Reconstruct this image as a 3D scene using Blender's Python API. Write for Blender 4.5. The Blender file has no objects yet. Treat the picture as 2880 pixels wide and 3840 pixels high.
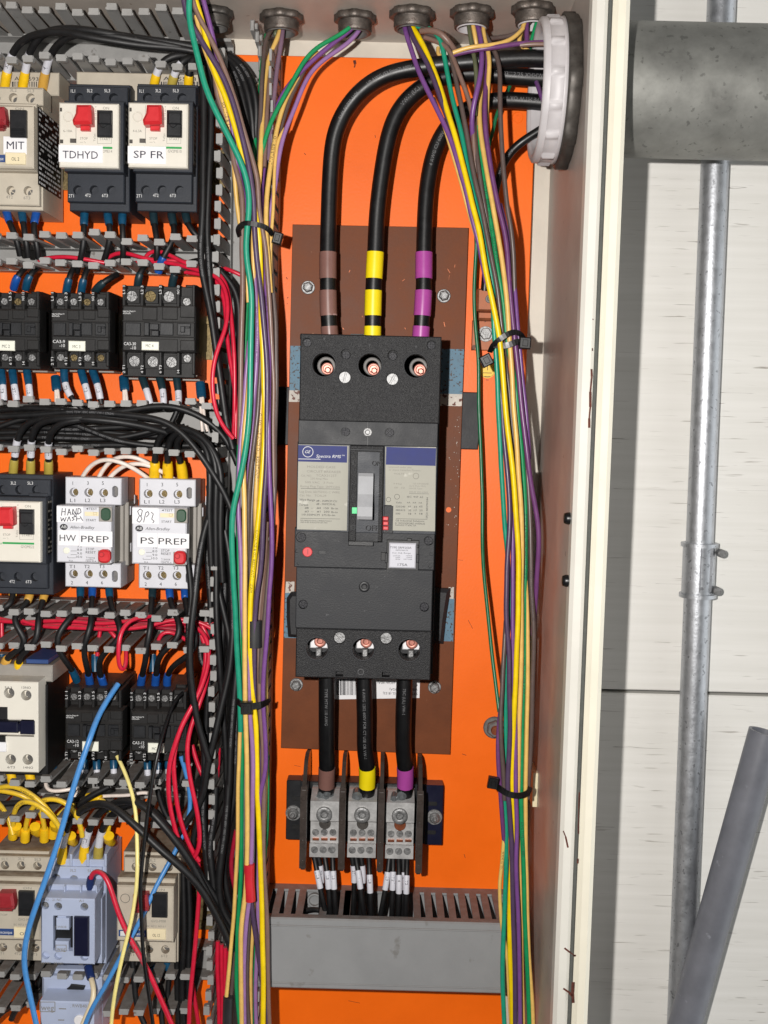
import bpy, math, random
from mathutils import Vector, Matrix
from mathutils.geometry import tessellate_polygon
random.seed(7)
SC = bpy.context.scene
COL = SC.collection

# ------------------------------------------------------------------ camera
F_PX, PCX, PCY, DIST = 4172.0, 1440.0, 1920.0, 925.0     # focal length in photo pixels, distance to the back panel in mm
YAW, PITCH, ROLL = math.radians(0.25), math.radians(5.0), math.radians(1.4)
_f = Vector((-math.sin(YAW)*math.cos(PITCH), math.cos(YAW)*math.cos(PITCH), -math.sin(PITCH)))
_r0 = _f.cross(Vector((0, 0, 1))).normalized(); _u0 = _r0.cross(_f)
_r = _r0*math.cos(ROLL) + _u0*math.sin(ROLL); _u = -_r0*math.sin(ROLL) + _u0*math.cos(ROLL)
cam_d = bpy.data.cameras.new('camera'); cam = bpy.data.objects.new('camera', cam_d); COL.objects.link(cam)
cam_d.sensor_fit = 'HORIZONTAL'; cam_d.sensor_width = 36.0; cam_d.lens = 36.0*F_PX/2880.0
cam_d.clip_start = 0.01; cam_d.clip_end = 50
m3 = Matrix((_r, _u, -_f)).transposed()
cam.matrix_world = Matrix.Translation((0, -DIST/1000, 0)) @ m3.to_4x4()
SC.camera = cam

# ------------------------------------------------------------------ light: one phone flash beside the lens, dim room light with a brighter side added at right
wd = bpy.data.worlds.new('World'); SC.world = wd; wd.use_nodes = True
bg = wd.node_tree.nodes['Background']; bg.inputs[1].default_value = 1.0
_n = wd.node_tree.nodes; _tc = _n.new('ShaderNodeTexCoord'); _sx = _n.new('ShaderNodeSeparateXYZ'); wd.node_tree.links.new(_tc.outputs['Generated'], _sx.inputs[0])
_mr = _n.new('ShaderNodeMapRange'); _mr.interpolation_type = 'SMOOTHSTEP'; _mr.inputs[1].default_value = 0.45; _mr.inputs[2].default_value = 0.95; wd.node_tree.links.new(_sx.outputs[0], _mr.inputs[0])
_mx = _n.new('ShaderNodeMixRGB'); _mx.inputs[1].default_value = (0.046, 0.048, 0.05, 1); _mx.inputs[2].default_value = (1.5, 1.54, 1.54, 1)     # dim room; bright right side added to lift the wall's shadow
wd.node_tree.links.new(_mr.outputs[0], _mx.inputs[0]); wd.node_tree.links.new(_mx.outputs[0], bg.inputs[0])
ld = bpy.data.lights.new('flash_lamp', 'POINT'); lo = bpy.data.objects.new('flash_lamp', ld); COL.objects.link(lo)
ld.energy = 36.0; ld.shadow_soft_size = 0.006; ld.color = (1.0, 0.965, 0.925)
lo.location = (-0.074, -DIST/1000 + 0.0, 0.026)
SC.view_settings.view_transform = 'Standard'; SC.view_settings.look = 'None'
SC.view_settings.exposure = 0; SC.view_settings.gamma = 1
SC.render.engine = 'CYCLES'
SC.cycles.max_bounces = 6; SC.cycles.diffuse_bounces = 3; SC.cycles.glossy_bounces = 3
SC.cycles.sample_clamp_indirect = 4

# ------------------------------------------------------------------ pixel measurements: crops of the photograph (x0, y0, zoom)
CR = dict(P=(0, 0, 1.0), A=(0, 0, 1.659), B=(0, 900, 1.659), C=(0, 1700, 1.659), D=(0, 2600, 1.659), E=(900, 0, 1.185),
          F=(900, 900, 1.5082), G=(900, 1900, 1.5082), H=(800, 2740, 1.3825), I=(1700, 900, 1.4059), J=(1700, 2200, 1.349),
          L1=(620, 0, 2.07375), L2=(700, 700, 2.764), L3=(700, 1450, 2.764), L4=(700, 2200, 2.764), L5=(640, 2950, 2.486),
          R1=(1400, 0, 2.07375), R2=(1600, 700, 2.765), R3=(1650, 1450, 2.764), R4=(1700, 2200, 2.764), R5=(1700, 2950, 2.486))
OFF = [0.0, 0.0]
def ray(c, x, y):
    x0, y0, s = CR[c]; px, py = x0 + x/s, y0 + y/s
    return _f + _r*((px-PCX)/F_PX) - _u*((py-PCY)/F_PX)
def W(c, x, y, h):
    """point of the photograph -> (X, Z) in mm on the plane h mm in front of the panel"""
    v = ray(c, x, y); k = (DIST-h)/v.y
    return v.x*k + OFF[0], v.z*k + OFF[1]
def Wz(c, x, y, Z):
    v = ray(c, x, y); k = Z/v.z
    return v.x*k, DIST - v.y*k              # X, h on the horizontal plane Z
def Wx(c, x, y, X):
    v = ray(c, x, y); k = X/v.x
    return v.z*k, DIST - v.y*k              # Z, h on the side plane X
def mmpx(c, h): return (DIST-h)/F_PX/CR[c][2]
def PR(c, x0, y0, x1, y1, h):
    cx, cz = W(c, (x0+x1)/2, (y0+y1)/2, h); k = mmpx(c, h)
    w, hh = abs(x1-x0)*k/2, abs(y1-y0)*k/2
    return cx-w, cx+w, cz-hh, cz+hh
def shift(c1, x1, y1, c2, x2, y2, h):
    a = W(c1, x1, y1, h); b = W(c2, x2, y2, h)
    return b[0]-a[0], b[1]-a[1]

# ------------------------------------------------------------------ materials
def lin(c):
    c = c/255.0
    return c/12.92 if c <= 0.04045 else ((c+0.055)/1.055)**2.4
def rgb(r, g, b, k=1.0): return (lin(r)*k, lin(g)*k, lin(b)*k, 1)
MATS = {}
def mat(name, col, rough=0.5, metal=0.0, var=0.12, vscale=60, bump=0.0, bscale=900, dust=None, dust_amt=0.6, spot=None, spot_scale=300, spot_cut=0.68, stretch=None, spec=0.5, var2=None, rvar=0.15):
    m = bpy.data.materials.new(name); m.use_nodes = True; nt = m.node_tree; N = nt.nodes; Lk = nt.links
    b = N['Principled BSDF']; b.inputs['Roughness'].default_value = rough; b.inputs['Metallic'].default_value = metal
    b.inputs['Specular IOR Level'].default_value = spec
    tc = N.new('ShaderNodeTexCoord'); src = tc.outputs['Object']
    if stretch:
        mp = N.new('ShaderNodeMapping'); mp.inputs['Scale'].default_value = stretch; Lk.new(src, mp.inputs[0]); src2 = mp.outputs[0]
    else: src2 = src
    n = N.new('ShaderNodeTexNoise'); n.inputs['Scale'].default_value = vscale; n.inputs['Detail'].default_value = 6; n.inputs['Roughness'].default_value = 0.65
    Lk.new(src2, n.inputs['Vector'])
    r = N.new('ShaderNodeValToRGB'); r.color_ramp.elements[0].position = 0.3; r.color_ramp.elements[1].position = 0.7
    lo_ = var2 if var2 else tuple(c*(1-var*1.6) for c in col[:3]) + (1,)
    hi_ = col if var2 else tuple(min(1, c*(1+var*0.5)) for c in col[:3]) + (1,)
    r.color_ramp.elements[0].color = lo_; r.color_ramp.elements[1].color = hi_
    Lk.new(n.outputs[0], r.inputs[0]); out = r.outputs[0]
    if spot:
        n2 = N.new('ShaderNodeTexNoise'); n2.inputs['Scale'].default_value = spot_scale; n2.inputs['Detail'].default_value = 4; Lk.new(src2, n2.inputs['Vector'])
        r2 = N.new('ShaderNodeValToRGB'); r2.color_ramp.elements[0].position = spot_cut; r2.color_ramp.elements[1].position = spot_cut+0.05
        Lk.new(n2.outputs[0], r2.inputs[0])
        mx = N.new('ShaderNodeMixRGB'); Lk.new(r2.outputs[0], mx.inputs[0]); Lk.new(out, mx.inputs[1]); mx.inputs[2].default_value = spot; out = mx.outputs[0]
    if dust:                                  # grime that has settled on faces which look up
        g = N.new('ShaderNodeNewGeometry'); sp = N.new('ShaderNodeSeparateXYZ'); Lk.new(g.outputs['Normal'], sp.inputs[0])
        mr = N.new('ShaderNodeMapRange'); mr.inputs[1].default_value = 0.55; mr.inputs[2].default_value = 0.95; mr.inputs[4].default_value = dust_amt; Lk.new(sp.outputs[2], mr.inputs[0])
        mu = N.new('ShaderNodeMath'); mu.operation = 'MULTIPLY'; n3 = N.new('ShaderNodeTexNoise'); n3.inputs['Scale'].default_value = 160; Lk.new(src, n3.inputs['Vector'])
        ad = N.new('ShaderNodeMath'); ad.operation = 'ADD'; ad.inputs[1].default_value = 0.45; Lk.new(n3.outputs[0], ad.inputs[0])
        Lk.new(mr.outputs[0], mu.inputs[0]); Lk.new(ad.outputs[0], mu.inputs[1])
        mx = N.new('ShaderNodeMixRGB'); Lk.new(mu.outputs[0], mx.inputs[0]); Lk.new(out, mx.inputs[1]); mx.inputs[2].default_value = dust; out = mx.outputs[0]
    Lk.new(out, b.inputs['Base Color'])
    if rvar:
        mr = N.new('ShaderNodeMapRange'); mr.inputs[3].default_value = max(0.03, rough-rvar); mr.inputs[4].default_value = min(1, rough+rvar); Lk.new(n.outputs[0], mr.inputs[0]); Lk.new(mr.outputs[0], b.inputs['Roughness'])
    if bump:
        nb = N.new('ShaderNodeTexNoise'); nb.inputs['Scale'].default_value = bscale; nb.inputs['Detail'].default_value = 2; Lk.new(src, nb.inputs['Vector'])
        bp = N.new('ShaderNodeBump'); bp.inputs['Strength'].default_value = bump; bp.inputs['Distance'].default_value = 0.0006; Lk.new(nb.outputs[0], bp.inputs['Height']); Lk.new(bp.outputs[0], b.inputs['Normal'])
    MATS[name] = m
    return m
DUST = rgb(112, 96, 82)
mat('orange_paint', rgb(255, 110, 2), 0.46, spec=0.35, var=0.1, vscale=7, bump=0.12, bscale=500, spot=rgb(215, 80, 10), spot_scale=140, spot_cut=0.75)
mat('cream_paint', rgb(214, 206, 192), 0.42, var=0.06, vscale=30, bump=0.1, bscale=700, spot=rgb(140, 118, 96), spot_scale=170, spot_cut=0.74)
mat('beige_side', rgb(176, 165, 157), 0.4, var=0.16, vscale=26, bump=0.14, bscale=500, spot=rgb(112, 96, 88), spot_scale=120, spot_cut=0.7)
mat('cream_shaded', rgb(190, 180, 170), 0.42, var=0.12, vscale=22, bump=0.14, bscale=500, spot=rgb(120, 98, 80), spot_scale=190, spot_cut=0.735)  # enclosure paint darkened: grazing light on the top wall put into its colour
mat('lip_paint', rgb(214, 211, 202), 0.35, var=0.04, vscale=20, bump=0.05, bscale=500, spot=rgb(120, 92, 72), spot_scale=110, spot_cut=0.77)
mat('door_cream', rgb(226, 220, 202), 0.4, var=0.04, vscale=20, bump=0.05, bscale=500, spot=rgb(190, 176, 140), spot_scale=130, spot_cut=0.74)
mat('gasket_foam', rgb(84, 86, 82), 0.9, var=0.15, vscale=200)
mat('rust', rgb(92, 40, 26), 0.8, var=0.4, vscale=400)
mat('brown_plate', rgb(112, 60, 30), 0.55, spec=.25, var=0.2, vscale=18, bump=0.1, bscale=400, spot=rgb(150, 104, 78), spot_scale=160, spot_cut=0.74)
mat('blue_paint', rgb(92, 128, 150), 0.6, var=0.2, vscale=60, spot=rgb(62, 50, 44), spot_scale=520, spot_cut=0.58)
mat('worn_white', rgb(206, 198, 188), 0.6, var=0.2, vscale=80, spot=rgb(96, 50, 36), spot_scale=300, spot_cut=0.56)
mat('black_abs', rgb(32, 32, 34), 0.5, spec=.4, var=0.14, vscale=160, bump=0.9, bscale=1500)
mat('black_smooth', rgb(44, 45, 48), 0.55, spec=.35, var=0.16, vscale=70, bump=0.25, bscale=900, spot=rgb(78, 78, 80), spot_scale=260, spot_cut=0.7)
mat('black_plastic', rgb(28, 29, 32), 0.45, spec=.4, var=0.2, vscale=80, bump=0.1)
mat('contactor_black', rgb(26, 25, 25), 0.55, spec=.35, var=0.22, vscale=70, bump=0.12, dust=rgb(80, 74, 70), dust_amt=0.35)
mat('slate_plastic', rgb(39, 43, 51), 0.5, spec=.4, var=0.12, vscale=60, bump=0.15, dust=rgb(90, 84, 78), dust_amt=0.3)
mat('deep_black', rgb(15, 15, 16), 0.5, var=0.2)
mat('rubber_black', rgb(36, 36, 39), 0.6, var=0.2, vscale=40, bump=0.25, bscale=500)
mat('white_plastic', rgb(220, 215, 203), 0.4, var=0.03, vscale=40, dust=DUST, dust_amt=0.4)
mat('cool_white', rgb(208, 208, 214), 0.42, var=0.04, vscale=40, dust=rgb(140, 130, 120), dust_amt=0.35)
mat('greige_plastic', rgb(150, 145, 138), 0.5, var=0.1, vscale=50, dust=DUST)
mat('beige_plastic', rgb(188, 179, 163), 0.45, var=0.08, vscale=40, bump=0.05, dust=rgb(110, 92, 74), dust_amt=0.8)
mat('pale_blue', rgb(170, 180, 204), 0.42, var=0.04, vscale=40)
mat('navy_plastic', rgb(15, 17, 42), 0.35, var=0.1)
mat('red_plastic', rgb(204, 40, 46), 0.38, var=0.1, vscale=90)
mat('dull_red', rgb(150, 36, 44), 0.45, var=0.12, vscale=90)
mat('green_button', rgb(38, 74, 52), 0.4, var=0.1)
mat('green_print', rgb(30, 150, 74), 0.5, var=0.02)
mat('indicator_green', rgb(30, 200, 120), 0.4, var=0.05)
mat('sticker_white', rgb(230, 229, 231), 0.5, var=0.02)
mat('tag_cream', rgb(228, 214, 178), 0.5, var=0.05)
mat('tag_white', rgb(228, 228, 214), 0.5, var=0.04)
mat('label_grey', rgb(170, 168, 157), 0.6, spec=.2, var=0.06, vscale=40, spot=rgb(186, 184, 174), spot_scale=120, spot_cut=0.66)
mat('label_blue', rgb(58, 64, 116), 0.6, spec=.2, var=0.12, vscale=50)
mat('toggle_grey', rgb(164, 165, 168), 0.55, spec=.3)
mat('silver_label', rgb(196, 196, 204), 0.5, var=0.05, vscale=40)
mat('logo_blue', rgb(44, 70, 122), 0.5, var=0.05)
mat('print_black', rgb(34, 34, 40), 0.6, var=0.02)
mat('print_grey', rgb(128, 124, 116), 0.6, var=0.02)
mat('print_white', rgb(214, 214, 214), 0.6, var=0.02)
mat('print_dim', rgb(112, 112, 114), 0.6, var=0.05)
mat('marker_ink', rgb(30, 30, 52), 0.6, var=0.1)
mat('zinc', rgb(150, 150, 150), 0.5, 0.7, var=0.3, vscale=260, bump=.5, bscale=600, spec=.3)
mat('dull_zinc', rgb(120, 118, 116), 0.6, 0.5, var=0.25, vscale=140)
mat('brass', rgb(128, 112, 78), 0.55, 0.6, var=0.35, vscale=300, bump=.6, bscale=500, spec=.3)
mat('copper', rgb(170, 98, 66), 0.42, 0.7, var=0.28, vscale=120)
mat('copper_bar', rgb(156, 92, 60), 0.5, 0.35, var=0.25, vscale=70, spot=rgb(86, 52, 36), spot_scale=160, spot_cut=0.6)
mat('pink_compound', rgb(188, 126, 112), 0.42, 0.5, var=0.22, vscale=200)
mat('grey_grease', rgb(110, 114, 116), 0.2, 0.2, var=0.2, vscale=300, bump=0.6, bscale=400)
mat('block_metal', rgb(194, 193, 192), 0.4, 0.35, var=0.2, vscale=120, bump=0.15)
mat('smoked_plastic', rgb(64, 56, 52), 0.3, var=0.2, vscale=90)
mat('galvanised', rgb(190, 193, 198), 0.46, 0.9, var=0.14, vscale=130, bump=0.25, bscale=400, spot=rgb(140, 142, 146), spot_scale=260, spot_cut=0.62)
mat('galv_dark', rgb(150, 150, 145), 0.5, 0.55, var=0.24, vscale=24, bump=0.1, bscale=300, spot=rgb(116, 116, 112), spot_scale=210, spot_cut=0.62)
mat('pvc_grey', rgb(116, 118, 126), 0.42, spot=rgb(138, 140, 148), spot_scale=70, spot_cut=.66, var=0.16, vscale=26, bump=0.05)
mat('hub_metal', rgb(118, 110, 104), 0.5, 0.7, var=0.35, vscale=160, bump=0.3, spot=rgb(70, 48, 38), spot_scale=120, spot_cut=0.6)
mat('bushing_white', rgb(196, 192, 194), 0.45, var=0.08, vscale=50, bump=0.12, bscale=300)
mat('locknut_dark', rgb(92, 88, 84), 0.5, 0.6, var=0.3, vscale=120)
mat('duct_grey', rgb(150, 149, 147), 0.55, var=0.1, vscale=60, bump=0.06, dust=rgb(98, 90, 84), dust_amt=0.8, spot=rgb(110, 106, 102), spot_scale=150, spot_cut=0.66)
mat('duct_cover', rgb(140, 141, 142), 0.5, var=0.05, vscale=30, bump=0.06, dust=rgb(104, 96, 92), dust_amt=0.9, spot=rgb(120, 119, 117), spot_scale=55, spot_cut=0.65)
mat('nylon_cream', rgb(226, 214, 180), 0.5, var=0.05)
mat('tie_black', rgb(16, 16, 18), 0.36, var=0.2, vscale=100)
# insulation colours
WC = dict(black=(17, 17, 19), power_black=(12, 12, 14), teal=(28, 146, 116), green=(18, 140, 84), dgreen=(14, 104, 66), dpurple=(78, 60, 88), violet=(116, 72, 136), lavender=(148, 110, 162), mauve=(128, 102, 120),
          plum=(106, 60, 110), brown=(126, 100, 90), dbrown=(92, 78, 74), olive=(92, 96, 72), yellow=(240, 206, 6), tan=(226, 184, 102), red=(206, 28, 58), dred=(160, 24, 50), white=(236, 222, 212),
          blue=(70, 136, 200), pale=(240, 224, 142), jumper=(232, 192, 44), ivory=(220, 204, 170))
for k_, v_ in WC.items():
    dk = k_ in ('black', 'power_black')
    mat('wire_'+k_, rgb(*v_), 0.4 if k_ == 'power_black' else (0.5 if k_ == 'black' else 0.36), var=0.1 if not dk else 0.25, vscale=120, bump=0.06, bscale=700, spot=(rgb(46, 44, 43) if k_ == 'black' else (rgb(*[int(q*.62) for q in v_]) if not dk else None)), dust=None if k_ == 'power_black' else (rgb(66, 60, 56) if k_ == 'black' else rgb(136, 122, 110)), dust_amt=.45, spot_scale=200 if k_ == 'black' else 260, spot_cut=0.7 if k_ == 'black' else 0.74)
mat('tape_brown', rgb(128, 92, 84), 0.36, var=0.08); mat('tape_yellow', rgb(248, 222, 20), 0.36, var=0.05); mat('tape_purple', rgb(172, 72, 156), 0.34, var=0.08)
mat('tape_red', rgb(200, 34, 48), 0.4, var=0.1, bump=0.3, bscale=160); mat('tape_black', rgb(40, 40, 42), 0.42, var=0.15)
mat('boot_blue', rgb(18, 74, 106), 0.36, var=0.2, vscale=150); mat('boot_bright', rgb(26, 80, 160), 0.36, var=0.15, vscale=150); mat('boot_dark', rgb(26, 48, 56), 0.4, var=0.2)
mat('boot_navy', rgb(22, 42, 92), 0.36, var=0.15); mat('boot_yellow', rgb(244, 196, 24), 0.4, var=0.1, vscale=120, spot=rgb(190, 140, 20), spot_scale=180, spot_cut=0.66); mat('boot_olive', rgb(178, 158, 70), 0.4, var=0.12); mat('boot_tan', rgb(214, 164, 72), 0.4, var=0.12)
mat('sleeve_white', rgb(206, 206, 214), 0.5, var=0.05, spot=rgb(140, 140, 150), spot_scale=500, spot_cut=0.66)

# ------------------------------------------------------------------ mesh builder (mm: X right, h out of the panel, Z up)
class MB:
    def __init__(s): s.v = []; s.f = []; s.sm = []
    def add(s, vs, fs, smooth=False):
        o = len(s.v); s.v += vs; s.f += [tuple(i+o for i in f) for f in fs]; s.sm += [smooth]*len(fs)
    def prism(s, poly, h0, h1, bev=0.4, holes=(), taper=1.0):
        """poly [(x, z)] counter-clockwise seen from the front, extruded from h0 to h1; holes (x, z, r, depth) are real wells"""
        n = len(poly); area = sum(poly[i][0]*poly[(i+1) % n][1]-poly[(i+1) % n][0]*poly[i][1] for i in range(n))
        if area < 0: poly = poly[::-1]
        bev = min(bev, (h1-h0)*0.45)
        ins = []
        for i in range(n):
            a, b, c = Vector(poly[i-1]), Vector(poly[i]), Vector(poly[(i+1) % n])
            d1 = (b-a).normalized(); d2 = (c-b).normalized(); n1 = Vector((-d1.y, d1.x)); n2 = Vector((-d2.y, d2.x))
            k = n1+n2; L = k.length_squared
            off = k*(2*bev/L) if L > 1e-6 else n1*bev
            if off.length > 3*bev: off = off.normalized()*3*bev
            ins.append(b+off)
        v = [(p[0], h0, p[1]) for p in poly] + [(p[0], h1-bev, p[1]) for p in poly] + [(p.x, h1, p.y) for p in ins]
        f = [(i, (i+1) % n, n+(i+1) % n, n+i) for i in range(n)] + [(n+i, n+(i+1) % n, 2*n+(i+1) % n, 2*n+i) for i in range(n)]
        f.append(tuple(range(n))[::-1])
        if not holes:
            f.append(tuple(range(2*n, 3*n))); s.add(v, f); return
        loops = [[Vector((p.x, p.y, 0)) for p in ins]]; allp = [(p.x, h1, p.y) for p in ins]; wells = []
        for (hx, hz, hr, dp) in holes:
            seg = 18
            if isinstance(hr, tuple) and hr[0] < hr[1]*.6 and hr[1] < 12: ring = [(hx+hr[0]*math.cos(q*math.pi/8), hz+(hr[1]-hr[0])*(1 if q <= 8 else -1)+hr[0]*math.sin(q*math.pi/8)) for q in list(range(9))+list(range(8, 17))][:18]
            elif isinstance(hr, tuple): ring = [(hx-hr[0], hz-hr[1]), (hx+hr[0], hz-hr[1]), (hx+hr[0], hz+hr[1]), (hx-hr[0], hz+hr[1])]
            else: ring = [(hx+hr*math.cos(2*math.pi*k/seg), hz+hr*math.sin(2*math.pi*k/seg)) for k in range(seg)]
            loops.append([Vector((q[0], q[1], 0)) for q in ring[::-1]])
            allp += [(q[0], h1, q[1]) for q in ring[::-1]]; wells.append((ring, dp))
        base = len(v); v += allp
        for t in tessellate_polygon(loops):
            a, b, c = (allp[t[0]], allp[t[1]], allp[t[2]])
            cr = (b[0]-a[0])*(c[2]-a[2])-(b[2]-a[2])*(c[0]-a[0])
            f.append(tuple(base+i for i in (t if cr > 0 else t[::-1])))
        s.add(v, f)
        for ring, dp in wells:
            m = len(ring)
            s.add([(q[0], h1, q[1]) for q in ring]+[(q[0], h1-dp, q[1]) for q in ring], [(i, m+i, m+(i+1) % m, (i+1) % m) for i in range(m)]+[tuple(range(m, 2*m))], False)
    def rect(s, x0, x1, z0, z1, h0, h1, bev=0.4, holes=()):
        s.prism([(x0, z0), (x1, z0), (x1, z1), (x0, z1)], h0, h1, bev, holes)
    def px(s, c, x0, y0, x1, y1, h0, h1, bev=0.4, holes=()):
        X0, X1, Z0, Z1 = PR(c, x0, y0, x1, y1, h1)
        hs = [W(c, q[0], q[1], h1)+((q[2]*mmpx(c, h1) if not isinstance(q[2], tuple) else (q[2][0]*mmpx(c, h1), q[2][1]*mmpx(c, h1))), q[3]) for q in holes]
        s.rect(X0, X1, Z0, Z1, h0, h1, bev, hs)
    def pxpoly(s, c, pts, h0, h1, bev=0.4): s.prism([W(c, q[0], q[1], h1) for q in pts], h0, h1, bev)
    def pxround(s, c, x0, y0, x1, y1, h0, h1, rr=0.4, bev=0.4):
        X0, X1, Z0, Z1 = PR(c, x0, y0, x1, y1, h1); r = rr*min(X1-X0, Z1-Z0); p = []
        for (cx, cz, a0) in ((X1-r, Z0+r, -90), (X1-r, Z1-r, 0), (X0+r, Z1-r, 90), (X0+r, Z0+r, 180)):
            for k in range(6): a = math.radians(a0+18*k); p.append((cx+r*math.cos(a), cz+r*math.sin(a)))
        s.prism(p, h0, h1, bev)
    def disc(s, X, Z, r, h0, h1, bev=0.2, seg=18, ph=0.0): s.prism([(X+r*math.cos(2*math.pi*k/seg+ph), Z+r*math.sin(2*math.pi*k/seg+ph)) for k in range(seg)], h0, h1, bev)
    def ring(s, X, Z, r0, r1, h0, h1, seg=22):
        v = []
        for (r, h) in ((r1, h0), (r1, h1-.2), (r1-.2, h1), (r0+.2, h1), (r0, h1-.2), (r0, h0)): v += [(X+r*math.cos(2*math.pi*k/seg), h, Z+r*math.sin(2*math.pi*k/seg)) for k in range(seg)]
        s.add(v, [(a*seg+k, a*seg+(k+1) % seg, (a+1)*seg+(k+1) % seg, (a+1)*seg+k) for a in range(5) for k in range(seg)], True)
    def box3(s, x0, x1, h0, h1, z0, z1): s.rect(x0, x1, z0, z1, h0, h1, 0)
    def side(s, x0, x1, poly, smooth=False):
        """poly [(h, z)] extruded along X"""
        n = len(poly); v = [(x0, p[0], p[1]) for p in poly]+[(x1, p[0], p[1]) for p in poly]
        s.add(v, [(i, (i+1) % n, n+(i+1) % n, n+i) for i in range(n)]+[tuple(range(n))[::-1], tuple(range(n, 2*n))], smooth)
    def lathe(s, prof, org, axis, seg=28, lobes=None, smooth=True):
        """prof [(r, t)] revolved about axis ('x' or 'z') through org (X, h, Z); lobes: fn(angle)->extra radius for points flagged"""
        v = []
        for q in prof:
            for k in range(seg):
                a = 2*math.pi*k/seg; r = q[0] + (lobes(a) if lobes and len(q) > 2 else 0)
                if axis == 'z': v.append((org[0]+r*math.cos(a), org[1]+r*math.sin(a), org[2]+q[1]))
                else: v.append((org[0]+q[1], org[1]+r*math.cos(a), org[2]+r*math.sin(a)))
        s.add(v, [(a*seg+k, a*seg+(k+1) % seg, (a+1)*seg+(k+1) % seg, (a+1)*seg+k) for a in range(len(prof)-1) for k in range(seg)], smooth)
    def tube(s, pts, r, seg=9, caps=True, flat=None):
        pts = [Vector(p) for p in pts]; n = len(pts)
        if n < 2: return
        T = [(pts[min(i+1, n-1)]-pts[max(i-1, 0)]).normalized() for i in range(n)]
        up = Vector((0, 1, 0)); nrm = (up-T[0]*up.dot(T[0]))
        if nrm.length < 1e-3: nrm = Vector((1, 0, 0))-T[0]*T[0].x
        nrm.normalize(); v = []
        for i in range(n):
            nrm = (nrm-T[i]*nrm.dot(T[i])).normalized(); bi = T[i].cross(nrm)
            ri = r(i/(n-1)) if callable(r) else r
            for k in range(seg):
                a = 2*math.pi*k/seg; ca, sa = math.cos(a), math.sin(a)
                if flat: v.append(tuple(pts[i]+nrm*(ca*flat[0])+bi*(sa*flat[1])))
                else: v.append(tuple(pts[i]+(nrm*ca+bi*sa)*ri))
        f = [(a*seg+k, a*seg+(k+1) % seg, (a+1)*seg+(k+1) % seg, (a+1)*seg+k) for a in range(n-1) for k in range(seg)]
        s.add(v, f, True)
        if caps: s.add(v[:seg]+v[-seg:], [tuple(range(seg))[::-1], tuple(range(seg, 2*seg))])
    def build(s, name, m, parent=None, label=None, loc=None):
        if parent is not None: o0 = Vector(parent['_o'])
        else: o0 = Vector(loc) if loc else Vector(s.v[0])
        me = bpy.data.meshes.new(name)
        me.from_pydata([((p[0]-o0[0])/1000, -(p[1]-o0[1])/1000, (p[2]-o0[2])/1000) for p in s.v], [], s.f)
        me.polygons.foreach_set('use_smooth', s.sm)
        me.materials.append(MATS[m]); me.update()
        o = bpy.data.objects.new(name, me); COL.objects.link(o)
        o['_o'] = tuple(o0); ALL.append(o)
        if parent is not None: o.parent = parent
        else: o.location = (o0[0]/1000, -o0[1]/1000, o0[2]/1000)
        if label: o['label'] = label
        return o
ALL = []
def tag(o, label, cat, group=None, kind=None):
    if label: o['label'] = label
    if cat: o['category'] = cat
    if group: o['group'] = group
    if kind: o['kind'] = kind
    return o
def thing(name, label, cat, loc, group=None):
    o = bpy.data.objects.new(name, None); COL.objects.link(o); o.empty_display_size = 0.01
    o.location = (loc[0]/1000, -loc[1]/1000, loc[2]/1000); o['_o'] = tuple(float(q) for q in loc); ALL.append(o)
    return tag(o, label, cat, group)

# ------------------------------------------------------------------ lettering: real letter shapes laid on the surface
_tc = {}
def glyphs(txt, shear=0.0):
    k = (txt, shear)
    if k not in _tc:
        cu = bpy.data.curves.new('t', 'FONT'); cu.body = txt; cu.resolution_u = 2; cu.shear = shear
        ob = bpy.data.objects.new('t', cu); me = bpy.data.meshes.new_from_object(ob)
        vs = [(v.co.x, v.co.y) for v in me.vertices]; fs = [tuple(p.vertices) for p in me.polygons]
        bpy.data.meshes.remove(me); bpy.data.objects.remove(ob); bpy.data.curves.remove(cu)
        xs = [p[0] for p in vs] or [0, 1]
        _tc[k] = (vs, fs, min(xs), max(xs))
    return _tc[k]
def text(mb, c, x0, x1, yb, ch, txt, h, rot=0, shear=0.0, lift=0.12):
    """letters between pixel columns x0..x1 on baseline yb with cap height ch; rot=90 reads upwards (x0 = column of the baseline, x1 = length)"""
    vs, fs, a, b = glyphs(txt, shear); k = mmpx(c, h)
    if not vs: return
    sy = ch*k/0.69
    if rot == 0:
        X, Z = W(c, x0, yb, h); Xe, _ = W(c, x1, yb, h); sx = (Xe-X)/max(1e-6, b-a)
        if len(txt) == 1: X += (Xe-X)/2-(b-a)*sy/2; sx = sy
        mb.add([(X+(p[0]-a)*sx, h+lift, Z+p[1]*sy) for p in vs], fs)
    else:
        X, Z = W(c, x0, yb, h); sx = x1*k/max(1e-6, b-a); q = 1 if rot > 0 else -1
        mb.add([(X-q*p[1]*sy, h+lift, Z+q*(p[0]-a)*sx) for p in vs], fs)
def line(mb, c, x0, y0, x1, y1, h, w=0.25, lift=0.1):
    a = W(c, x0, y0, h); b = W(c, x1, y1, h); d = Vector((b[0]-a[0], b[1]-a[1])); n = Vector((-d.y, d.x)).normalized()*w/2
    mb.add([(a[0]-n.x, h+lift, a[1]-n.y), (b[0]-n.x, h+lift, b[1]-n.y), (b[0]+n.x, h+lift, b[1]+n.y), (a[0]+n.x, h+lift, a[1]+n.y)], [(0, 1, 2, 3)])
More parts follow.
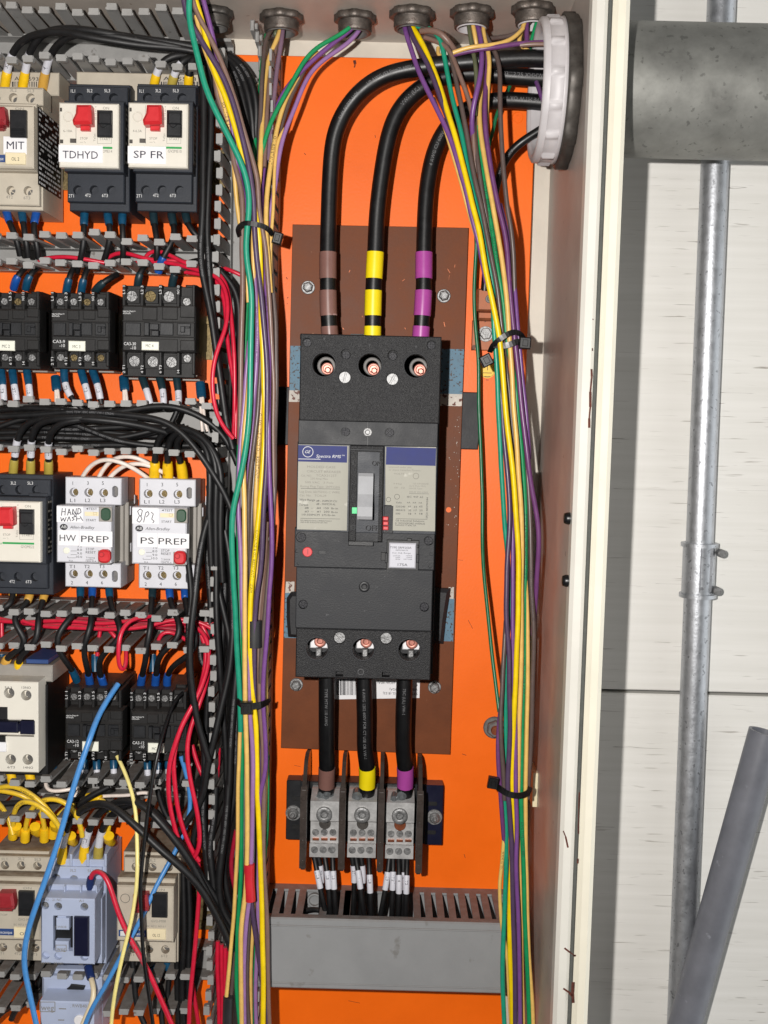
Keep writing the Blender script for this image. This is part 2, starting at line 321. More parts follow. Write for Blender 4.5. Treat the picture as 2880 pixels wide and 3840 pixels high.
def screw(parent, X, Z, h, r, m='zinc', kind='cross', name='terminal_screw', t=1.2):
    b = MB(); a = random.random()*3; s = r*0.16
    if kind == 'hex': b.disc(X, Z, r*1.28, h, h+.8, .2, 20); b.disc(X, Z, r, h+.8, h+.8+t, .5, 6, a)
    elif kind == 'socket':
        b.ring(X, Z, r*.42, r, h, h+t); b.disc(X, Z, r*.45, h, h+t*.3, .1, 6)
    else:
        # head with a real slot: segments left standing either side of it
        n = 8
        if kind == 'slot':
            for q in (0, 1):
                pts = []
                for k in range(n+1):
                    t_ = -math.pi/2+math.pi*k/n; pts.append((max(s*.8, r*math.cos(t_)) if 0 < k < n else s*.8, r*.98*math.sin(t_)))
                pts = [p for i, p in enumerate(pts) if i == 0 or (Vector(p)-Vector(pts[i-1])).length > 1e-4]
                ca, sa = math.cos(a+q*math.pi), math.sin(a+q*math.pi)
                b.prism([(X+p[0]*ca-p[1]*sa, Z+p[0]*sa+p[1]*ca) for p in pts], h, h+t, .2)
        else:
            for q in range(4):
                pts = [(s, s)]+[(max(s, r*math.cos(t_)), max(s, r*math.sin(t_))) for t_ in [math.pi/2*k/5 for k in range(6)]]
                pp = []
                for p in pts:
                    if not pp or (Vector(p)-Vector(pp[-1])).length > 1e-4: pp.append(p)
                ca, sa = math.cos(a+q*math.pi/2), math.sin(a+q*math.pi/2)
                b.prism([(X+p[0]*ca-p[1]*sa, Z+p[0]*sa+p[1]*ca) for p in pp], h, h+t, .2)
        b.disc(X, Z, r*.97, h-.3, h+t*.35, .05)
    return b.build(name, m, parent)
def pscrew(parent, c, x, y, h, rp, depth, m='zinc', kind='cross', name='terminal_screw', t=1.2):
    X, Z = W(c, x, y, h); return screw(parent, X, Z, h-depth, rp*mmpx(c, h), m, kind, name, t)

# ================================================================== the setting: painted board wall behind the enclosure
XS = 126.0                                             # inner face of the enclosure's right side
HB, HL = -15.0, 172.0                                  # enclosure back, front edge of the side
HW = -60.0                                            # wall face
ZT = W('E', 720, 190, HB)[1]                           # underside of the enclosure top
PXR = W('I', 405, 100, 0)[0]; PZT = W('E', 600, 256, 0)[1]
def wall_mat():
    m = bpy.data.materials.new('painted_board'); m.use_nodes = True; nt = m.node_tree; N = nt.nodes; K = nt.links; b = N['Principled BSDF']
    b.inputs['Roughness'].default_value = 0.6
    tc = N.new('ShaderNodeTexCoord'); mp = N.new('ShaderNodeMapping'); mp.inputs['Scale'].default_value = (5, 1, 150); mp.inputs['Rotation'].default_value = (0, math.radians(2.0), 0); K.new(tc.outputs['Object'], mp.inputs[0])
    n = N.new('ShaderNodeTexNoise'); n.inputs['Scale'].default_value = 1.0; n.inputs['Detail'].default_value = 3; K.new(mp.outputs[0], n.inputs['Vector'])
    mp2 = N.new('ShaderNodeMapping'); mp2.inputs['Scale'].default_value = (26, 1, 520); mp2.inputs['Rotation'].default_value = (0, math.radians(2.5), 0); K.new(tc.outputs['Object'], mp2.inputs[0])
    n2 = N.new('ShaderNodeTexNoise'); n2.inputs['Scale'].default_value = 1.0; n2.inputs['Detail'].default_value = 2; n2.inputs['Distortion'].default_value = .3; K.new(mp2.outputs[0], n2.inputs['Vector'])
    big = N.new('ShaderNodeTexNoise'); big.inputs['Scale'].default_value = 14; K.new(tc.outputs['Object'], big.inputs['Vector'])
    r = N.new('ShaderNodeValToRGB'); r.color_ramp.elements[0].position = .64; r.color_ramp.elements[1].position = .72; K.new(n2.outputs[0], r.inputs[0])
    rb = N.new('ShaderNodeValToRGB'); rb.color_ramp.elements[0].position = .42; rb.color_ramp.elements[1].position = .60; K.new(big.outputs[0], rb.inputs[0])
    mu = N.new('ShaderNodeMath'); mu.operation = 'MULTIPLY'; K.new(r.outputs[0], mu.inputs[0]); K.new(rb.outputs[0], mu.inputs[1])
    c = N.new('ShaderNodeValToRGB'); c.color_ramp.elements[0].position = .3; c.color_ramp.elements[1].position = .7
    c.color_ramp.elements[0].color = rgb(227, 225, 219); c.color_ramp.elements[1].color = rgb(236, 234, 229); K.new(n.outputs[0], c.inputs[0])
    mx = N.new('ShaderNodeMixRGB'); K.new(mu.outputs[0], mx.inputs[0]); K.new(c.outputs[0], mx.inputs[1]); mx.inputs[2].default_value = rgb(168, 162, 154)
    st = N.new('ShaderNodeTexNoise'); st.inputs['Scale'].default_value = 34; st.inputs['Detail'].default_value = 8; st.inputs['Roughness'].default_value = .75; K.new(tc.outputs['Object'], st.inputs['Vector'])
    rs = N.new('ShaderNodeValToRGB'); rs.color_ramp.elements[0].position = .70; rs.color_ramp.elements[1].position = .80; K.new(st.outputs[0], rs.inputs[0])
    mx2 = N.new('ShaderNodeMixRGB'); K.new(rs.outputs[0], mx2.inputs[0]); K.new(mx.outputs[0], mx2.inputs[1]); mx2.inputs[2].default_value = rgb(150, 142, 128)
    mp3 = N.new('ShaderNodeMapping'); mp3.inputs['Scale'].default_value = (9, 1, 330); mp3.inputs['Rotation'].default_value = (0, math.radians(-3.5), 0); K.new(tc.outputs['Object'], mp3.inputs[0])
    n3 = N.new('ShaderNodeTexNoise'); n3.inputs['Scale'].default_value = 1.0; n3.inputs['Detail'].default_value = 1; n3.inputs['Distortion'].default_value = .8; K.new(mp3.outputs[0], n3.inputs['Vector'])
    r3 = N.new('ShaderNodeValToRGB'); r3.color_ramp.elements[0].position = .735; r3.color_ramp.elements[1].position = .75; r3.color_ramp.elements.new(.765).color = (0, 0, 0, 1); K.new(n3.outputs[0], r3.inputs[0])
    mx3 = N.new('ShaderNodeMixRGB'); K.new(r3.outputs[0], mx3.inputs[0]); K.new(mx2.outputs[0], mx3.inputs[1]); mx3.inputs[2].default_value = rgb(150, 143, 136)
    K.new(mx3.outputs[0], b.inputs['Base Color'])
    ad = N.new('ShaderNodeMath'); ad.operation = 'SUBTRACT'; K.new(n.outputs[0], ad.inputs[0]); K.new(mu.outputs[0], ad.inputs[1])
    bp = N.new('ShaderNodeBump'); bp.inputs['Strength'].default_value = .35; bp.inputs['Distance'].default_value = .0004; K.new(ad.outputs[0], bp.inputs['Height']); K.new(bp.outputs[0], b.inputs['Normal'])
    MATS['painted_board'] = m
wall_mat()
wl = thing('wall', None, None, (200, HW, 0)); wl['kind'] = 'structure'
za = W('J', 1180, 530, HW)[1]; zb = W('J', 1180, 548, HW)[1]
b = MB(); b.rect(-650, 720, za, 800, HW-12, HW, 1.2); b.build('upper_board', 'painted_board', wl)
b = MB(); b.rect(-650, 720, -900, zb, HW-12, HW-.6, 1.2); b.build('lower_board', 'painted_board', wl)
b = MB(); b.rect(-650, 720, -900, 800, HW-40, HW-13, 0); b.build('backing', 'deep_black', wl)

# ------------------------------------------------------------------ enclosure
en = thing('electrical_enclosure', 'open cream painted steel enclosure that holds the orange panel', 'enclosure', (0, HB, 0))
b = MB(); b.rect(-560, XS+2, -640, ZT+2, HB-3, HB, 0); b.build('back', 'cream_paint', en)
b = MB(); b.rect(XS, XS+2.2, -640, ZT+2, HB, HL-3, 0); b.build('side_wall', 'beige_side', en)
b = MB(); b.rect(-560, XS, ZT, ZT+2, HB, HL+40, 0); b.build('top_wall', 'cream_shaded', en)
b = MB(); b.rect(-562, -560, -640, ZT+2, HB, HL, 0); b.rect(-560, XS, -642, -640, HB, HL, 0); b.build('far_wall', 'cream_shaded', en)
x0 = XS-1.0; x1 = XS+9.4
b = MB(); b.prism([(x0, -640), (x1, -640), (x1, ZT+60), (x0, ZT+60)], HL-14, HL, 2.6); b.build('front_lip', 'lip_paint', en)
b = MB(); b.rect(x1+.1, x1+3.2, -640, ZT+60, HL-10, HL-4, .8); b.build('gasket', 'gasket_foam', en)
b = MB(); b.prism([(x1+3.3, -640), (x1+14.6, -640), (x1+14.6, ZT+60), (x1+3.3, ZT+60)], HL-26, HL-1, 3.2); b.build('door_edge', 'door_cream', en)
for (c, x, y) in (('I', 622, 1468), ('I', 613, 1797)):           # two black plugs in the side
    Z, h = Wx(c, x, y, XS)
    b = MB(); b.lathe([(0, -5), (3.4, -5), (4.2, -3), (4.2, 0)], (XS, h, Z), 'x', 16); b.build('plug', 'tie_black', en)
# chipped paint on the lip
def blotch(mb, c, pts, h, w):
    for i in range(len(pts)-1): line(mb, c, *pts[i], *pts[i+1], h, w*(.6+.8*random.random()), .08)
for (pts, w) in (([(728, 680), (730, 720), (722, 800), (722, 880), (716, 940), (716, 990)], 1.5), ([(733, 570), (734, 585)], .8), ([(735, 415), (737, 422)], 1.0)): 
    b = MB(); blotch(b, 'I', pts, HL, w); b.build('rust_chip', 'rust', en)
for (pts, w) in (([(637, 1040), (634, 1120), (632, 1200), (632, 1250)], .8), ([(630, 1375), (628, 1400)], 1.6), ([(556, 1235), (568, 1265), (580, 1320)], 1.3), ([(562, 1828), (590, 1850), (614, 1866)], 1.0), ([(612, 1862), (614, 1870)], 2.2), ([(556, 2032), (585, 2052), (600, 2070)], 1.2), ([(606, 2000), (603, 2050), (606, 2105)], 2.0)): 
    b = MB(); blotch(b, 'J', pts, HL, w); b.build('rust_chip', 'rust', en)

# ------------------------------------------------------------------ orange panel and what is fixed flat on it
b = MB(); b.rect(-520, PXR, -600, PZT, -3, 0, .6)
pn = b.build('equipment_board', 'orange_paint', loc=(0, 0, 0)); tag(pn, 'flat bright orange steel back panel inside the enclosure', 'panel')
for nm, c, x, y, r in (('panel_nut', 'R4', 425, 1458, 70),):
    X, Z = W(c, x, y, 0); k = mmpx(c, 0); t = thing('flange_nut', 'grey flange nut on orange panel left of the right hand wire bundle', 'nut', (X, 0, Z))
    b = MB(); b.disc(X, Z, 9.5, 0.1, 2, .8, 24); b.build('flange', 'dull_zinc', t)
    b = MB(); b.disc(X, Z, 7.2, 2, 8, 1.0, 6, .4); b.build('nut', 'dull_zinc', t)
    b = MB(); b.disc(X, Z, 3.8, 8, 11, .6, 14); b.build('stud', 'copper', t)
for c, pts, w in (('E', [(508, 268), (512, 285), (508, 300)], 1.6), ('F', [(262, 210), (268, 222)], .5), ('F', [(266, 330), (274, 322)], .6), ('F', [(262, 362), (272, 360)], .5), ('E', [(285, 680), (292, 688)], .7), ('E', [(600, 600), (602, 612)], .5), ('E', [(1000, 820), (1010, 824)], .6), ('G', [(1235, 300), (1262, 304)], .3), ('G', [(1290, 640), (1316, 690)], .3), ('H', [(1290, 120), (1312, 128)], .4), ('H', [(420, 180), (452, 186)], .3), ('H', [(700, 1400), (760, 1412)], .3), ('H', [(1300, 640), (1306, 660)], .6)):
    b = MB(); blotch(b, c, pts, 0, w); b.build('scuff', 'rust', pn)
X, Z = W('R1', 1122, 915, 0); b = MB(); b.ring(X, Z, 4.0, 4.5, 0, .4)
for dz, w in ((1.6, 2.2), (0, 1.6), (-1.6, 1.0)): b.rect(X-w, X+w, Z+dz-.25, Z+dz+.25, 0, .4, 0)
b.rect(X-.25, X+.25, Z+1.6, Z+3.6, 0, .4, 0)
o = b.build('earth_emblem', 'orange_paint', loc=(X, 0, Z)); tag(o, 'small round earth symbol pressed into the orange panel', 'emblem')

pl = thing('brown_plate', 'tall brown painted steel plate between orange panel and breaker', 'plate', tuple([W('P', 1390, 1850, 7)[0], 4, W('P', 1390, 1850, 7)[1]]))
b = MB(); b.pxpoly('P', [(1097, 841), (1757, 854), (1688, 2830), (1053, 2805)], 3.2, 6.5, .3); b.build('sheet', 'brown_plate', pl)
b = MB(); b.pxpoly('F', [(285, 598), (1267, 618), (1257, 872), (280, 852)], 6.4, 6.65, 0); b.build('blue_stripe', 'blue_paint', pl); b = MB(); b.pxpoly('G', [(255, 488), (1212, 520), (1205, 762), (248, 742)], 6.4, 6.65, 0); b.build('blue_stripe', 'blue_paint', pl)
b = MB(); b.pxpoly('F', [(279, 850), (1257, 872), (1254, 940), (276, 915)], 6.4, 6.7, 0); b.build('worn_patch', 'worn_white', pl); b = MB(); b.pxpoly('G', [(260, 424), (308, 424), (306, 488), (256, 488)], 6.4, 6.7, 0); b.build('worn_patch', 'worn_white', pl); b = MB(); b.pxpoly('G', [(1180, 455), (1210, 455), (1208, 522), (1178, 520)], 6.4, 6.7, 0); b.build('worn_patch', 'worn_white', pl)
b = MB()
for _ in range(45):                                               # paint spatter along the right edge
    y = random.uniform(960, 1640); x = 1250-(y-960)*.022-abs(random.gauss(0, 26)); X, Z = W('F', x, y, 6.5); r = random.uniform(.12, .42)
    b.prism([(X+r*random.uniform(.6, 1.2)*math.cos(k*1.05), Z+r*random.uniform(.6, 1.2)*math.sin(k*1.05)) for k in range(6)], 6.4, 6.62, 0)
b.build('paint_spatter', 'worn_white', pl)
for _ in range(14):
    x, y = random.uniform(300, 1250), random.uniform(40, 520); a = random.gauss(1.2, .6); L = random.uniform(6, 34)
    b = MB(); line(b, 'F', x, y, x+L*math.cos(a), y+L*math.sin(a), 6.5, random.uniform(.15, .4)); b.build('scratch', 'copper', pl)
X, Z = W('F', 1180, 1526, 6.5); b = MB(); b.disc(X, Z, 2.2, 6.4, 6.75, 0); b.build('drill_spot', 'orange_paint', pl)
for c, x, y, w in (('F', 385, 268, 'top left'), ('F', 1153, 316, 'top right'), ('G', 318, 1008, 'bottom left'), ('G', 1100, 1022, 'bottom right')):
    X, Z = W(c, x, y, 8); t = thing('hex_bolt', 'zinc flanged hex bolt at the '+w+' corner of the brown plate', 'bolt', (X, 6.5, Z), 'bolts holding the brown plate')
    b = MB(); b.disc(X, Z, 5.6, 6.6, 7.8, .5, 24); b.build('flange', 'zinc', t)
    b = MB(); a = random.random(); b.disc(X, Z, 4.4, 7.8, 12.2, .9, 6, a); b.ring(X, Z, 2.2, 3.0, 12.0, 12.35); b.build('head', 'zinc', t)
b = MB(); b.pxpoly('F', [(205, 828), (1362, 862), (1368, 1000), (1345, 1186), (190, 1158)], .1, 3.0, .8)
o = b.build('rubber_pad', 'rubber_black', loc=(W('F', 780, 1000, 1)[0], 1, W('F', 780, 1000, 1)[1])); tag(o, 'wide black rubber pad behind the upper half of the brown plate', 'pad')
for pts, s in (([(262, 520), (285, 488), (340, 485), (340, 745), (270, 740), (262, 640)], 'left'), ([(1060, 462), (1192, 468), (1165, 640), (1150, 780), (1060, 775)], 'right')):
    b = MB(); b.pxpoly('G', pts, 6.6, 14, 3.0); cx, cz = W('G', sum(p[0] for p in pts)/len(pts), sum(p[1] for p in pts)/len(pts), 10)
    o = b.build('rubber_flap', 'rubber_black', loc=(cx, 8, cz)); tag(o, 'curled black rubber flap sticking out on the %s of the lower breaker' % s, 'flap')
b = MB(); b.pxpoly('G', [(535, 960), (1018, 975), (1015, 1082), (533, 1090)], 6.4, 6.8, 0)
X, Z = W('G', 775, 1030, 7); st = b.build('barcode_sticker', 'sticker_white', loc=(X, 6.6, Z)); tag(st, 'white barcode sticker on brown plate below the breaker, upside down', 'sticker')
b = MB(); x = 545
while x < 655:
    w = random.choice((2, 3, 4, 6)); b.pxpoly('G', [(x, 975), (x+w, 975), (x+w, 1066), (x, 1066)], 6.8, 6.88, 0); x += w+random.choice((2, 3, 5))
def utext(mb, c, x0, x1, y, ch, t, h):                             # upside-down lettering
    vs, fs, a, bb = glyphs(t); k = mmpx(c, h); X, Z = W(c, x1, y, h); L = (x1-x0)*k; sx = L/(bb-a); sy = ch*k/.69
    mb.add([(X-(p[0]-a)*sx, h+.1, Z-p[1]*sy) for p in vs], fs)
utext(b, 'G', 775, 880, 990, 15, '-HOA(18SA)', 6.8); utext(b, 'G', 845, 905, 1028, 14, '(18GA)', 6.8); utext(b, 'G', 808, 880, 1050, 14, 'SL (8-S3)', 6.8); utext(b, 'G', 965, 1005, 1028, 14, 'WBL', 6.8); utext(b, 'G', 965, 1005, 1052, 14, 'STE', 6.8); utext(b, 'G', 965, 1005, 1004, 14, '6" X', 6.8)
b.build('print', 'print_black', st)
X, Z = W('R2', 630, 1905, 0); b = MB(); b.disc(X, Z, 80*mmpx('R2', 0), .05, .3, 0, 28); st = b.build('earth_sticker', 'boot_yellow', loc=(X, 0, Z)); tag(st, 'round yellow earth symbol sticker on orange panel beside wires', 'sticker')
b = MB(); k = mmpx('R2', 0); b.ring(X, Z, 70*k, 75*k, .3, .42)
for dz, w in ((0, 44), (-28, 30), (-55, 16)): b.rect(X-w*k, X+w*k, Z+dz*k*1.3+8*k-3, Z+dz*k*1.3+14*k-3, .3, .4, 0)
b.rect(X-3*k, X+3*k, Z, Z+55*k, .3, .4, 0); b.build('symbol', 'print_black', st)

# copper earth lug
X, Z = W('R2', 590, 1400, 5); lg = thing('earth_lug', 'copper earth lug bolted to orange panel behind the right wire bundle', 'lug', (X, 0, Z))
b = MB(); b.px('R2', 470, 1392, 694, 1695, 0, 4, .6); b.build('tongue', 'copper_bar', lg)
b = MB(); b.px('R2', 528, 1060, 715, 1285, 4, 22, 1.2); b.px('R2', 520, 1285, 705, 1385, 0, 10, 2.0); b.build('barrel', 'copper_bar', lg)
pscrew(lg, 'R2', 610, 1528, 4, 62, 0, 'zinc', 'hex', 'hex_bolt', 4); pscrew(lg, 'R2', 650, 1165, 22, 42, 0, 'dull_zinc', 'socket', 'clamp_screw', 1.5)

# ------------------------------------------------------------------ conduit hubs on the top of the enclosure
def hub(c, x, y, R, label, liner='dull_zinc', dark='hub_metal'):
    X, h = Wz(c, x, y, ZT-8); t = thing('conduit_hub', label, 'conduit hub', (X, h, ZT), 'conduit hubs along the enclosure top')
    b = MB(); lob = lambda a: R*.07*(1 if math.cos(8*a) > .25 else 0)
    b.lathe([(R*.8, 0), (R, 0, 1), (R, -4.5, 1), (R*.93, -5.2, 1), (R*.8, -5.2)], (X, h, ZT-.3), 'z', 48, lob); b.build('locknut', dark, t)
    b = MB(); pr = [(R*.82, -5)]
    for k in range(4): pr += [(R*.86, -6-k*1.7), (R*.81, -6.8-k*1.7)]
    pr += [(R*.83, -13), (R*.72, -13.4), (R*.68, -12)]
    b.lathe(pr, (X, h, ZT), 'z', 36); b.build('threaded_collar', dark, t)
    b = MB(); b.lathe([(R*.72, -13.3), (R*.70, -14.2), (R*.64, -14), (R*.62, 1), (0, 1)], (X, h, ZT), 'z', 32); b.build('throat_liner', liner, t)
    return X, h
HUB = {}
HUB[0] = hub('L1', 390, 165, 12.5, 'dark conduit hub half hidden behind the leftmost wire bundle', dark='locknut_dark')
HUB[1] = hub('L1', 903, 200, 15.8, 'rusty conduit hub with brown and tan wires, second from the left')
HUB[2] = hub('L1', 1475, 205, 15.2, 'conduit hub with one green and two purple wires leaving it')
HUB[3] = hub('R1', 300, 175, 16.2, 'grey conduit hub with a yellow and a teal wire leaving it')
HUB[4] = hub('R1', 765, 165, 15.6, 'brown rusted conduit hub with a white throat, above the right bundle', 'bushing_white')
HUB[5] = hub('R1', 1240, 140, 15.2, 'conduit hub nearest the big white bushing in the corner', 'bushing_white')

# big bushing on the side wall with its lock ring
Rb = 50.8; yb, hb = Wx('R1', 1420, 690, XS-16)
hb = 86.0; Zb = W('R1', 1340, 712, hb)[1]
bu = thing('conduit_bushing', 'large white ribbed plastic bushing on the enclosure side wall', 'bushing', (XS, hb, Zb))
b = MB(); lob = lambda a: .9*(1 if math.cos(16*a) > .55 else 0)
b.lathe([(Rb-8, -12), (Rb-8, -24), (Rb-6, -26.5), (Rb-3, -27), (Rb-.6, -25.5), (Rb-.4, -22)], (XS, hb, Zb), 'x', 96)
b.lathe([(Rb-.4, -22), (Rb-1.2, -21, 1), (Rb-1.0, -13, 1), (Rb-.2, -12.5)], (XS, hb, Zb), 'x', 192, lambda a: 2.3*max(0, min(1, (math.cos(14*a)-.72)*8)))
b.lathe([(Rb-.2, -12.5), (Rb+.4, -10), (Rb-8, -9.8)], (XS, hb, Zb), 'x', 96); b.build('bushing_body', 'bushing_white', bu)
b = MB(); b.lathe([(Rb-6, -9.6), (Rb+1.0, -9.6, 1), (Rb+1.8, -8.6, 1), (Rb+1.8, -.6, 1), (Rb-8, -.4)], (XS, hb, Zb), 'x', 80, lambda a: 2.2*(1 if math.cos(8*a+.6) > .35 else 0)); b.build('lock_ring', 'locknut_dark', bu)
b = MB(); b.lathe([(Rb-8.2, -25), (Rb-10, -24), (Rb-10, 2), (0, 2)], (XS, hb, Zb), 'x', 64); b.build('throat', 'bushing_white', bu)

# ------------------------------------------------------------------ pipes on the wall outside
def pipe(mb, p0, p1, r, seg=40, wall=0):
    d = (Vector(p1)-Vector(p0)); mb.tube([tuple(Vector(p0)+d*k/12) for k in range(13)], r, seg, True)
Zp = (W('P', 2600, 95, HL-97)[1]+W('P', 2600, 592, HL-97)[1])/2; Rp = (W('P', 2600, 95, HL-97)[1]-W('P', 2600, 592, HL-97)[1])/2
gp = thing('steel_conduit', 'very wide dull galvanised conduit entering the enclosure from the right', 'conduit', (300, HL-97, Zp))
b = MB(); pipe(b, (XS+2.4, HL-97, Zp), (720, HL-97, Zp), Rp, 56); b.build('pipe', 'galv_dark', gp)
b = MB(); b.lathe([(Rp+.2, 0), (Rp+7, 0), (Rp+8, 2), (Rp+8, 9), (Rp+6, 11), (Rp+.2, 11)], (XS+2.6, HL-97, Zp), 'x', 56); b.build('outer_locknut', 'locknut_dark', gp)
hc = HW+13.2; rc = 11.8
pa = W('P', 2722, -60, hc+11); pb = W('P', 2561, 3900, hc+11)
def on(t): return (pa[0]+(pb[0]-pa[0])*t, hc, pa[1]+(pb[1]-pa[1])*t)
ec = thing('thin_wall_conduit', 'upright galvanised conduit with a screw coupling on the white wall', 'conduit', on(.5))
tz = lambda z: (z-pa[1])/(pb[1]-pa[1])
b = MB(); pipe(b, on(-.05), on(1.06), rc, 40); b.build('pipe', 'galvanised', ec)
z1 = W('I', 1350, 1605, hc+12)[1]; z2 = W('J', 1285, 45, hc+12)[1]
b = MB(); pipe(b, on(tz(z1)), on(tz(z2)), rc+2.3, 40)
for z in (z1, z2):
    q = on(tz(z)); q2 = on(tz(z)+.0035); pipe(b, q, q2, rc+4.2, 40)
b.rect(on(tz(z1))[0]-2.4, on(tz(z1))[0]-1.2, z2+3, z1-3, hc+rc, hc+rc+2.8, .3); b.rect(on(tz(z1))[0]+6, on(tz(z1))[0]+9, z2+3, z1-3, hc+rc-4, hc+rc+.8, .3)
cp = b.build('coupling', 'galvanised', ec)
for c, x, y in (('I', 1420, 1655), ('J', 1340, 25)):
    X, Z = W(c, x, y, hc+16); b = MB(); b.disc(X, Z, 3.6, hc+7, hc+15, .6, 16); b.build('set_screw', 'zinc', cp)
a0 = W('J', 1580, 735, -26); a1 = W('J', 1140, 2330, -26)
b = MB(); d0 = Vector((a0[0], -26, a0[1])); d1 = Vector((a1[0], -26, a1[1])); ax = (d1-d0).normalized()
Rv = 14.4
pv = thing('plastic_pipe', 'grey plastic pipe leaning across the white wall at lower right', 'pipe', tuple(d0))
b.tube([tuple(d0+(d1-d0)*k/10) for k in range(11)], Rv, 40, False); b.build('outer_wall', 'pvc_grey', pv)
b = MB(); b.tube([tuple(d0+ax*.02), tuple(d0+ax*30), tuple(d0+ax*60)], Rv-2.6, 40, False)
n = 40; s1 = b.v[:n]; q = [tuple(d0+(Vector(p)-d0)*(Rv/(Rv-2.6))) for p in s1]; b.add(s1+q, [(i, (i+1) % n, n+(i+1) % n, n+i) for i in range(n)]); b.build('bore', 'pvc_grey', pv)

# ------------------------------------------------------------------ grey slotted wiring ducts
def duct(label, X0, X1, Za, Zb, depth=72, pitch=12.4, fw=8.6, up=True, low=True, wob=1.2, miss=(), seed=1, vertical=False, floor=True):
    """two slotted side walls with T-headed fingers; Za upper wall, Zb lower wall (or left/right X for a vertical duct)"""
    rnd = random.Random(seed)
    ctr = ((X0+X1)/2, 0, (Za+Zb)/2)
    t = thing('wiring_duct', label, 'wiring duct', ctr, 'grey slotted wiring ducts')
    b = MB(); b.rect(X0, X1, min(Za, Zb), max(Za, Zb), .3, 2.0, .2); b.build('base', 'duct_grey', t)
    for nm, on_, pos, sgn in (('slotted_wall', up, Za, 1), ('slotted_wall', low, Zb, -1)):
        if not on_: continue
        b = MB()
        if vertical: sg = -1 if sgn > 0 else 1; px = X0 if sgn > 0 else X1
        a0, a1 = (Zb, Za) if vertical else (X0, X1)
        def slab(u0, u1, h0, h1, t0=0, t1=1.8, l0=0, l1=0):
            """wall slab along u from h0 to h1; t = thickness range outward, l = lean outward at h0/h1"""
            vv = []
            for (u, du) in ((u0, 0), (u1, 0)):
                for h, l in ((h0, l0), (h1, l1)):
                    for tt in (t0, t1):
                        if vertical: vv.append((px+sg*(tt+l), h, u))
                        else: vv.append((u, h, pos+sgn*(tt+l)))
            b.add(vv, [(0, 1, 3, 2), (4, 6, 7, 5), (0, 4, 5, 1), (2, 3, 7, 6), (0, 2, 6, 4), (1, 5, 7, 3)])
        slab(a0, a1, .3, 15); slab(a0, a1, 15, 17, -.3, 2.1)
        u = a0+2; k = 0
        while u+fw < a1:
            l = rnd.gauss(0, wob); top = depth+rnd.uniform(-.6, .6)-abs(rnd.gauss(0, .5))*wob
            if k not in miss:
                slab(u, u+fw, 17, top-.8, 0, 1.8, 0, l)
                if not (vertical and sgn < 0):
                    q = rnd.uniform(-.3, .3); slab(u+.5+q, u+fw-.5+q, top-5.2, top-.6, 1.0, 3.6, l, l); slab(u+.7+q, u+fw-.7+q, top-4.6, top, -.5, 4.3, l, l)
            u += pitch; k += 1
        b.build(nm, 'duct_grey', t)
    return t
def zt(c, x, y, h=72): return W(c, x, y, h)[1]
XL = -470
xv0, xv1 = W('L2', 345, 800, 70)[0], W('L2', 940, 900, 0)[0]
xr = xv0-1.5
duct('grey slotted duct along the very top, left of the conduit hubs', XL, xr, zt('A', 500, 82), zt('A', 600, 350), seed=3, wob=2.0, miss=(26, 33))
duct('grey slotted duct below the topmost row of motor starters', XL, xr, zt('A', 450, 1482), zt('A', 450, 1620), seed=4, wob=1.6)
duct('grey slotted duct filled with black wires under the small black contactors', XL, xr, zt('B', 500, 1030), zt('B', 600, 1298), seed=5, wob=1.2, miss=(12, ))
duct('grey slotted duct full of red wires under the two white overload units', XL, xr+2, zt('C', 700, 1012), zt('C', 700, 1185), seed=6, wob=1.8)
duct('grey slotted duct below the pair of black contactors, with yellow jumpers', XL, xr-4, zt('D', 550, 570), zt('D', 400, 775), seed=8, wob=1.8)
duct('grey slotted duct lowest on the left, beside the pale blue contactor', XL, xr-6, zt('D', 1000, 1795), zt('D', 950, 1975), seed=9, wob=1.6)
duct('tall upright grey duct behind the left bundle of coloured wires', xv0, xv1, PZT-6, -560, seed=10, wob=.7, vertical=True)
# short loose fingers of the upright duct at the top, by the first rusty hub
X, Z = W('L1', 715, 350, 60); b = MB()
for k, (x, y) in enumerate(((675, 190), (712, 280), (733, 390), (738, 500), (700, 640))):
    b.px('L1', x-16, y-38, x+14, y+40, 40-k*5, 62-k*8, 1); b.px('L1', x+4, y-14, x+40, y+30, 38-k*5, 56-k*8, 1)
o = b.build('duct_offcut', 'duct_grey', loc=(X, 50, Z)); tag(o, 'broken strip of grey duct fingers beside the first rusty hub', 'duct offcut')

# low covered duct at the bottom
zf = W('H', 900, 985, 70)[1]; zbm = W('H', 900, 1350, 70)[1]; xa = W('H', 236, 1100, 70)[0]; xb = PXR-3
cd = thing('covered_duct', 'wide grey duct with a flat cover below the distribution block', 'wiring duct', ((xa+xb)/2, 0, (zf+zbm)/2))
b = MB(); b.prism([(xa, zbm), (xb, zbm), (xb, zf), (xa, zf)], 66, 70, 1.2); b.prism([(xa, zf-7), (xb, zf-7), (xb, zf-5.6), (xa, zf-5.6)], 69.6, 70.8, .4); b.prism([(xa, zbm+4), (xb, zbm+4), (xb, zbm+5.2), (xa, zbm+5.2)], 69.6, 70.6, .4); b.build('cover', 'duct_cover', cd)
b = MB(); b.rect(xa+1, xb-1, zbm+2, zf-2, .3, 2.2, 0); b.rect(xa+1, xb-1, zbm+2, zbm+4, 2.2, 66, 0)
for z0, z1, h0, h1 in ((zf-4, zf-2, 2.2, 11), (zf-4, zf-2, 58, 66)): b.rect(xa+1, xb-1, z0, z1, h0, h1, 0)
gaps = [(475, 548), (598, 690), (712, 850), (872, 1015)]
x = 258
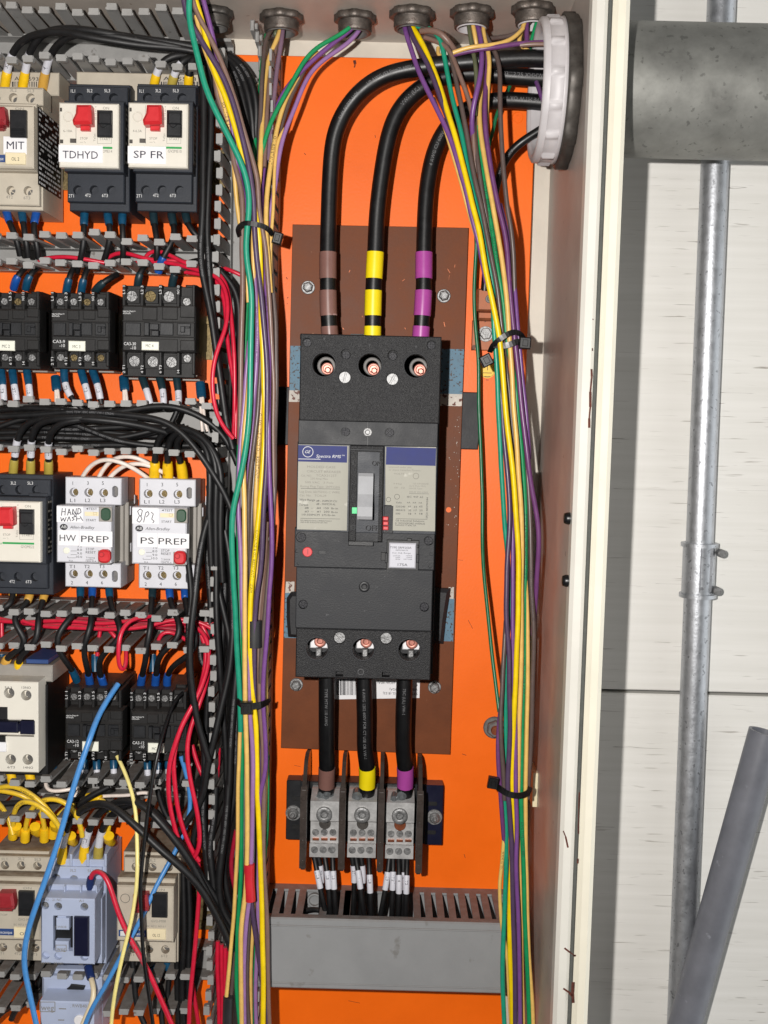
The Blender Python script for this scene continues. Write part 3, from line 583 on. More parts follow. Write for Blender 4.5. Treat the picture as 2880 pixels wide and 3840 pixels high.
while x < 1600:
    xe = x+36
    if not any(g[0] < (x+xe)/2 < g[1] for g in gaps):
        X0 = W('H', x, 860, 35)[0]; X1 = W('H', xe, 860, 35)[0]
        if X1 < xb: b.rect(X0, X1, zf-4, zf-2, 11, 58, 0)
    x += 60
X0 = W('H', 655, 880, 35)[0]; b.rect(X0, X0+9, zf-4, zf-2, 11, 58, 0)
b.build('slotted_body', 'duct_cover', cd)
X, Z = W('H', 525, 880, 4); b = MB(); b.ring(X, Z, 4.6, 6.4, 2.2, 5.5); b.build('rivet', 'duct_cover', cd)

# steel mounting rails behind the devices
for c, y, lab in (('A', 1045, 'topmost'), ('B', 590, 'second'), ('C', 520, 'third'), ('D', 215, 'fourth'), ('D', 1330, 'lowest')):
    Z = W(c, 500, y, 8)[1]; X1 = xr-3; t = thing('mounting_rail', 'zinc mounting rail behind the %s row of devices' % lab, 'rail', (-250, 0, Z), 'zinc mounting rails')
    b = MB(); b.rect(XL, X1, Z-12.5, Z+12.5, .2, 1.4, 0); b.rect(XL, X1, Z+11.4, Z+12.5, 1.4, 7, 0); b.rect(XL, X1, Z-12.5, Z-11.4, 1.4, 7, 0); b.rect(XL, X1, Z+12.5, Z+17.5, 5.9, 7, 0); b.rect(XL, X1, Z-17.5, Z-12.5, 5.9, 7, 0); b.build('rail', 'brass', t)
X, Z = W('R4', 840, 2050, 40); Zm, hm = Wx('R4', 850, 2050, XS)
b = MB(); b.side(XS-4, XS-.1, [(hm-14, Zm-14), (hm+14, Zm-14), (hm+14, Zm+14), (hm-14, Zm+14)]); o = b.build('tie_mount', 'nylon_cream', loc=(XS, hm, Zm)); tag(o, 'square cream adhesive tie mount on the side wall behind the right bundle', 'tie mount')

# ================================================================== the main breaker
bx, bz = W('F', 722, 1400, 86)
BK = thing('circuit_breaker', 'large black three pole breaker with grey and blue labels on brown plate', 'circuit breaker', (bx, 6.5, bz))
b = MB(); b.px('P', 1135, 1275, 1640, 2535, 6.6, 70, .5); b.build('base', 'black_plastic', BK)
# upper terminal cover with three lug wells
lugs = [(475, 705, 66, 30), (735, 708, 66, 30), (995, 712, 66, 30)]
b = MB(); b.px('F', 340, 542, 1131, 1028, 70, 90, .8, lugs+[(380, 580, 27, 4), (1083, 595, 27, 4), (600, 645, 30, 6), (865, 652, 30, 6), (593, 775, 36, 3), (862, 785, 36, 3)])
b.px('F', 340, 536, 575, 560, 60, 89.6, .5); b.px('F', 622, 540, 842, 560, 60, 89.6, .5); b.px('F', 892, 548, 1131, 565, 60, 89.6, .5)
b.build('upper_cover', 'black_abs', BK)
for x, y, _, _ in lugs:
    X, Z = W('F', x+14, y+8, 74); k = mmpx('F', 80)
    b = MB(); b.ring(X, Z, 34*k, 52*k, 62, 76); b.disc(X, Z, 50*k, 61, 66, .5, 24); lg_ = b.build('lug', 'dull_zinc', BK)
    b = MB(); b.disc(X+1, Z-2.2, 32*k, 66, 80, .8, 20); b.ring(X+1, Z-2.2, 20*k, 34*k, 76, 81.5); b.build('clamp_bolt', 'pink_compound', lg_)
    b = MB(); b.disc(X+1.6, Z-3.4, 19*k, 80, 85, .8, 6, .3); b.build('hex_recess', 'pink_compound', lg_)
    b = MB(); b.ring(*W('F', x, y, 90), 67*mmpx('F', 90), 74*mmpx('F', 90), 89.8, 90.4); b.build('well_rim', 'black_smooth', BK)
for x, y, r, m, kd in ((380, 580, 22, 'print_black', 'cross'), (1083, 595, 22, 'print_black', 'cross'), (600, 650, 22, 'print_black', 'cross'), (865, 657, 22, 'print_black', 'cross'), (593, 777, 33, 'zinc', 'slot'), (862, 787, 33, 'zinc', 'slot')):
    pscrew(BK, 'F', x, y, 90, r, 4.2 if r == 22 else 2.6, m, kd, 'cover_screw', 2.0)
b = MB()
for x, y in ((477, 560), (733, 595), (995, 605)): b.pxpoly('F', [(x-7, y-7), (x+7, y-7), (x, y+9)], 90, 90.25, 0)
b.build('phase_arrow', 'black_smooth', BK)
b = MB(); b.px('F', 625, 530, 700, 552, 50, 74, 2.0); b.build('grease_blob', 'grey_grease', BK)
# centre parts
b = MB(); b.px('F', 331, 1022, 1118, 1162, 60, 88.6, .5, [(598, 1085, 28, 3), (847, 1090, 28, 3)]); b.build('trim_strip', 'black_smooth', BK)
for x, y in ((598, 1085), (847, 1090)): pscrew(BK, 'F', x, y, 88.6, 23, 2.6, 'print_black', 'cross', 'cover_screw', 2.0)
pscrew(BK, 'F', 722, 1087, 88.6, 26, 0, 'zinc', 'socket', 'trip_screw', 1.0)
b = MB(); b.px('F', 720.5, 1028, 723, 1060, 88.6, 88.9, 0); b.px('F', 720.5, 1115, 723, 1160, 88.6, 88.9, 0); b.build('seam_rib', 'black_plastic', BK)
b = MB(); b.px('F', 320, 1150, 1113, 1660, 60, 87.4, .6); b.build('label_frame', 'slate_plastic', BK)
b = MB(); b.px('F', 326, 1160, 610, 1642, 87.4, 87.75, .1); LA = b.build('label', 'label_grey', BK)
b = MB(); b.pxpoly('F', [(822, 1170), (1109, 1170), (1103, 1648), (858, 1643), (858, 1500), (822, 1498)], 87.4, 87.75, .1); LB = b.build('label', 'label_grey', BK)
b = MB(); b.px('F', 329, 1163, 606, 1256, 87.75, 87.85, 0); b.build('blue_band', 'label_blue', LA)
b = MB(); b.px('F', 826, 1174, 1107, 1274, 87.75, 87.85, 0); b.build('blue_band', 'label_blue', LB)
hl = 87.85
b = MB(); text(b, 'F', 430, 572, 1230, 17, 'Spectra RMS', hl, shear=.25); text(b, 'F', 576, 592, 1222, 7, 'TM', hl); line(b, 'F', 330, 1238, 456, 1240, hl, .4)
text(b, 'F', 368, 400, 1205, 16, 'GE', hl, shear=.3); X, Z = W('F', 384, 1198, hl); b.ring(X, Z, 3.6, 4.2, hl-.05, hl+.15)
b.build('lettering', 'print_white', LA)
b = MB(); hl = 87.75
for x0, x1, y, ch, t in ((380, 540, 1288, 13, 'MOLDED CASE'), (378, 572, 1314, 13, 'CIRCUIT BREAKER'), (346, 406, 1337, 11, 'Cat. NO.'), (430, 548, 1337, 13, 'TCAX3125T'), (398, 500, 1354, 11, '250 Amp Max.'), (368, 528, 1375, 11, '500 VAC   3 Pole'), (342, 566, 1398, 12, 'Rating Plug Type: SRPF250A'),
          (337, 564, 1428, 12, 'Lug Data: 60/75DEG C WIRE'), (337, 488, 1449, 12, 'Cat. No.   TCAL29')): text(b, 'F', x0, x1, y, ch, t, hl)
b.build('faded_lettering', 'print_grey', LA)
b = MB()
for x0, x1, y, ch, t in ((335, 425, 1474, 12, 'Wire Range'), (432, 548, 1480, 11, '#8 - 350MCM CU'), (432, 540, 1498, 11, '#8 - 350MCM AL'), (334, 386, 1502, 12, 'Torque'), (366, 388, 1520, 11, '#8'), (402, 502, 1520, 11, '--   #4  150'), (516, 554, 1523, 11, 'lb-in'), (366, 388, 1540, 11, '#3'), (402, 506, 1540, 11, '--   #1  200'), (516, 552, 1544, 11, 'lb-in'), (350, 490, 1558, 11, '1/0-350MCM  275'), (496, 538, 1561, 11, 'lb-in'),
          (342, 518, 1589, 7, 'FOR SERIES RATINGS COMBINATIONS IS'), (342, 494, 1599, 7, 'AND IS SEE GE BULLETIN GET-7002')): text(b, 'F', x0, x1, y, ch, t, hl)
line(b, 'F', 344, 1405, 566, 1409, hl, .25); line(b, 'F', 342, 1574, 566, 1578, hl, .25); b.build('lettering', 'print_black', LA)
b = MB()
for x0, x1, y, ch, t in ((842, 970, 1288, 10, 'Licensed under one'), (842, 1020, 1304, 10, 'or more Canadian Patents'), (870, 930, 1326, 9, 'VOLTS'), (980, 1066, 1382, 8, '125 IHP FRAME'), (956, 1050, 1394, 8, '3or2 Pole Unit'), (956, 1030, 1408, 8, 'HACR Type'), (958, 1062, 1429, 9, 'ISSUE ZG-6243'), (870, 915, 1382, 8, 'HQ'), (872, 932, 1404, 8, 'S0  22')): text(b, 'F', x0, x1, y, ch, t, hl)
X, Z = W('F', 995, 1335, hl); b.ring(X, Z, 1.9, 2.4, hl-.1, hl+.12); b.build('faded_lettering', 'print_grey', LB)
b = MB()
for x0, x1, y, ch, t in ((945, 1035, 1457, 10, 'IEC  947 .65'), (882, 914, 1489, 10, 'Volts'), (945, 1030, 1489, 9, 'kA   kA   kA'), (880, 934, 1512, 10, '220/240'), (952, 968, 1512, 10, '65'), (983, 1000, 1514, 10, '33'), (1014, 1032, 1512, 10, '65'), (880, 934, 1532, 10, '380/415'), (952, 968, 1534, 10, '35'), (983, 1000, 1534, 10, '17'), (1014, 1032, 1534, 10, '25'), (880, 906, 1552, 10, '500'), (952, 968, 1553, 10, '18'), (986, 996, 1553, 10, '9'), (1014, 1032, 1553, 10, '18'),
          (880, 1042, 1591, 10, 'GE Industrial Solutions'), (876, 1046, 1606, 10, '41 WOODFORD AVENUE'), (878, 996, 1616, 8, 'PLAINVILLE, CT 06062, USA')): text(b, 'F', x0, x1, y, ch, t, hl)
text(b, 'F', 1061, 120, 1575, 10, 'SFJ21483M0284', hl, rot=90); line(b, 'F', 882, 1576, 1060, 1580, hl, .25); line(b, 'F', 956, 1434, 1068, 1436, hl, .2)
X, Z = W('F', 888, 1452, hl); b.ring(X, Z, 1.7, 2.1, hl-.1, hl+.12); X, Z = W('F', 840, 1468, hl); b.ring(X, Z, 1.5, 1.9, hl-.1, hl+.12)
b.build('lettering', 'print_black', LB)
# toggle
X0, X1, Z0, Z1 = PR('P', 1312, 1672, 1436, 2035, 92)
b = MB(); b.px('P', 1309, 1670, 1437, 2034, 60, 92, .8, [((1378-0), 1864, (42, 170), 9)]); ES = b.build('toggle_frame', 'black_abs', BK)
b = MB(); b.px('F', 624, 1182, 808, 1192, 92, 93, .3); b.build('frame_rib', 'black_smooth', ES)
b = MB(); text(b, 'F', 634, 644, 1270, 26, 'I', 92); text(b, 'F', 745, 796, 1276, 28, 'ON', 92); text(b, 'G', 628, 650, 130, 28, 'O', 92); text(b, 'G', 708, 780, 135, 32, 'OFF', 92); b.build('raised_lettering', 'black_smooth', ES)
X0, X1, Z0, Z1 = PR('F', 667, 1322, 752, 1530, 100)
TG = MB(); TG.side(X0, X1, [(84, Z1), (96, Z1+.3), (98, Z1-2), (99.5, Z0+12), (105, Z0+3), (105.5, Z0-4), (103.5, Z0-6.5), (84, Z0-6)]); TG.build('toggle', 'toggle_grey', BK, 'pale grey toggle in the on position')
b = MB(); b.px('F', 633, 1512, 662, 1548, 92, 92.4, .1); b.build('indicator', 'indicator_green', BK)
b = MB(); b.px('F', 812, 1500, 868, 1660, 70, 87.9, .5); b.build('recess_block', 'black_smooth', BK)
b = MB()
for k in range(3): b.px('F', 808, 1565+k*27, 839, 1587+k*27, 86, 90.5-k*.6, .5)
b.build('trip_button', 'red_plastic', BK)
# adjustment strip below
b = MB(); b.px('G', 305, 128, 1103, 352, 60, 87.0, .6, [(345, 172, 30, 4), (1068, 192, 28, 4), (322, 252, 10, 2), (330, 320, 9, 2), (1083, 268, 11, 2), (1075, 338, 10, 2)]); b.build('adjust_panel', 'black_smooth', BK)
for x, y in ((350, 174), (1068, 194)): pscrew(BK, 'G', x, y, 87, 22, 3.6, 'print_black', 'cross', 'cover_screw', 2.0)
X, Z = W('G', 382, 255, 87); b = MB(); k = mmpx('G', 87); b.disc(X, Z, 28*k, 86, 88.6, .4, 24); rb_ = b.build('adjust_dial', 'red_plastic', BK)
b = MB(); text(b, 'G', 374, 392, 270, 32, '1', 88.6); b.build('dial_mark', 'dull_red', rb_)
b = MB(); text(b, 'G', 395, 440, 208, 12, 'MAX', 87); text(b, 'G', 372, 436, 306, 12, 'MIN', 87); b.px('G', 445, 248, 486, 268, 87, 87.3, .1); b.build('raised_lettering', 'black_plastic', BK)
b = MB(); b.px('G', 612, 195, 755, 222, 80, 91, .4); b.build('frame_foot', 'black_plastic', BK)
b = MB(); b.px('G', 828, 188, 1012, 362, 80, 88.4, .4); b.px('G', 945, 180, 970, 195, 80, 89, .3); b.px('G', 797, 258, 828, 305, 80, 88.4, .3); b.build('plug_frame', 'deep_black', BK)
b = MB(); b.px('G', 842, 205, 996, 350, 86, 92, .9); RP = b.build('rating_plug', 'silver_label', BK)
b = MB()
for x0, x1, y, ch, t in ((848, 970, 236, 12, 'TYPE SRPF250A'), (880, 950, 249, 7, 'SRPF250A175'), (862, 966, 264, 7, 'Inst. Adj. Range'), (866, 906, 280, 6, 'LO515A'), (940, 974, 280, 6, '1035A'), (880, 906, 290, 6, '655A'), (940, 974, 290, 6, '1345A'), (880, 906, 300, 6, '815A'), (926, 974, 300, 6, 'HI1750A'), (892, 947, 335, 15, '175A')): text(b, 'G', x0, x1, y, ch, t, 92)
b.build('lettering', 'print_black', RP)
b = MB(); b.px('G', 1000, 215, 1010, 235, 84, 89, .3); b.px('G', 998, 268, 1012, 318, 84, 89.5, .4); b.px('G', 820, 262, 834, 318, 84, 89.5, .4); b.build('latch', 'black_plastic', BK)
# lower cover
b = MB(); b.px('G', 311, 346, 1091, 700, 60, 88.6, .6, [(357, 553, 27, 4), (1043, 568, 27, 4)]); b.build('lower_cover', 'black_smooth', BK)
X, Z = W('G', 703, 453, 88.6); k = mmpx('G', 88.6); b = MB(); b.ring(X, Z, 12*k, 31*k, 88, 89.3); b.disc(X, Z, 20*k, 87, 88.9, .2); b.build('sealing_screw', 'black_plastic', BK)
for x, y in ((357, 553), (1043, 568)): pscrew(BK, 'G', x, y, 88.6, 23, 3.4, 'print_black', 'cross', 'cover_screw', 2.2)
wells = [(435, 803, 63, 26), (697, 806, 63, 26), (957, 812, 63, 26)]
b = MB(); b.px('G', 309, 692, 1086, 978, 66, 90, .8, wells+[(563, 742, 36, 3), (826, 745, 36, 3), (562, 946, (22, 15), 8), (824, 950, (22, 15), 8)]); b.build('bottom_cover', 'black_abs', BK)
for x, y, _, _ in wells:
    X, Z = W('G', x, y, 80); k = mmpx('G', 80)
    b = MB(); b.disc(X, Z, 62*k, 64, 64.6, .1, 24); b.build('well_floor', 'deep_black', BK)
    b = MB(); b.px('G', x-38, y-55, x+62, y-2, 64, 72, .6); jw = b.build('lug', 'sticker_white', BK)
    b = MB(); b.ring(X+2, Z+4.6, 15*k, 34*k, 72, 75.5); b.disc(X+2, Z+4.6, 16*k, 72, 74, .2, 6); b.build('clamp_bolt', 'pink_compound', jw)
    b = MB(); b.px('G', x-50, y+15, x+58, y+44, 64, 70, .5); b.px('G', x-8, y-2, x+26, y+66, 66, 77, .8); b.build('contact_spring', 'zinc', BK)
    X, Z = W('G', x, y, 90); b = MB(); b.ring(X, Z, 64*mmpx('G', 90), 72*mmpx('G', 90), 89.8, 90.3); b.build('well_rim', 'black_smooth', BK)
for x, y in ((563, 742), (826, 745)): pscrew(BK, 'G', x, y, 90, 33, 2.6, 'zinc', 'slot', 'cover_screw', 2.0)
b = MB(); X, Z = W('G', 683, 935, 90); b.ring(X, Z, 2.0, 2.4, 90, 90.15); b.build('chalk_ring', 'print_dim', BK)

# ================================================================== distribution block
bx, bz = W('H', 780, 430, 20)
DB = thing('distribution_block', 'three pole power distribution block with grey metal lugs and dark fins', 'distribution block', (bx, 0, bz))
b = MB(); b.pxround('H', 375, 250, 540, 576, .3, 14, .05, .6); b.px('H', 440, 262, 1110, 590, .3, 18, .6); b.build('base', 'black_plastic', DB)
b = MB(); b.pxround('H', 1096, 275, 1191, 603, .3, 14.5, .06, .6); b.build('base_end', 'navy_plastic', DB)
for x, y in ((432, 350), (432, 498), (1135, 377), (1128, 526)): b = MB(); b.pxround('H', x-27, y-9, x+27, y+13, 13, 14.8, .4, .1); b.build('mounting_slot', 'deep_black', DB)
for x, y in ((413, 433), (1147, 455)):
    X, Z = W('H', x, y, 18); b = MB(); b.disc(X, Z, 6.6, 14.3, 15.6, .3, 22); b.disc(X, Z, 4.4, 15.6, 20, 1.6, 18); b.disc(X, Z, 2.0, 20, 22, .8, 12); b.build('mounting_screw', 'zinc', DB)
for x, y0, y1 in ((462, 250, 738), (662, 258, 745), (862, 262, 752), (1062, 272, 762)):
    X, Zb_ = W('H', x, y1, 60); Zt_ = W('H', x, y0, 60)[1]+3; p = [(3, Zb_+6), (20, Zb_+1), (56, Zb_+1), (61, Zb_+4), (62, Zb_+12), (62, Zt_-22), (60, Zt_-12), (40, Zt_+6), (26, Zt_+8), (14, Zt_+6), (3, Zt_+4)]
    b = MB(); b.side(X-1.6, X+1.6, p); b.side(X-2.6, X+2.6, [(58, Zb_+4), (63, Zb_+5), (63, Zt_-16), (58, Zt_-10)])
    for q in (.12, .33, .55, .78): b.disc(X, Zb_+(Zt_-Zb_)*q, 1.9, 58, 63.8, .3, 14)
    b.build('barrier_fin', 'smoked_plastic', DB)
for i, (xl, dy) in enumerate(((487, 0), (683, 2), (878, 8))):
    xr_ = xl+160
    X0, X1, _, _ = PR('H', xl+14, 370, xr_+6, 470, 44)
    zz = lambda y, h: W('H', xl+80, y+dy, h)[1]
    b = MB(); b.side(X0, X1, [(14, zz(300, 26)), (26, zz(300, 26)), (44, zz(366, 44)), (44, zz(468, 44)), (38, zz(472, 38)), (38, zz(580, 38)), (46, zz(586, 46)), (46, zz(656, 46)), (14, zz(656, 46)+4)])
    LG = b.build('lug_block', 'block_metal', DB)
    pscrew(LG, 'H', xl+88, 432+dy, 44, 42, 0, 'zinc', 'socket', 'clamp_screw', 3.0)
    X, Z = W('H', xl+90, 488+dy, 42); b = MB(); b.disc(X, Z, 4.8, 38, 39.5, .3, 18); b.disc(X, Z, 2.6, 39.5, 40.2, .2, 14); b.build('inspection_hole', 'copper' if i == 2 else 'locknut_dark', LG)
    for k, x in enumerate((xl+43, xl+88, xl+133)):
        pscrew(LG, 'H', x, 525+dy, 38, 18, -.1, 'zinc', 'slot', 'wire_screw', 1.4); pscrew(LG, 'H', x-6, 616+dy, 46, 19, -.1, 'zinc', 'slot', 'wire_screw', 1.0)
        b = MB(); b.px('H', x-17, 561+dy, x+17, 572+dy, 38, 40.5, .8); b.build('copper_strand', 'copper', LG)
    b = MB(); random.seed(i+3)
    X, Z = W('H', xl+90, 340+dy, 40)
    for k in range(5): b.disc(X+random.uniform(-5, 5), Z+random.uniform(-3, 3), random.uniform(2.5, 4.5), 28, 41+random.uniform(-3, 2), 2.5, 12)
    b.build('grease_blob', 'grey_grease', LG)

# ================================================================== motor starters, contactors and overload units on the left
def holes(pts, r, d): return [(x, y, r, d) for x, y in pts]
def side_face(parent, X, z0, z1, h0, h1, m='deep_black', rows=9, pr='print_dim', seed=1):
    rnd = random.Random(seed); b = MB(); b.side(X, X+.25, [(h0, z0), (h1, z0), (h1, z1), (h0, z1)]); o = b.build('side_label', m, parent)
    b = MB(); n = 0
    for k in range(rows):
        z = z1-(k+.6)*(z1-z0)/rows; h = h1-2
        while h > h0+4:
            w = rnd.uniform(2, 7); w = min(w, h-h0-2)
            if rnd.random() < .78: b.add([(X+.3, h, z), (X+.3, h-w, z), (X+.3, h-w, z+(z1-z0)/rows*.45), (X+.3, h, z+(z1-z0)/rows*.45)], [(0, 1, 2, 3)]); n += 1
            h -= w+rnd.uniform(.8, 2)
    if n: b.build('print', pr, o)

def gv2(name, label, group, dx, dz, txt, fit, screws, sticker=None, rating='4-6.3A', stt=None):
    OFF[:] = [dx, dz]; X, Z = W('A', 983, 842, 81)
    t = thing(name, label, 'motor starter', (X, 7, Z), group)
    b = MB(); b.px('A', 858, 545, 1225, 1300, 7.5, 60, .6); b.px('A', 832, 640, 1195, 1060, 60, 75, .5); b.px('A', 885, 1255, 1180, 1300, 20, 56, .6); b.build('body', 'slate_plastic', t)
    for nm, y0, y1, hs in (('upper_terminal_block', 540, 646, [(918, 608), (1025, 608), (1133, 610)]), ('lower_terminal_block', 1072, 1256, [(907, 1183), (1010, 1183), (1117, 1185)])):
        b = MB(); b.px('A', 845 if y0 > 900 else 856, y0, 1192 if y0 > 900 else 1216, y1, 50, 66, .7, holes(hs, 29, 9)); o = b.build(nm, 'slate_plastic', t)
        for q in hs: pscrew(o, 'A', q[0]+6, q[1]+8, 66, 22, 8, screws, 'cross')
    b = MB(); b.px('A', 1085, 628, 1205, 650, 40, 67, .4); b.build('top_catch', 'slate_plastic', t)
    b = MB(); b.px('A', 802, 650, 1164, 1033, 74, 81, 1.0); fc = b.build('front_cover', 'white_plastic', t)
    b = MB(); b.px('A', 1037, 688, 1128, 846, 80, 84.5, .8); b.px('A', 1045, 700, 1126, 770, 84, 86.5, .8); X_, Z_ = W('A', 1075, 770, 86); b.disc(X_, Z_, 2.6, 84, 85.6, .5); b.build('start_rocker', 'black_plastic', t)
    b = MB(); b.pxpoly('A', [(910, 648), (1000, 648), (1003, 700), (1004, 768), (890, 772), (884, 742), (905, 700)], 80.5, 92, 2.0); b.px('A', 934, 772, 992, 810, 80.5, 85, .5); b.build('stop_knob', 'red_plastic', t)
    b = MB(); X_, Z_ = W('A', 858, 728, 81); b.ring(X_, Z_, 3.2, 3.9, 80.8, 81.6); b.disc(X_, Z_, 3.1, 80.8, 81.4, .2); b.build('current_dial', 'white_plastic', t)
    b = MB(); b.px('A', 868, 862, 905, 887, 80.8, 81.8, .2); b.px('A', 805, 670, 818, 692, 80.8, 81.5, .2); b.px('A', 805, 868, 824, 890, 80.8, 81.5, .2); b.build('test_slot', 'locknut_dark', t)
    b = MB()
    for x0, x1, y, ch, s in ((1073, 1112, 681, 16, 'ON'), (930, 978, 868, 14, 'STOP'), (1053, 1118, 872, 14, 'START'), (826, 882, 822, 15, rating), (1045, 1130, 949, 17, txt)): text(b, 'A', x0, x1, y, ch, s, 81)
    text(b, 'A', 1026, 46, 880, 12, 'TeSys', 81, rot=90); text(b, 'A', 1018, 70, 745, 9, 'TH 15 04', 81, rot=90); text(b, 'A', 1032, 80, 745, 9, '01 12 A1 6', 81, rot=90)
    for p in ((905, 655, 905, 893), (1038, 850, 1038, 893), (1125, 850, 1125, 893), (1038, 893, 1125, 893), (905, 893, 905, 780), (930, 885, 950, 885), (955, 880, 965, 890)): line(b, 'A', *p, 81, .2)
    b.build('lettering', 'print_grey', fc)
    b = MB(); b.px('A', 930, 912, 1128, 924, 80.9, 81.2, 0); text(b, 'A', 810, 928, 924, 17, 'Schneider', 81, shear=.1); b.build('green_print', 'green_print', fc)
    b = MB()
    for x0, x1, y, s in ((867, 893, 576, '1L1'), (967, 1001, 574, '3L2'), (1075, 1111, 574, '5L3'), (850, 882, 1228, '2T1'), (952, 986, 1225, '4T2'), (1057, 1093, 1226, '6T3')): text(b, 'A', x0, x1, y, 19, s, 66)
    b.build('terminal_lettering', 'print_white', t)
    Xr = PR('A', 832, 640, 1195, 1060, 75)[1]; z1 = W('A', 1195, 690, 60)[1]; z0 = W('A', 1195, 1060, 60)[1]; side_face(t, Xr, z0+2, z1, 22, 72, 'deep_black', 12, 'print_grey', seed=len(txt)+int(abs(dx)))
    if stt:
        x0, y0, x1, y1 = stt[0]; b = MB(); b.px('A', x0, y0, x1, y1, 80.9, 81.5, .1); o = b.build('name_sticker', 'sticker_white', t)
        b = MB(); text(b, 'A', *stt[1], sticker, 81.5); b.build('lettering', 'marker_ink', o)
    OFF[:] = [0, 0]; return t
GS = 'black and white motor starters'
gv2('motor_starter', 'motor starter with white sticker reading SP FR, beside the coloured wires', GS, 0, 0, 'GV2ME10', 0, 'zinc', 'SP FR', '4-6.3A', ((797, 912, 1030, 1016), (832, 1020, 982, 43)))
d = shift('A', 983, 842, 'A', 551, 842, 81); gv2('motor_starter', 'motor starter with white sticker reading TDHYD', GS, d[0], d[1], 'GV2ME14', 0, 'print_black', 'TDHYD', '6-10A', ((799, 905, 1068, 1008), (822, 1041, 984, 45)))
d = shift('A', 1081, 766, 'C', 159, 428, 85); gv2('motor_starter', 'black and white motor starter beside the white HW PREP overload unit', GS, d[0], d[1], 'GV2ME22', 0, 'zinc')

def gv2m(label, dx, dz, name_txt=None, tagtxt='OL 2', flip=False, rock='print_black', seed=0, logo=True):
    """older beige starter, traced on the one at the photo's left edge"""
    OFF[:] = [dx, dz]; X, Z = W('A', 22, 850, 81)
    t = thing('beige_motor_starter', label, 'motor starter', (X, 7, Z), 'older beige motor starters')
    b = MB(); b.px('A', -95, 560, 262, 1290, 7.5, 60, .6); b.px('A', -150, 650, 222, 1050, 60, 74, .8); b.build('body', 'beige_plastic', t)
    for nm, y0, y1, x0, x1, hs in (('upper_terminal_block', 548, 648, -100, 263, [(-25, 607), (83, 608), (190, 610)]), ('lower_terminal_block', 1075, 1272, -125, 240, [(-38, 1183), (68, 1185), (175, 1187)])):
        b = MB(); b.px('A', x0, y0, x1, y1, 46, 66, .8, holes(hs, 28, 8)); o = b.build(nm, 'beige_plastic', t)
        for q in hs: pscrew(o, 'A', q[0]+5, q[1]+7, 66, 22, 7, 'dull_zinc', 'slot')
    b = MB(); b.px('A', -162, 662, 204, 1035, 73, 81, 1.2); fc = b.build('front_cover', 'beige_plastic', t)
    b = MB(); b.px('A', 60, 686, 160, 848, 80, 85, .8)
    for k in range(5): b.px('A', 66, 798+k*10, 152, 803+k*10, 84.8, 85.8, .2)
    b.build('start_rocker', 'black_plastic', t)
    b = MB(); b.pxpoly('A', [(-75, 660), (20, 660), (32, 740), (30, 772), (-72, 776)], 80, 91, 1.8)
    for k in range(5): b.px('A', -66, 740+k*13, 18, 746+k*13, 80.5, 92-k, .3)
    b.px('A', -62, 776, 16, 808, 80, 85, .4); b.build('stop_knob', 'dull_red', t)
    X_, Z_ = W('A', -110, 738, 81); b = MB(); b.ring(X_, Z_, 3.3, 3.8, 80.8, 81.5); b.build('current_dial', 'print_grey', t)
    b = MB(); b.px('A', -150, 962, 32, 1006, 80.9, 81.3, .1); lg2 = b.build('blue_strip', 'logo_blue', t)
    b = MB(); b.px('A', -140, 968, -108, 1000, 81.3, 81.35, 0); text(b, 'A', -100, 22, 994, 20, 'telemecanique', 81.3); b.build('lettering', 'print_white', lg2)
    b = MB(); b.px('A', 33, 950, 156, 1020, 80.9, 82.4, .4); tg_ = b.build('name_tag', 'tag_cream', t)
    b = MB(); text(b, 'A', 72, 120, 999, 20, tagtxt, 82.4); b.build('lettering', 'print_black', tg_)
    b = MB()
    for x0, x1, y, ch, s in ((95, 150, 684, 15, 'ON'), (-70, -10, 872, 14, 'STOP'), (92, 150, 868, 14, 'START'), (62, 160, 905, 16, 'GV2-M08'), (32, 158, 940, 13, 'IEC 947-2, 947-4-1')): text(b, 'A', x0, x1, y, ch, s, 81)
    for x0, x1, y, s in ((-45, -10, 572, '1L1'), (62, 104, 570, '3L2'), (170, 212, 574, '5L3'), (-70, -32, 1232, '2T1'), (38, 80, 1235, '4T2'), (147, 188, 1240, '6T3')): text(b, 'A', x0, x1, y, 18, s, 66)
    b.build('lettering', 'print_grey', fc)
    Xr = PR('A', -95, 560, 262, 1290, 60)[1]+.1
    if name_txt:
        z1 = W('A', 235, 690, 60)[1]; z0 = W('A', 235, 1050, 60)[1]; side_face(t, Xr, z0-14, z1, 14, 72, 'deep_black', 16, 'print_white', 5)
        b = MB(); b.px('A', 22, 852, 164, 956, 80.9, 81.5, .1); o = b.build('name_sticker', 'sticker_white', t)
        b = MB(); text(b, 'A', 42, 152, 927, 46, name_txt, 81.5); b.build('lettering', 'marker_ink', o)
    OFF[:] = [0, 0]; return t
gv2m('beige motor starter with white sticker reading MIT at the left edge', 0, 0, 'MIT', 'OL 2')
d = shift('A', 110, 766, 'D', 159, 1312, 85); gv2m('dusty beige motor starter at the left edge under the yellow jumper wires', d[0], d[1], None, 'OL')
d = shift('A', 110, 766, 'D', 990, 1322, 85); gv2m('dusty beige motor starter right of the pale blue contactor, tag reading OL 12', d[0], d[1], None, 'OL 12')
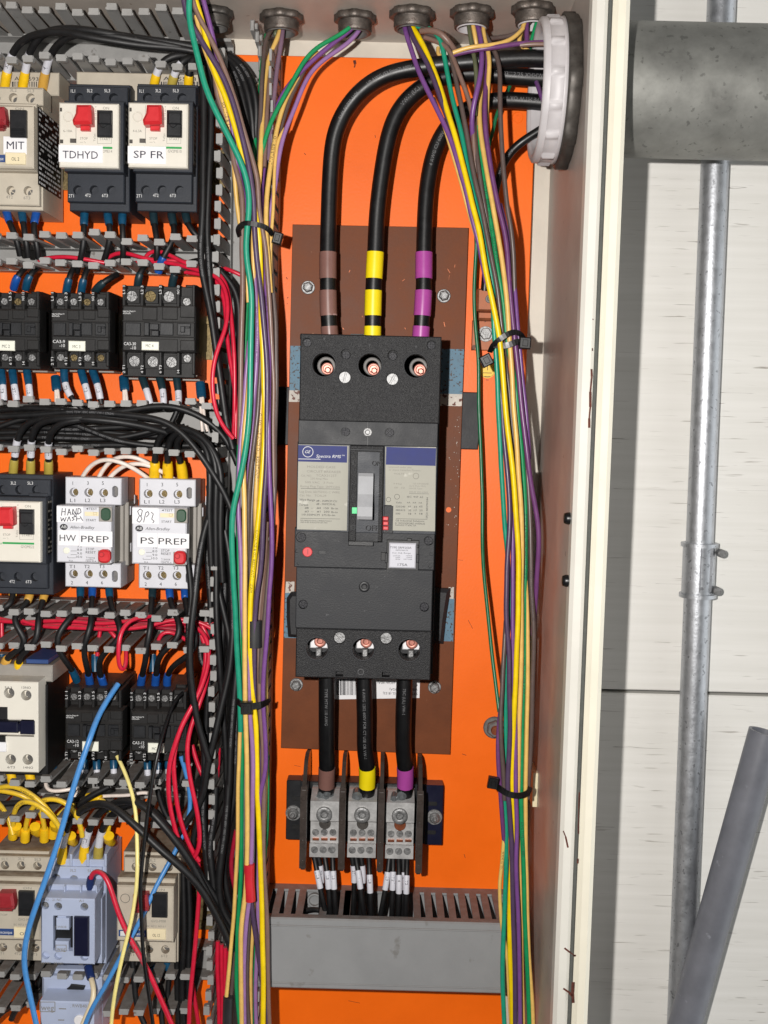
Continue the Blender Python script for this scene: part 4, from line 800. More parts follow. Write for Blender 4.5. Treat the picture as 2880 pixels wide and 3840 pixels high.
# beige accessory blocks behind the topmost starters
for x0, x1, y0, y1, lab, bar in ((-140, 360, 448, 545, 'beige block with barcode behind the MIT motor starter', (75, 260)), (485, 1262, 458, 600, 'long beige block with barcode behind the two upper motor starters', (1000, 1240))):
    X, Z = W('A', (x0+x1)/2, y0, 44); t = thing('accessory_block', lab, 'accessory block', (X, 7, Z), 'beige accessory blocks')
    b = MB(); b.px('A', x0, y0, x1, y1+40, 8, 44, .8); b.build('housing', 'beige_plastic', t)
    b = MB(); x = bar[0]
    while x < bar[1]:
        w = random.choice((3, 5, 8)); b.pxpoly('A', [(x, 508), (x+w, 508), (x+w, 540), (x, 540)], 44, 44.15, 0); x += w+random.choice((4, 7, 9))
    text(b, 'A', bar[0]+15, bar[1]-20, 500, 22, 'A 65593', 44); b.build('barcode', 'print_black', t)

def contactor(label, dx, dz, model, tagtxt, big=False, seed=0, tall=1.0):
    OFF[:] = [dx, dz]; c = 'B'
    if not big:
        X, Z = W(c, 500, 560, 60); x0, x1, y0, y1 = 318, 678, 322, 800; top = [(380, 386), (463, 386), (547, 388), (630, 388)]; bot = [(382, 732), (465, 733), (548, 734), (632, 735)]; rs = [21]*4; fins = (325, 410, 497, 578, 668); mid = (432, 690); ty = 472; tg = (425, 628, 528, 690); sd = 740
    else:
        X, Z = W(c, 985, 570, 60); x0, x1, y0, y1 = 760, 1212, 280, 850; top = [(825, 351), (940, 352), (1055, 354), (1165, 386)]; bot = [(840, 755), (955, 758), (1070, 761), (1168, 738)]; rs = [33, 33, 33, 24]; fins = (770, 883, 997, 1108, 1204); mid = (412, 695); ty = 455; tg = (880, 632, 986, 685); sd = 1290
    t = thing('contactor', label, 'contactor', (X, 7, Z), 'small black contactors')
    b = MB(); b.px(c, x0+6, y0+14, x1, y1, 7.5, 60, .6); b.px(c, x0, mid[0], x1+2, mid[1], 60, 78, 1.2); b.px(c, x1-60, y0+6, x1+8, y1-8, 7.5, 52, .8)
    # raised frame round the shuttered window
    w0, w1 = (512, 598); b.px(c, x0+2, w0-8, x1+2, w0, 78, 79.2, .3); b.px(c, x0+2, w1, x1+2, w1+6, 78, 79, .3)
    b.px(c, x0+(x1-x0)*.28, mid[0]+6, x0+(x1-x0)*.48, w0-14, 78, 79.4, .5); b.px(c, x0+(x1-x0)*.55, mid[0]+6, x0+(x1-x0)*.76, w0-18, 78, 79.0, .5); b.px(c, x0+(x1-x0)*.8, mid[0]-4, x1, w0-30, 78, 79.2, .5)
    b.px(c, x0+(x1-x0)*.8, w1+26, x1, mid[1]-6, 78, 79.6, .5); b.px(c, x0+(x1-x0)*.26, w1+18, x0+(x1-x0)*.76, mid[1]-2, 78, 78.7, .3)
    b.build('body', 'contactor_black', t)
    b = MB(); W_ = x1-x0
    b.px(c, x0+W_*.04, 516, x0+W_*.25, 594, 78, 79.6, .4); b.px(c, x0+W_*.30, 514, x0+W_*.37, 594, 78, 82, .5); b.px(c, x0+W_*.375, 520, x0+W_*.5, 560, 78, 81, .5); b.px(c, x0+W_*.52, 516, x0+W_*.70, 592, 78, 80, .4); b.px(c, x0+W_*.40, 562, x0+W_*.5, 598, 78, 83, .5)
    b.px(c, x0+W_*.76, 520, x0+W_*.94, 592, 78, 79.4, .4); b.px(c, x0+W_*.80, 536, x0+W_*.86, 574, 79, 82, .4); b.px(c, x0+W_*.86, 536, x0+W_*.93, 548, 79, 82, .4); b.build('shutter', 'black_plastic', t)
    for k, x in enumerate(fins):
        b = MB(); b.px(c, x-9, y0, x+9, mid[0]+4, 40, 69, .5); b.build('divider', 'contactor_black', t); b = MB(); b.px(c, x-9, mid[1]-4, x+9, y1-14, 40, 69, .5); b.build('divider', 'contactor_black', t)
    for pts in (top, bot):
        for (x, y), r in zip(pts, rs):
            b = MB(); XX, ZZ = W(c, x, y, 60); k = mmpx(c, 60); b.rect(XX-r*1.45*k, XX+r*1.45*k, ZZ-r*1.3*k, ZZ+r*1.3*k, 60, 62.5, .2, [(XX, ZZ, r*1.1*k, 2.4)]); o = b.build('terminal', 'contactor_black', t)
            screw(o, XX, ZZ, 60.2, r*k, random.choice(('brass', 'zinc', 'zinc')), 'cross', 'terminal_screw', 2.2)
    b = MB(); b.px(c, *tg, 78, 80.5, .5); o = b.build('name_tag', 'tag_white', t)
    if tagtxt:
        b = MB(); text(b, c, tg[0]+27, tg[0]+27+(48 if len(tagtxt) > 2 else 28), tg[3]-18, 19, tagtxt, 80.5); b.build('lettering', 'print_black', o)
    b = MB(); q = x0+6
    text(b, c, q, q+78, ty-8, 11, 'sprecher+', 79.3 if False else 78); text(b, c, q, q+46, ty+5, 11, 'schuh', 78); text(b, c, q+5, q+80, 640 if not big else 654, 19, model[0], 78); text(b, c, q+46, q+80, 666 if not big else 680, 19, model[1], 78)
    for x, s in zip(fins[:4], ('L1 1', 'L2 3', 'L3 5', 'NO 13')): text(b, c, x+8, 50, y0+56, 15, s, 69, rot=90)
    for x, s in zip(fins[:4], ('2 T1', '4 T2', '6 T3', '14')): text(b, c, x+8, 48 if len(s) > 2 else 20, y1-22, 15, s, 69, rot=90)
    b.build('lettering', 'print_white', t)
    b = MB(); b.px(c, x0+20, y1-4, x1+30, y1+22, 7.5, 30, .5); XX, ZZ = W(c, x1+10, y1-16, 40); b.disc(XX, ZZ, 3.4, 50, 54, .5); b.build('coil_terminal', 'greige_plastic', t)
    OFF[:] = [0, 0]; return t
contactor('small black contactor with white tag reading MC 3', 0, 0, ('CA3-9', '-10'), 'MC 3')
d = shift('B', 630, 388, 'B', 200, 386, 60); contactor('small black contactor at the left edge, tag reading MC 2', d[0], d[1], ('CA3-9', '-10'), 'MC 2')
contactor('wide black contactor with white tag reading MC 4', 0, 0, ('CA3-30', '-10'), 'MC 4', big=True)
d = shift('B', 380, 386, 'C', 465, 1511, 60); contactor('black contactor whose blank white tag is crossed by a blue wire', d[0], d[1], ('CA3-12', '-10'), '')
d = shift('B', 380, 386, 'C', 866, 1520, 60); contactor('black contactor with white tag reading only MC, beside red wires', d[0], d[1], ('CA3-12', '-10'), 'MC')

def overload(label, dx, dz, words, scrawl):
    OFF[:] = [dx, dz]; c = 'C'; X, Z = W(c, 520, 500, 72)
    t = thing('overload_unit', label, 'overload unit', (X, 7, Z), 'white overload units')
    b = MB(); b.px(c, 408, 156, 770, 828, 7.5, 44, .6); b.px(c, 380, 330, 715, 680, 44, 62, .6); b.px(c, 690, 300, 800, 700, 7.5, 40, .6); b.build('body', 'greige_plastic', t)  # grey-tan body: the white unit's shaded side put into its colour
    for nm, y0, y1, x0, x1, hs, sl in (('upper_terminal_block', 150, 320, 405, 755, [(460, 242), (552, 243), (645, 246)], (716, 238)), ('lower_terminal_block', 680, 834, 403, 752, [(457, 750), (550, 751), (642, 752)], (714, 765))):
        b = MB(); b.px(c, x0, y0, x1, y1, 34, 57, .7, holes(hs, 28, 7)+[(sl[0], sl[1], (19, 36), 9)]); o = b.build(nm, 'cool_white', t)
        for q in hs: pscrew(o, c, q[0]+4, q[1]+2, 57, 22, 6.4, 'brass', 'cross')
        b = MB(); b.px(c, sl[0]-18, sl[1]-34, sl[0]+18, sl[1]+34, 46, 49, .2); b.build('slot_floor', 'dull_zinc', o)
    b = MB(); b.px(c, 350, 326, 692, 684, 60, 73, 1.0); fc = b.build('front_cover', 'cool_white', t)
    b = MB(); b.px(c, 614, 334, 696, 426, 72.5, 73.6, .4); g1 = b.build('button_frame', 'greige_plastic', t)
    b = MB(); b.pxround(c, 625, 340, 686, 420, 73, 75.5, .42, .8); b.build('start_button', 'green_button', t)
    b = MB(); b.px(c, 609, 604, 684, 690, 72.5, 73.6, .4); b.build('button_frame', 'greige_plastic', t)
    b = MB(); b.pxround(c, 606, 600, 682, 684, 73, 78.5, .36, 1.4); o = b.build('stop_button', 'red_plastic', t)
    X_, Z_ = W(c, 632, 630, 78.5); b = MB(); b.ring(X_, Z_, 1.6, 2.1, 78.4, 78.7); b.build('button_mark', 'dull_red', o)
    b = MB(); b.px(c, 526, 364, 613, 390, 72.8, 73.3, .1); b.px(c, 580, 366, 601, 384, 73.2, 75, .4); b.build('test_slider', 'tag_cream', t)
    b = MB(); b.px(c, 352, 330, 517, 430, 72.9, 73.15, .05); s1 = b.build('note_sticker', 'sticker_white', t)
    b = MB()
    for st in scrawl:
        for i in range(len(st)-1): line(b, c, *st[i], *st[i+1], 73.15, .55)
    b.build('handwriting', 'marker_ink', s1)
    for (x0, y0, x1, y1), (a0, a1, yb_, ch, s) in words:
        b = MB(); b.px(c, x0, y0, x1, y1, 72.9, 73.35, .05); s2 = b.build('name_sticker', 'sticker_white', t)
        b = MB(); text(b, c, a0, a1, yb_, ch, s, 73.35); b.build('lettering', 'print_black', s2)
    X_, Z_ = W(c, 414, 605, 73); b = MB(); b.disc(X_, Z_, 2.5, 72.8, 73.6, .2); k = 1.6; b.rect(X_-k, X_+k, Z_-.4, Z_+.4, 73.6, 74, 0); b.rect(X_-.4, X_+.4, Z_-k, Z_+k, 73.6, 73.9, 0); b.build('current_dial', 'tag_white', t)
    b = MB(); X_, Z_ = W(c, 397, 458, 73); b.prism([(X_+3.0*math.cos(a*.26), Z_+2.4*math.sin(a*.26)) for a in range(24)], 72.9, 73.2, 0)
    text(b, c, 435, 589, 467, 18, 'Allen-Bradley', 73, shear=.25)
    for x0, x1, y, ch, s in ((552, 604, 352, 14, 'TEST'), (535, 598, 422, 14, 'START'), (534, 586, 602, 15, 'STOP'), (534, 596, 622, 15, 'RESET'), (534, 590, 652, 9, 'Tripping'), (534, 582, 664, 9, 'current'), (534, 600, 675, 9, '120% FLA'), (430, 454, 672, 9, 'FLA'), (482, 510, 585, 14, '7.0'), (480, 510, 606, 14, '8.0'), (480, 510, 629, 14, '9.0'), (474, 511, 650, 14, '10.0')): text(b, c, x0, x1, y, ch, s, 73)
    b.pxpoly(c, [(535, 345), (548, 339), (548, 351)], 73, 73.1, 0)
    for p in ((440, 607, 478, 607), (440, 630, 478, 630), (422, 650, 472, 650), (422, 640, 422, 650)): line(b, c, *p, 73, .25)
    for x, s in ((453, '1'), (547, '3'), (640, '5')): text(b, c, x-7, x+7, 196, 22, s, 57)
    for x, s in ((452, 'L1'), (546, 'L2'), (640, 'L3')): text(b, c, x-16, x+16, 303, 22, s, 57)
    for x, s in ((448, 'T1'), (541, 'T2'), (633, 'T3')): text(b, c, x-17, x+17, 714, 21, s, 57)
    for x, s in ((448, '2'), (541, '4'), (635, '6')): text(b, c, x-8, x+8, 815, 22, s, 57)
    b.build('lettering', 'print_black', fc)
    b = MB(); text(b, c, 380, 414, 465, 18, 'AB', 73.2); b.build('emblem_lettering', 'print_white', fc)
    Xr = PR(c, 408, 156, 770, 828, 44)[1]
    b = MB()
    for z_, h_ in ((-6, 20), (12, 30), (-18, 28), (20, 16)): b.side(PR(c, 690, 300, 800, 700, 40)[1], PR(c, 690, 300, 800, 700, 40)[1]+.5, [(h_, Z+z_), (h_+5, Z+z_), (h_+5, Z+z_+7), (h_, Z+z_+7)])
    b.build('side_catch', 'cool_white', t)
    OFF[:] = [0, 0]; return t
HWs = [[(388, 340), (382, 388)], [(408, 342), (404, 386)], [(384, 364), (408, 362)], [(420, 386), (430, 345), (442, 384)], [(424, 370), (440, 368)], [(450, 382), (454, 346), (470, 380), (476, 342)], [(486, 342), (484, 380), (505, 366), (500, 346), (486, 342)],
       [(378, 398), (384, 422), (394, 402), (402, 424), (412, 396)], [(418, 424), (430, 394), (440, 422)], [(466, 394), (448, 400), (462, 410), (448, 420)], [(478, 392), (476, 422)], [(498, 392), (516, 420)], [(476, 408), (500, 406)], [(450, 366), (470, 396), (480, 370)]]
PSs = [[(400, 338), (386, 352), (398, 378), (382, 410), (398, 420), (414, 398), (402, 376)], [(424, 420), (436, 362), (450, 352), (458, 368), (440, 388)], [(470, 356), (484, 368), (474, 400), (490, 414), (480, 424)], [(400, 336), (416, 346), (408, 384)]]
overload('white overload unit with stickers reading HW PREP', 0, 0, [((362, 478, 492, 574), (371, 473, 545, 40, 'HW')), ((493, 484, 700, 582), (505, 677, 551, 40, 'PREP'))], HWs)
d = shift('C', 460, 242, 'C', 922, 251, 57); overload('white overload unit with stickers reading PS PREP', d[0], d[1], [((384, 486, 510, 574), (406, 488, 552, 40, 'PS')), ((511, 489, 708, 582), (517, 692, 556, 40, 'PREP'))], PSs)

# tall white contactor at the left edge
c = 'D'; X, Z = W(c, 60, 220, 60); t = thing('white_contactor', 'white and black contactor at the left edge with a dark blue slider', 'contactor', (X, 7, Z))
b = MB(); b.px('C', -150, 1310, 330, 1420, 20, 64, 1.0); b.build('terminal_shroud', 'greige_plastic', t); b = MB(); b.px(c, -140, -70, 300, 520, 7.5, 66, .8); b.build('body', 'deep_black', t)
b = MB(); b.px(c, -140, -86, 242, 504, 64, 84, .8, [(57, -2, 34, 9), (163, 12, 34, 9), (67, 411, 34, 9), (173, 412, 34, 9), (60, 214, (156, 56), 5)]); fc = b.build('front_cover', 'white_plastic', t)
for x, y in ((57, 0), (163, 14), (67, 413), (173, 414)): pscrew(fc, c, x+4, y+4, 84, 26, 8, 'dull_zinc', 'cross')
b = MB(); b.px(c, -60, 178, 110, 246, 78, 86, .6); b.px(c, 122, 172, 214, 258, 78, 86, .6); b.px(c, 100, 190, 130, 240, 78, 84.6, .4); b.build('slider', 'navy_plastic', t)
b = MB(); b.px(c, -60, 84, 46, 166, 80, 85, .5); b.px(c, -60, 266, 34, 344, 80, 85, .5); b.build('slider_guide', 'deep_black', t)
b = MB(); b.px(c, -60, 304, 36, 366, 84, 86.5, .4); b.build('name_tag', 'sticker_white', t)
b = MB(); b.px('C', 160, 1282, 300, 1310, 20, 66, .5); b.build('blue_label', 'logo_blue', t)
b = MB()
for cc, x0, x1, y, s in (('C', 30, 75, 1464, '5/L3'), ('C', 135, 192, 1464, '13NO'), ('D', 47, 92, 466, '6/T3'), ('D', 147, 206, 468, '14NO')): text(b, cc, x0, x1, y, 15, s, 84)
b.build('lettering', 'print_black', fc)

# pale blue contactor and the overload relay under it
X, Z = W(c, 430, 1400, 60); t = thing('pale_blue_contactor', 'pale blue contactor with a navy side block and black window', 'contactor', (X, 7, Z))
b = MB(); b.px(c, 300, 1010, 668, 1705, 7.5, 58, .8); b.px(c, 300, 1260, 640, 1695, 58, 70, .8); b.build('body', 'pale_blue', t)
b = MB(); b.px(c, 292, 1078, 640, 1192, 50, 61, .8, holes([(350, 1150), (460, 1158)], 28, 7)); o = b.build('upper_terminal_block', 'pale_blue', t)
for x, y in ((350, 1150), (460, 1158)): pscrew(o, c, x, y, 61, 24, 4, 'zinc', 'slot')
b = MB()
for x in (335, 440, 545, 655): b.px(c, x-8, 1000, x+8, 1080, 20, 60, .6)
b.build('terminal_divider', 'pale_blue', t)
b = MB(); b.px(c, 272, 1190, 622, 1272, 50, 74, .8)
for x in (300, 400, 500, 600): b.px(c, x-5, 1200, x+5, 1268, 74, 78, .4)
b.build('middle_step', 'pale_blue', t)
b = MB(); b.px(c, 246, 1262, 594, 1702, 66, 90, 1.0, holes([(280, 1320), (362, 1325), (525, 1328)], 26, 7)+[(392, 1493, (64, 118), 6)]+holes([(285, 1630), (362, 1635), (525, 1640)], 26, 4)); fc = b.build('front_cover', 'pale_blue', t)
for x, y in ((280, 1320), (362, 1325), (525, 1328)): pscrew(fc, c, x, y, 90, 23, 4, 'zinc', 'cross')
b = MB(); b.px(c, 330, 1377, 456, 1612, 83, 84.3, 0); b.build('slot_floor', 'deep_black', t)
b = MB(); b.px(c, 346, 1398, 431, 1476, 84, 90.5, .6); b.px(c, 358, 1386, 412, 1402, 84, 89, .4); b.px(c, 340, 1542, 428, 1606, 84, 90, .6); b.build('centre_button', 'pale_blue', t)
b = MB(); b.px(c, 456, 1385, 553, 1648, 89, 93, .8); b.build('coil_block', 'navy_plastic', t)
b = MB()
for x0, x1, y, ch, s, h in ((325, 364, 1106, 18, '1L1', 61), (435, 473, 1109, 18, '3L2', 61), (545, 585, 1112, 18, '5L3', 61), (258, 303, 1291, 17, '13 NO', 90), (326, 384, 1291, 17, '21 NC', 90), (492, 519, 1298, 17, 'A1', 90), (258, 316, 1681, 13, '14 NO', 90), (336, 394, 1684, 13, '22 NC', 90), (490, 516, 1690, 13, 'A2', 90), (345, 413, 1458, 14, 'CWB38', 90.5)): text(b, c, x0, x1, y, ch, s, h)
text(b, c, 354, 408, 1600, 26, 'weg', 90); 
for p in ((348, 1566, 412, 1566), (348, 1566, 348, 1604), (348, 1604, 412, 1604), (412, 1566, 412, 1604)): line(b, c, *p, 90, .5)
b.build('lettering', 'print_grey', fc)
X, Z = W(c, 430, 1950, 60); t = thing('overload_relay', 'pale blue overload relay below the pale blue contactor, cut by the bottom edge', 'overload relay', (X, 7, Z))
b = MB(); b.px(c, 300, 1700, 645, 2150, 7.5, 60, .8); b.px(c, 250, 1760, 640, 1920, 40, 66, 2.0); b.build('body', 'pale_blue', t)
b = MB(); b.px(c, 240, 1906, 592, 2200, 60, 86, 1.0); fc = b.build('front_cover', 'pale_blue', t)
b = MB(); b.pxpoly(c, [(402, 1850), (430, 1828), (440, 1812), (475, 1815), (530, 1822), (515, 1865), (462, 1868), (455, 1882), (425, 1880), (422, 1862)], 60, 67.5, .8); b.build('latch', 'deep_black', t)
b = MB(); text(b, c, 256, 336, 1972, 40, 'weg', 86); text(b, c, 452, 540, 1953, 22, 'RWB40', 86); text(b, c, 430, 450, 1958, 14, '-', 86)
for p in ((248, 1920, 342, 1920), (248, 1920, 248, 1980), (248, 1980, 342, 1980), (342, 1920, 342, 1980)): line(b, c, *p, 86, .6)
b.px(c, 365, 1960, 412, 1966, 86, 86.2, 0); b.px(c, 360, 2030, 400, 2036, 86, 86.2, 0); b.build('lettering', 'print_grey', fc)
X_, Z_ = W(c, 495, 2030, 86); b = MB(); b.disc(X_, Z_, 4.2, 85.8, 88, .5); b.build('current_dial', 'sticker_white', t)

# ================================================================== cables and wires
def parse(spec):
    pts = []
    for si, seg in enumerate(spec.split('|')):
        q = seg.split(); c = q[0]
        x0, y0, s = CR[c]
        for p in q[1:]:
            x, y = p.split(','); pt = (x0+float(x)/s, y0+float(y)/s)
            if len(pts) > 1 and si > 0 and p in q[1:4]:
                a, b_ = pts[-2], pts[-1]                        # crops overlap: skip points that would double back
                if (pt[0]-b_[0])*(b_[0]-a[0])+(pt[1]-b_[1])*(b_[1]-a[1]) < 8*math.hypot(b_[0]-a[0], b_[1]-a[1]): continue
            pts.append(pt)
    out = [pts[0]]
    for p in pts[1:]:
        if math.hypot(p[0]-out[-1][0], p[1]-out[-1][1]) > 14: out.append(p)
    return out
def path(spec, hs, step=3.0, sm=10):
    pts = parse(spec); n = len(pts)
    hs = hs if isinstance(hs, (list, tuple)) else [hs]
    cum = [0]
    for i in range(1, n): cum.append(cum[-1]+math.hypot(pts[i][0]-pts[i-1][0], pts[i][1]-pts[i-1][1]))
    P = []
    for i, p in enumerate(pts):
        t = cum[i]/cum[-1]*(len(hs)-1); k = min(int(t), len(hs)-2) if len(hs) > 1 else 0
        h = hs[0] if len(hs) == 1 else hs[k]+(hs[k+1]-hs[k])*(t-k)
        X, Z = W('P', p[0], p[1], h); P.append(Vector((X, h, Z)))
    D = []
    for i in range(n-1):
        p0, p1, p2, p3 = P[max(i-1, 0)], P[i], P[i+1], P[min(i+2, n-1)]
        m = max(2, int((p2-p1).length/step))
        for k in range(m):
            t = k/m; D.append(0.5*((2*p1)+(p2-p0)*t+(2*p0-5*p1+4*p2-p3)*t*t+(3*p1-p0-3*p2+p3)*t*t*t))
    D.append(P[-1])
    for _ in range(sm):
        D = [D[0]]+[(D[i-1]+D[i]*2+D[i+1])/4 for i in range(1, len(D)-1)]+[D[-1]]
    return D
def cut(D, a, b):
    """piece of a polyline between arc lengths a and b (mm)"""
    out = []; s = 0
    for i in range(len(D)-1):
        L = (D[i+1]-D[i]).length
        if s+L >= a and s <= b:
            if not out: out.append(D[i]+(D[i+1]-D[i])*max(0, (a-s)/max(L, 1e-6)))
            if s+L > b: out.append(D[i]+(D[i+1]-D[i])*((b-s)/max(L, 1e-6))); break
            out.append(D[i+1].copy())
        s += L
    return out
def length(D): return sum((D[i+1]-D[i]).length for i in range(len(D)-1))
def wprint(mb, D, r, txt, at, size, flip=False, roll=0.0):
    """insulation print wrapped on the side of the wire that faces the door"""
    vs, fs, a, b_ = glyphs(txt); k = size/0.69
    L = length(D); s0 = at*L; cum = [0]
    for i in range(len(D)-1): cum.append(cum[-1]+(D[i+1]-D[i]).length)
    o = []; j = 0
    if s0+(b_-a)*k > L: return
    for p in vs:
        u = (p[0]-a)*k; v = (p[1]-.34)*k+roll*r
        if flip: u = (b_-a)*k-u; v = -v
        s = min(s0+u, L-.01); j = 0; lo, hi = 0, len(cum)-1
        while hi-lo > 1:
            m = (lo+hi)//2
            if cum[m] <= s: lo = m
            else: hi = m
        T = (D[lo+1]-D[lo]); q = D[lo]+T*((s-cum[lo])/max(T.length, 1e-6)); T = T.normalized()
        sd = Vector((-T.z, 0, T.x));
        if sd.length < .2: sd = Vector((1, 0, 0))
        sd.normalize(); nn = Vector((0, 1, 0)); nn = (nn-T*nn.dot(T)).normalized()
        v = max(-.97*r, min(.97*r, v)); a_ = v/r; z = q+sd*(r*math.sin(a_))+nn*(r*math.cos(a_)+.07)
        o.append(tuple(z))
    mb.add(o, fs)
NW = [0]
def wire(col, r, hs, spec, label, group=None, start=(), end=(), prt=None, name='wire', cat='wire', seg=9, m=None):
    D = path(spec, hs); b = MB(); b.tube(D, r, seg)
    o = b.build(name, m or ('wire_'+col), loc=tuple(D[len(D)//2])); tag(o, label, cat, group)
    L = length(D)
    for lst, rev in ((start, False), (end, True)):
        E = D[::-1] if rev else D; s = 0
        for it in lst:
            mm, ln, rr = it[:3]; nm = it[3] if len(it) > 3 else {'boo': 'terminal_boot', 'sle': 'marker_sleeve', 'tap': 'colour_tape', 'zin': 'terminal_tongue', 'cop': 'bare_copper'}.get(mm[:3], 'sleeve')
            if mm is None or mm == 'gap': s += ln; continue
            pc = cut(E, s, s+ln)
            if len(pc) >= 2:
                pc2 = []
                for i in range(len(pc)-1):
                    pc2 += [pc[i]+(pc[i+1]-pc[i])*t for t in (0, .5)]
                pc2.append(pc[-1]); b2 = MB()
                fl = (rr*.5, rr) if nm == 'terminal_tongue' else None
                rad = rr if nm != 'terminal_boot' else (lambda t, rr=rr: rr*(1.0 if t < .6 else 1.0-.12*(t-.6)/.4))
                b2.tube(pc2, rad, 12, True, fl)
                if nm == 'marker_sleeve': b2.build(nm, mm, o)
                else: b2.build(nm, mm, o)
                if nm == 'marker_sleeve' and random.random() < .8:
                    b3 = MB(); wprint(b3, pc, rr+.02, random.choice(('2T1', 'L3', '1L2', '4', 'T2', '3L1')), .25, rr*.9)
                    if b3.v: b3.build('lettering', 'print_black', o)
            s += ln
    if prt:
        b = MB()
        for (txt, at, size, flip, ml) in prt: wprint(b, D, r, txt, at, size, flip)
        if b.v: b.build('lettering', prt[0][4], o)
    return o
def tie(label, spec, hs, w, head, th=.8, grp='black cable ties'):
    """a cable tie: flat band drawn along the path, with its square head"""
    D = path(spec, hs, 2.0, 2); b = MB()
    v = []; f = []
    for i, p in enumerate(D):
        T = (D[min(i+1, len(D)-1)]-D[max(i-1, 0)]).normalized(); sd = Vector((-T.z, 0, T.x)); sd.normalize(); nn = T.cross(sd).normalized()
        if nn.y < 0: nn = -nn
        for a, c_ in ((-w/2, -th/2), (w/2, -th/2), (w/2, th/2), (-w/2, th/2)): v.append(tuple(p+sd*a+nn*c_))
    n = len(D); f = [(i*4+k, i*4+(k+1) % 4, i*4+4+(k+1) % 4, i*4+4+k) for i in range(n-1) for k in range(4)]+[(3, 2, 1, 0), (4*n-4, 4*n-3, 4*n-2, 4*n-1)]
    b.add(v, f); mid = tuple(D[n//2])
    t = thing('cable_tie', label, 'cable tie', mid, grp); b.build('band', 'tie_black', t)
    c, x, y, w2, h2, ang, hh = head; X, Z = W(c, x, y, hh); k = mmpx(c, hh); w2 *= k/2; h2 *= k/2; ca, sa = math.cos(ang), math.sin(ang)
    rt = lambda u, q: (X+u*ca-q*sa, Z+u*sa+q*ca)
    b = MB(); b.prism([rt(-w2, -h2), rt(w2, -h2), rt(w2, h2), rt(-w2, h2)], hh-6, hh, .8); b.prism([rt(-w2*.45, -h2*.55), rt(w2*.45, -h2*.55), rt(w2*.45, h2*.55), rt(-w2*.45, h2*.55)], hh-1, hh+.9, .3)
    b.build('head', 'tie_black', t)
    return t
PW = 'thick black power cables'
PR1 = 'print_dim'
# ---- three power cables from the bushing into the breaker
tp = lambda m: [('gap', 9, 0), (m, 9, 6.8), ('gap', 8.2, 0), (m, 19.5, 6.8), ('gap', 9, 0), (m, 20.5, 6.8)]
wire('power_black', 6.4, [64, 63, 60, 54, 48, 44, 44, 46, 46], 'E 1390,262 1250,258 1120,268 1000,278 880,288 780,303 680,322 590,362 510,430 450,520 418,610 405,720 398,850 394,980 | F 498,0 497,200 500,400 506,520 516,620', 'thick black power cable with brown tape bands, left one above the breaker', PW, end=tp('tape_brown'), prt=[('1/0 AWG (53.5mm2) 600V', .30, 2.3, True, PR1), ('E146 FORM 1106', .43, 2.3, True, PR1)], seg=20, name='power_cable', cat='power cable')
wire('power_black', 6.4, [52, 50, 49, 48, 46, 45, 46, 46], 'E 1400,350 1280,345 1150,335 1020,325 900,340 810,385 730,455 680,540 652,640 632,760 616,880 606,1000 602,1120 | F 764,100 756,250 752,400 750,530 748,620', 'thick black power cable with bright yellow tape bands, above the breaker', PW, end=tp('tape_yellow'), prt=[('75 03/12/25 XHHW', .03, 3.0, True, PR1), ('VW-1 (UL)', .34, 2.8, True, PR1)], seg=20, name='power_cable', cat='power cable')
wire('power_black', 6.2, [46, 44, 42, 42, 43, 44, 46, 46], 'E 1400,462 1300,452 1190,445 1090,452 1000,490 930,550 880,630 850,720 830,840 822,960 818,1100 | F 1044,60 1040,200 1036,350 1026,480 1018,620', 'thick black power cable with purple tape bands, right one above the breaker', PW, end=tp('tape_purple'), prt=[('TYPE MTW OR THHN', .03, 2.8, False, PR1), ('4 AWG CU 600V', .36, 2.6, True, PR1)], seg=20, name='power_cable', cat='power cable')
LC = 'short power cables below the breaker'
for x0, x1, x2, tm, nm, tx in ((490, 490, 577, 'tape_brown', 'brown', 'TYPE MTW 1/0 AWG'), (700, 706, 788, 'tape_yellow', 'yellow', '4 AWG 1202 600V FOR CT USE OR VW-1'), (930, 924, 985, 'tape_purple', 'purple', '75C (UL) VW-1')):
    wire('power_black', 6.5, [52, 52, 50, 46, 40, 32], 'G %d,820 %d,990 %d,1200 %d,1400 | H %d,40 %d,170 %d,240 %d,300 %d,345' % (x0, x0, x1, x1, x2+14-(4 if nm == 'brown' else 8), x2+14-(2 if nm == 'brown' else 4), x2+12, x2+8, x2+6), 'short thick black cable with %s tape going into the distribution block' % nm, LC, end=[('copper', 8, 3.4, 'bare_copper'), ('gap', 3, 0), (tm, 18, 6.9)], prt=[(tx, .22, 2.3, False, PR1)], seg=20, name='power_cable', cat='power cable')

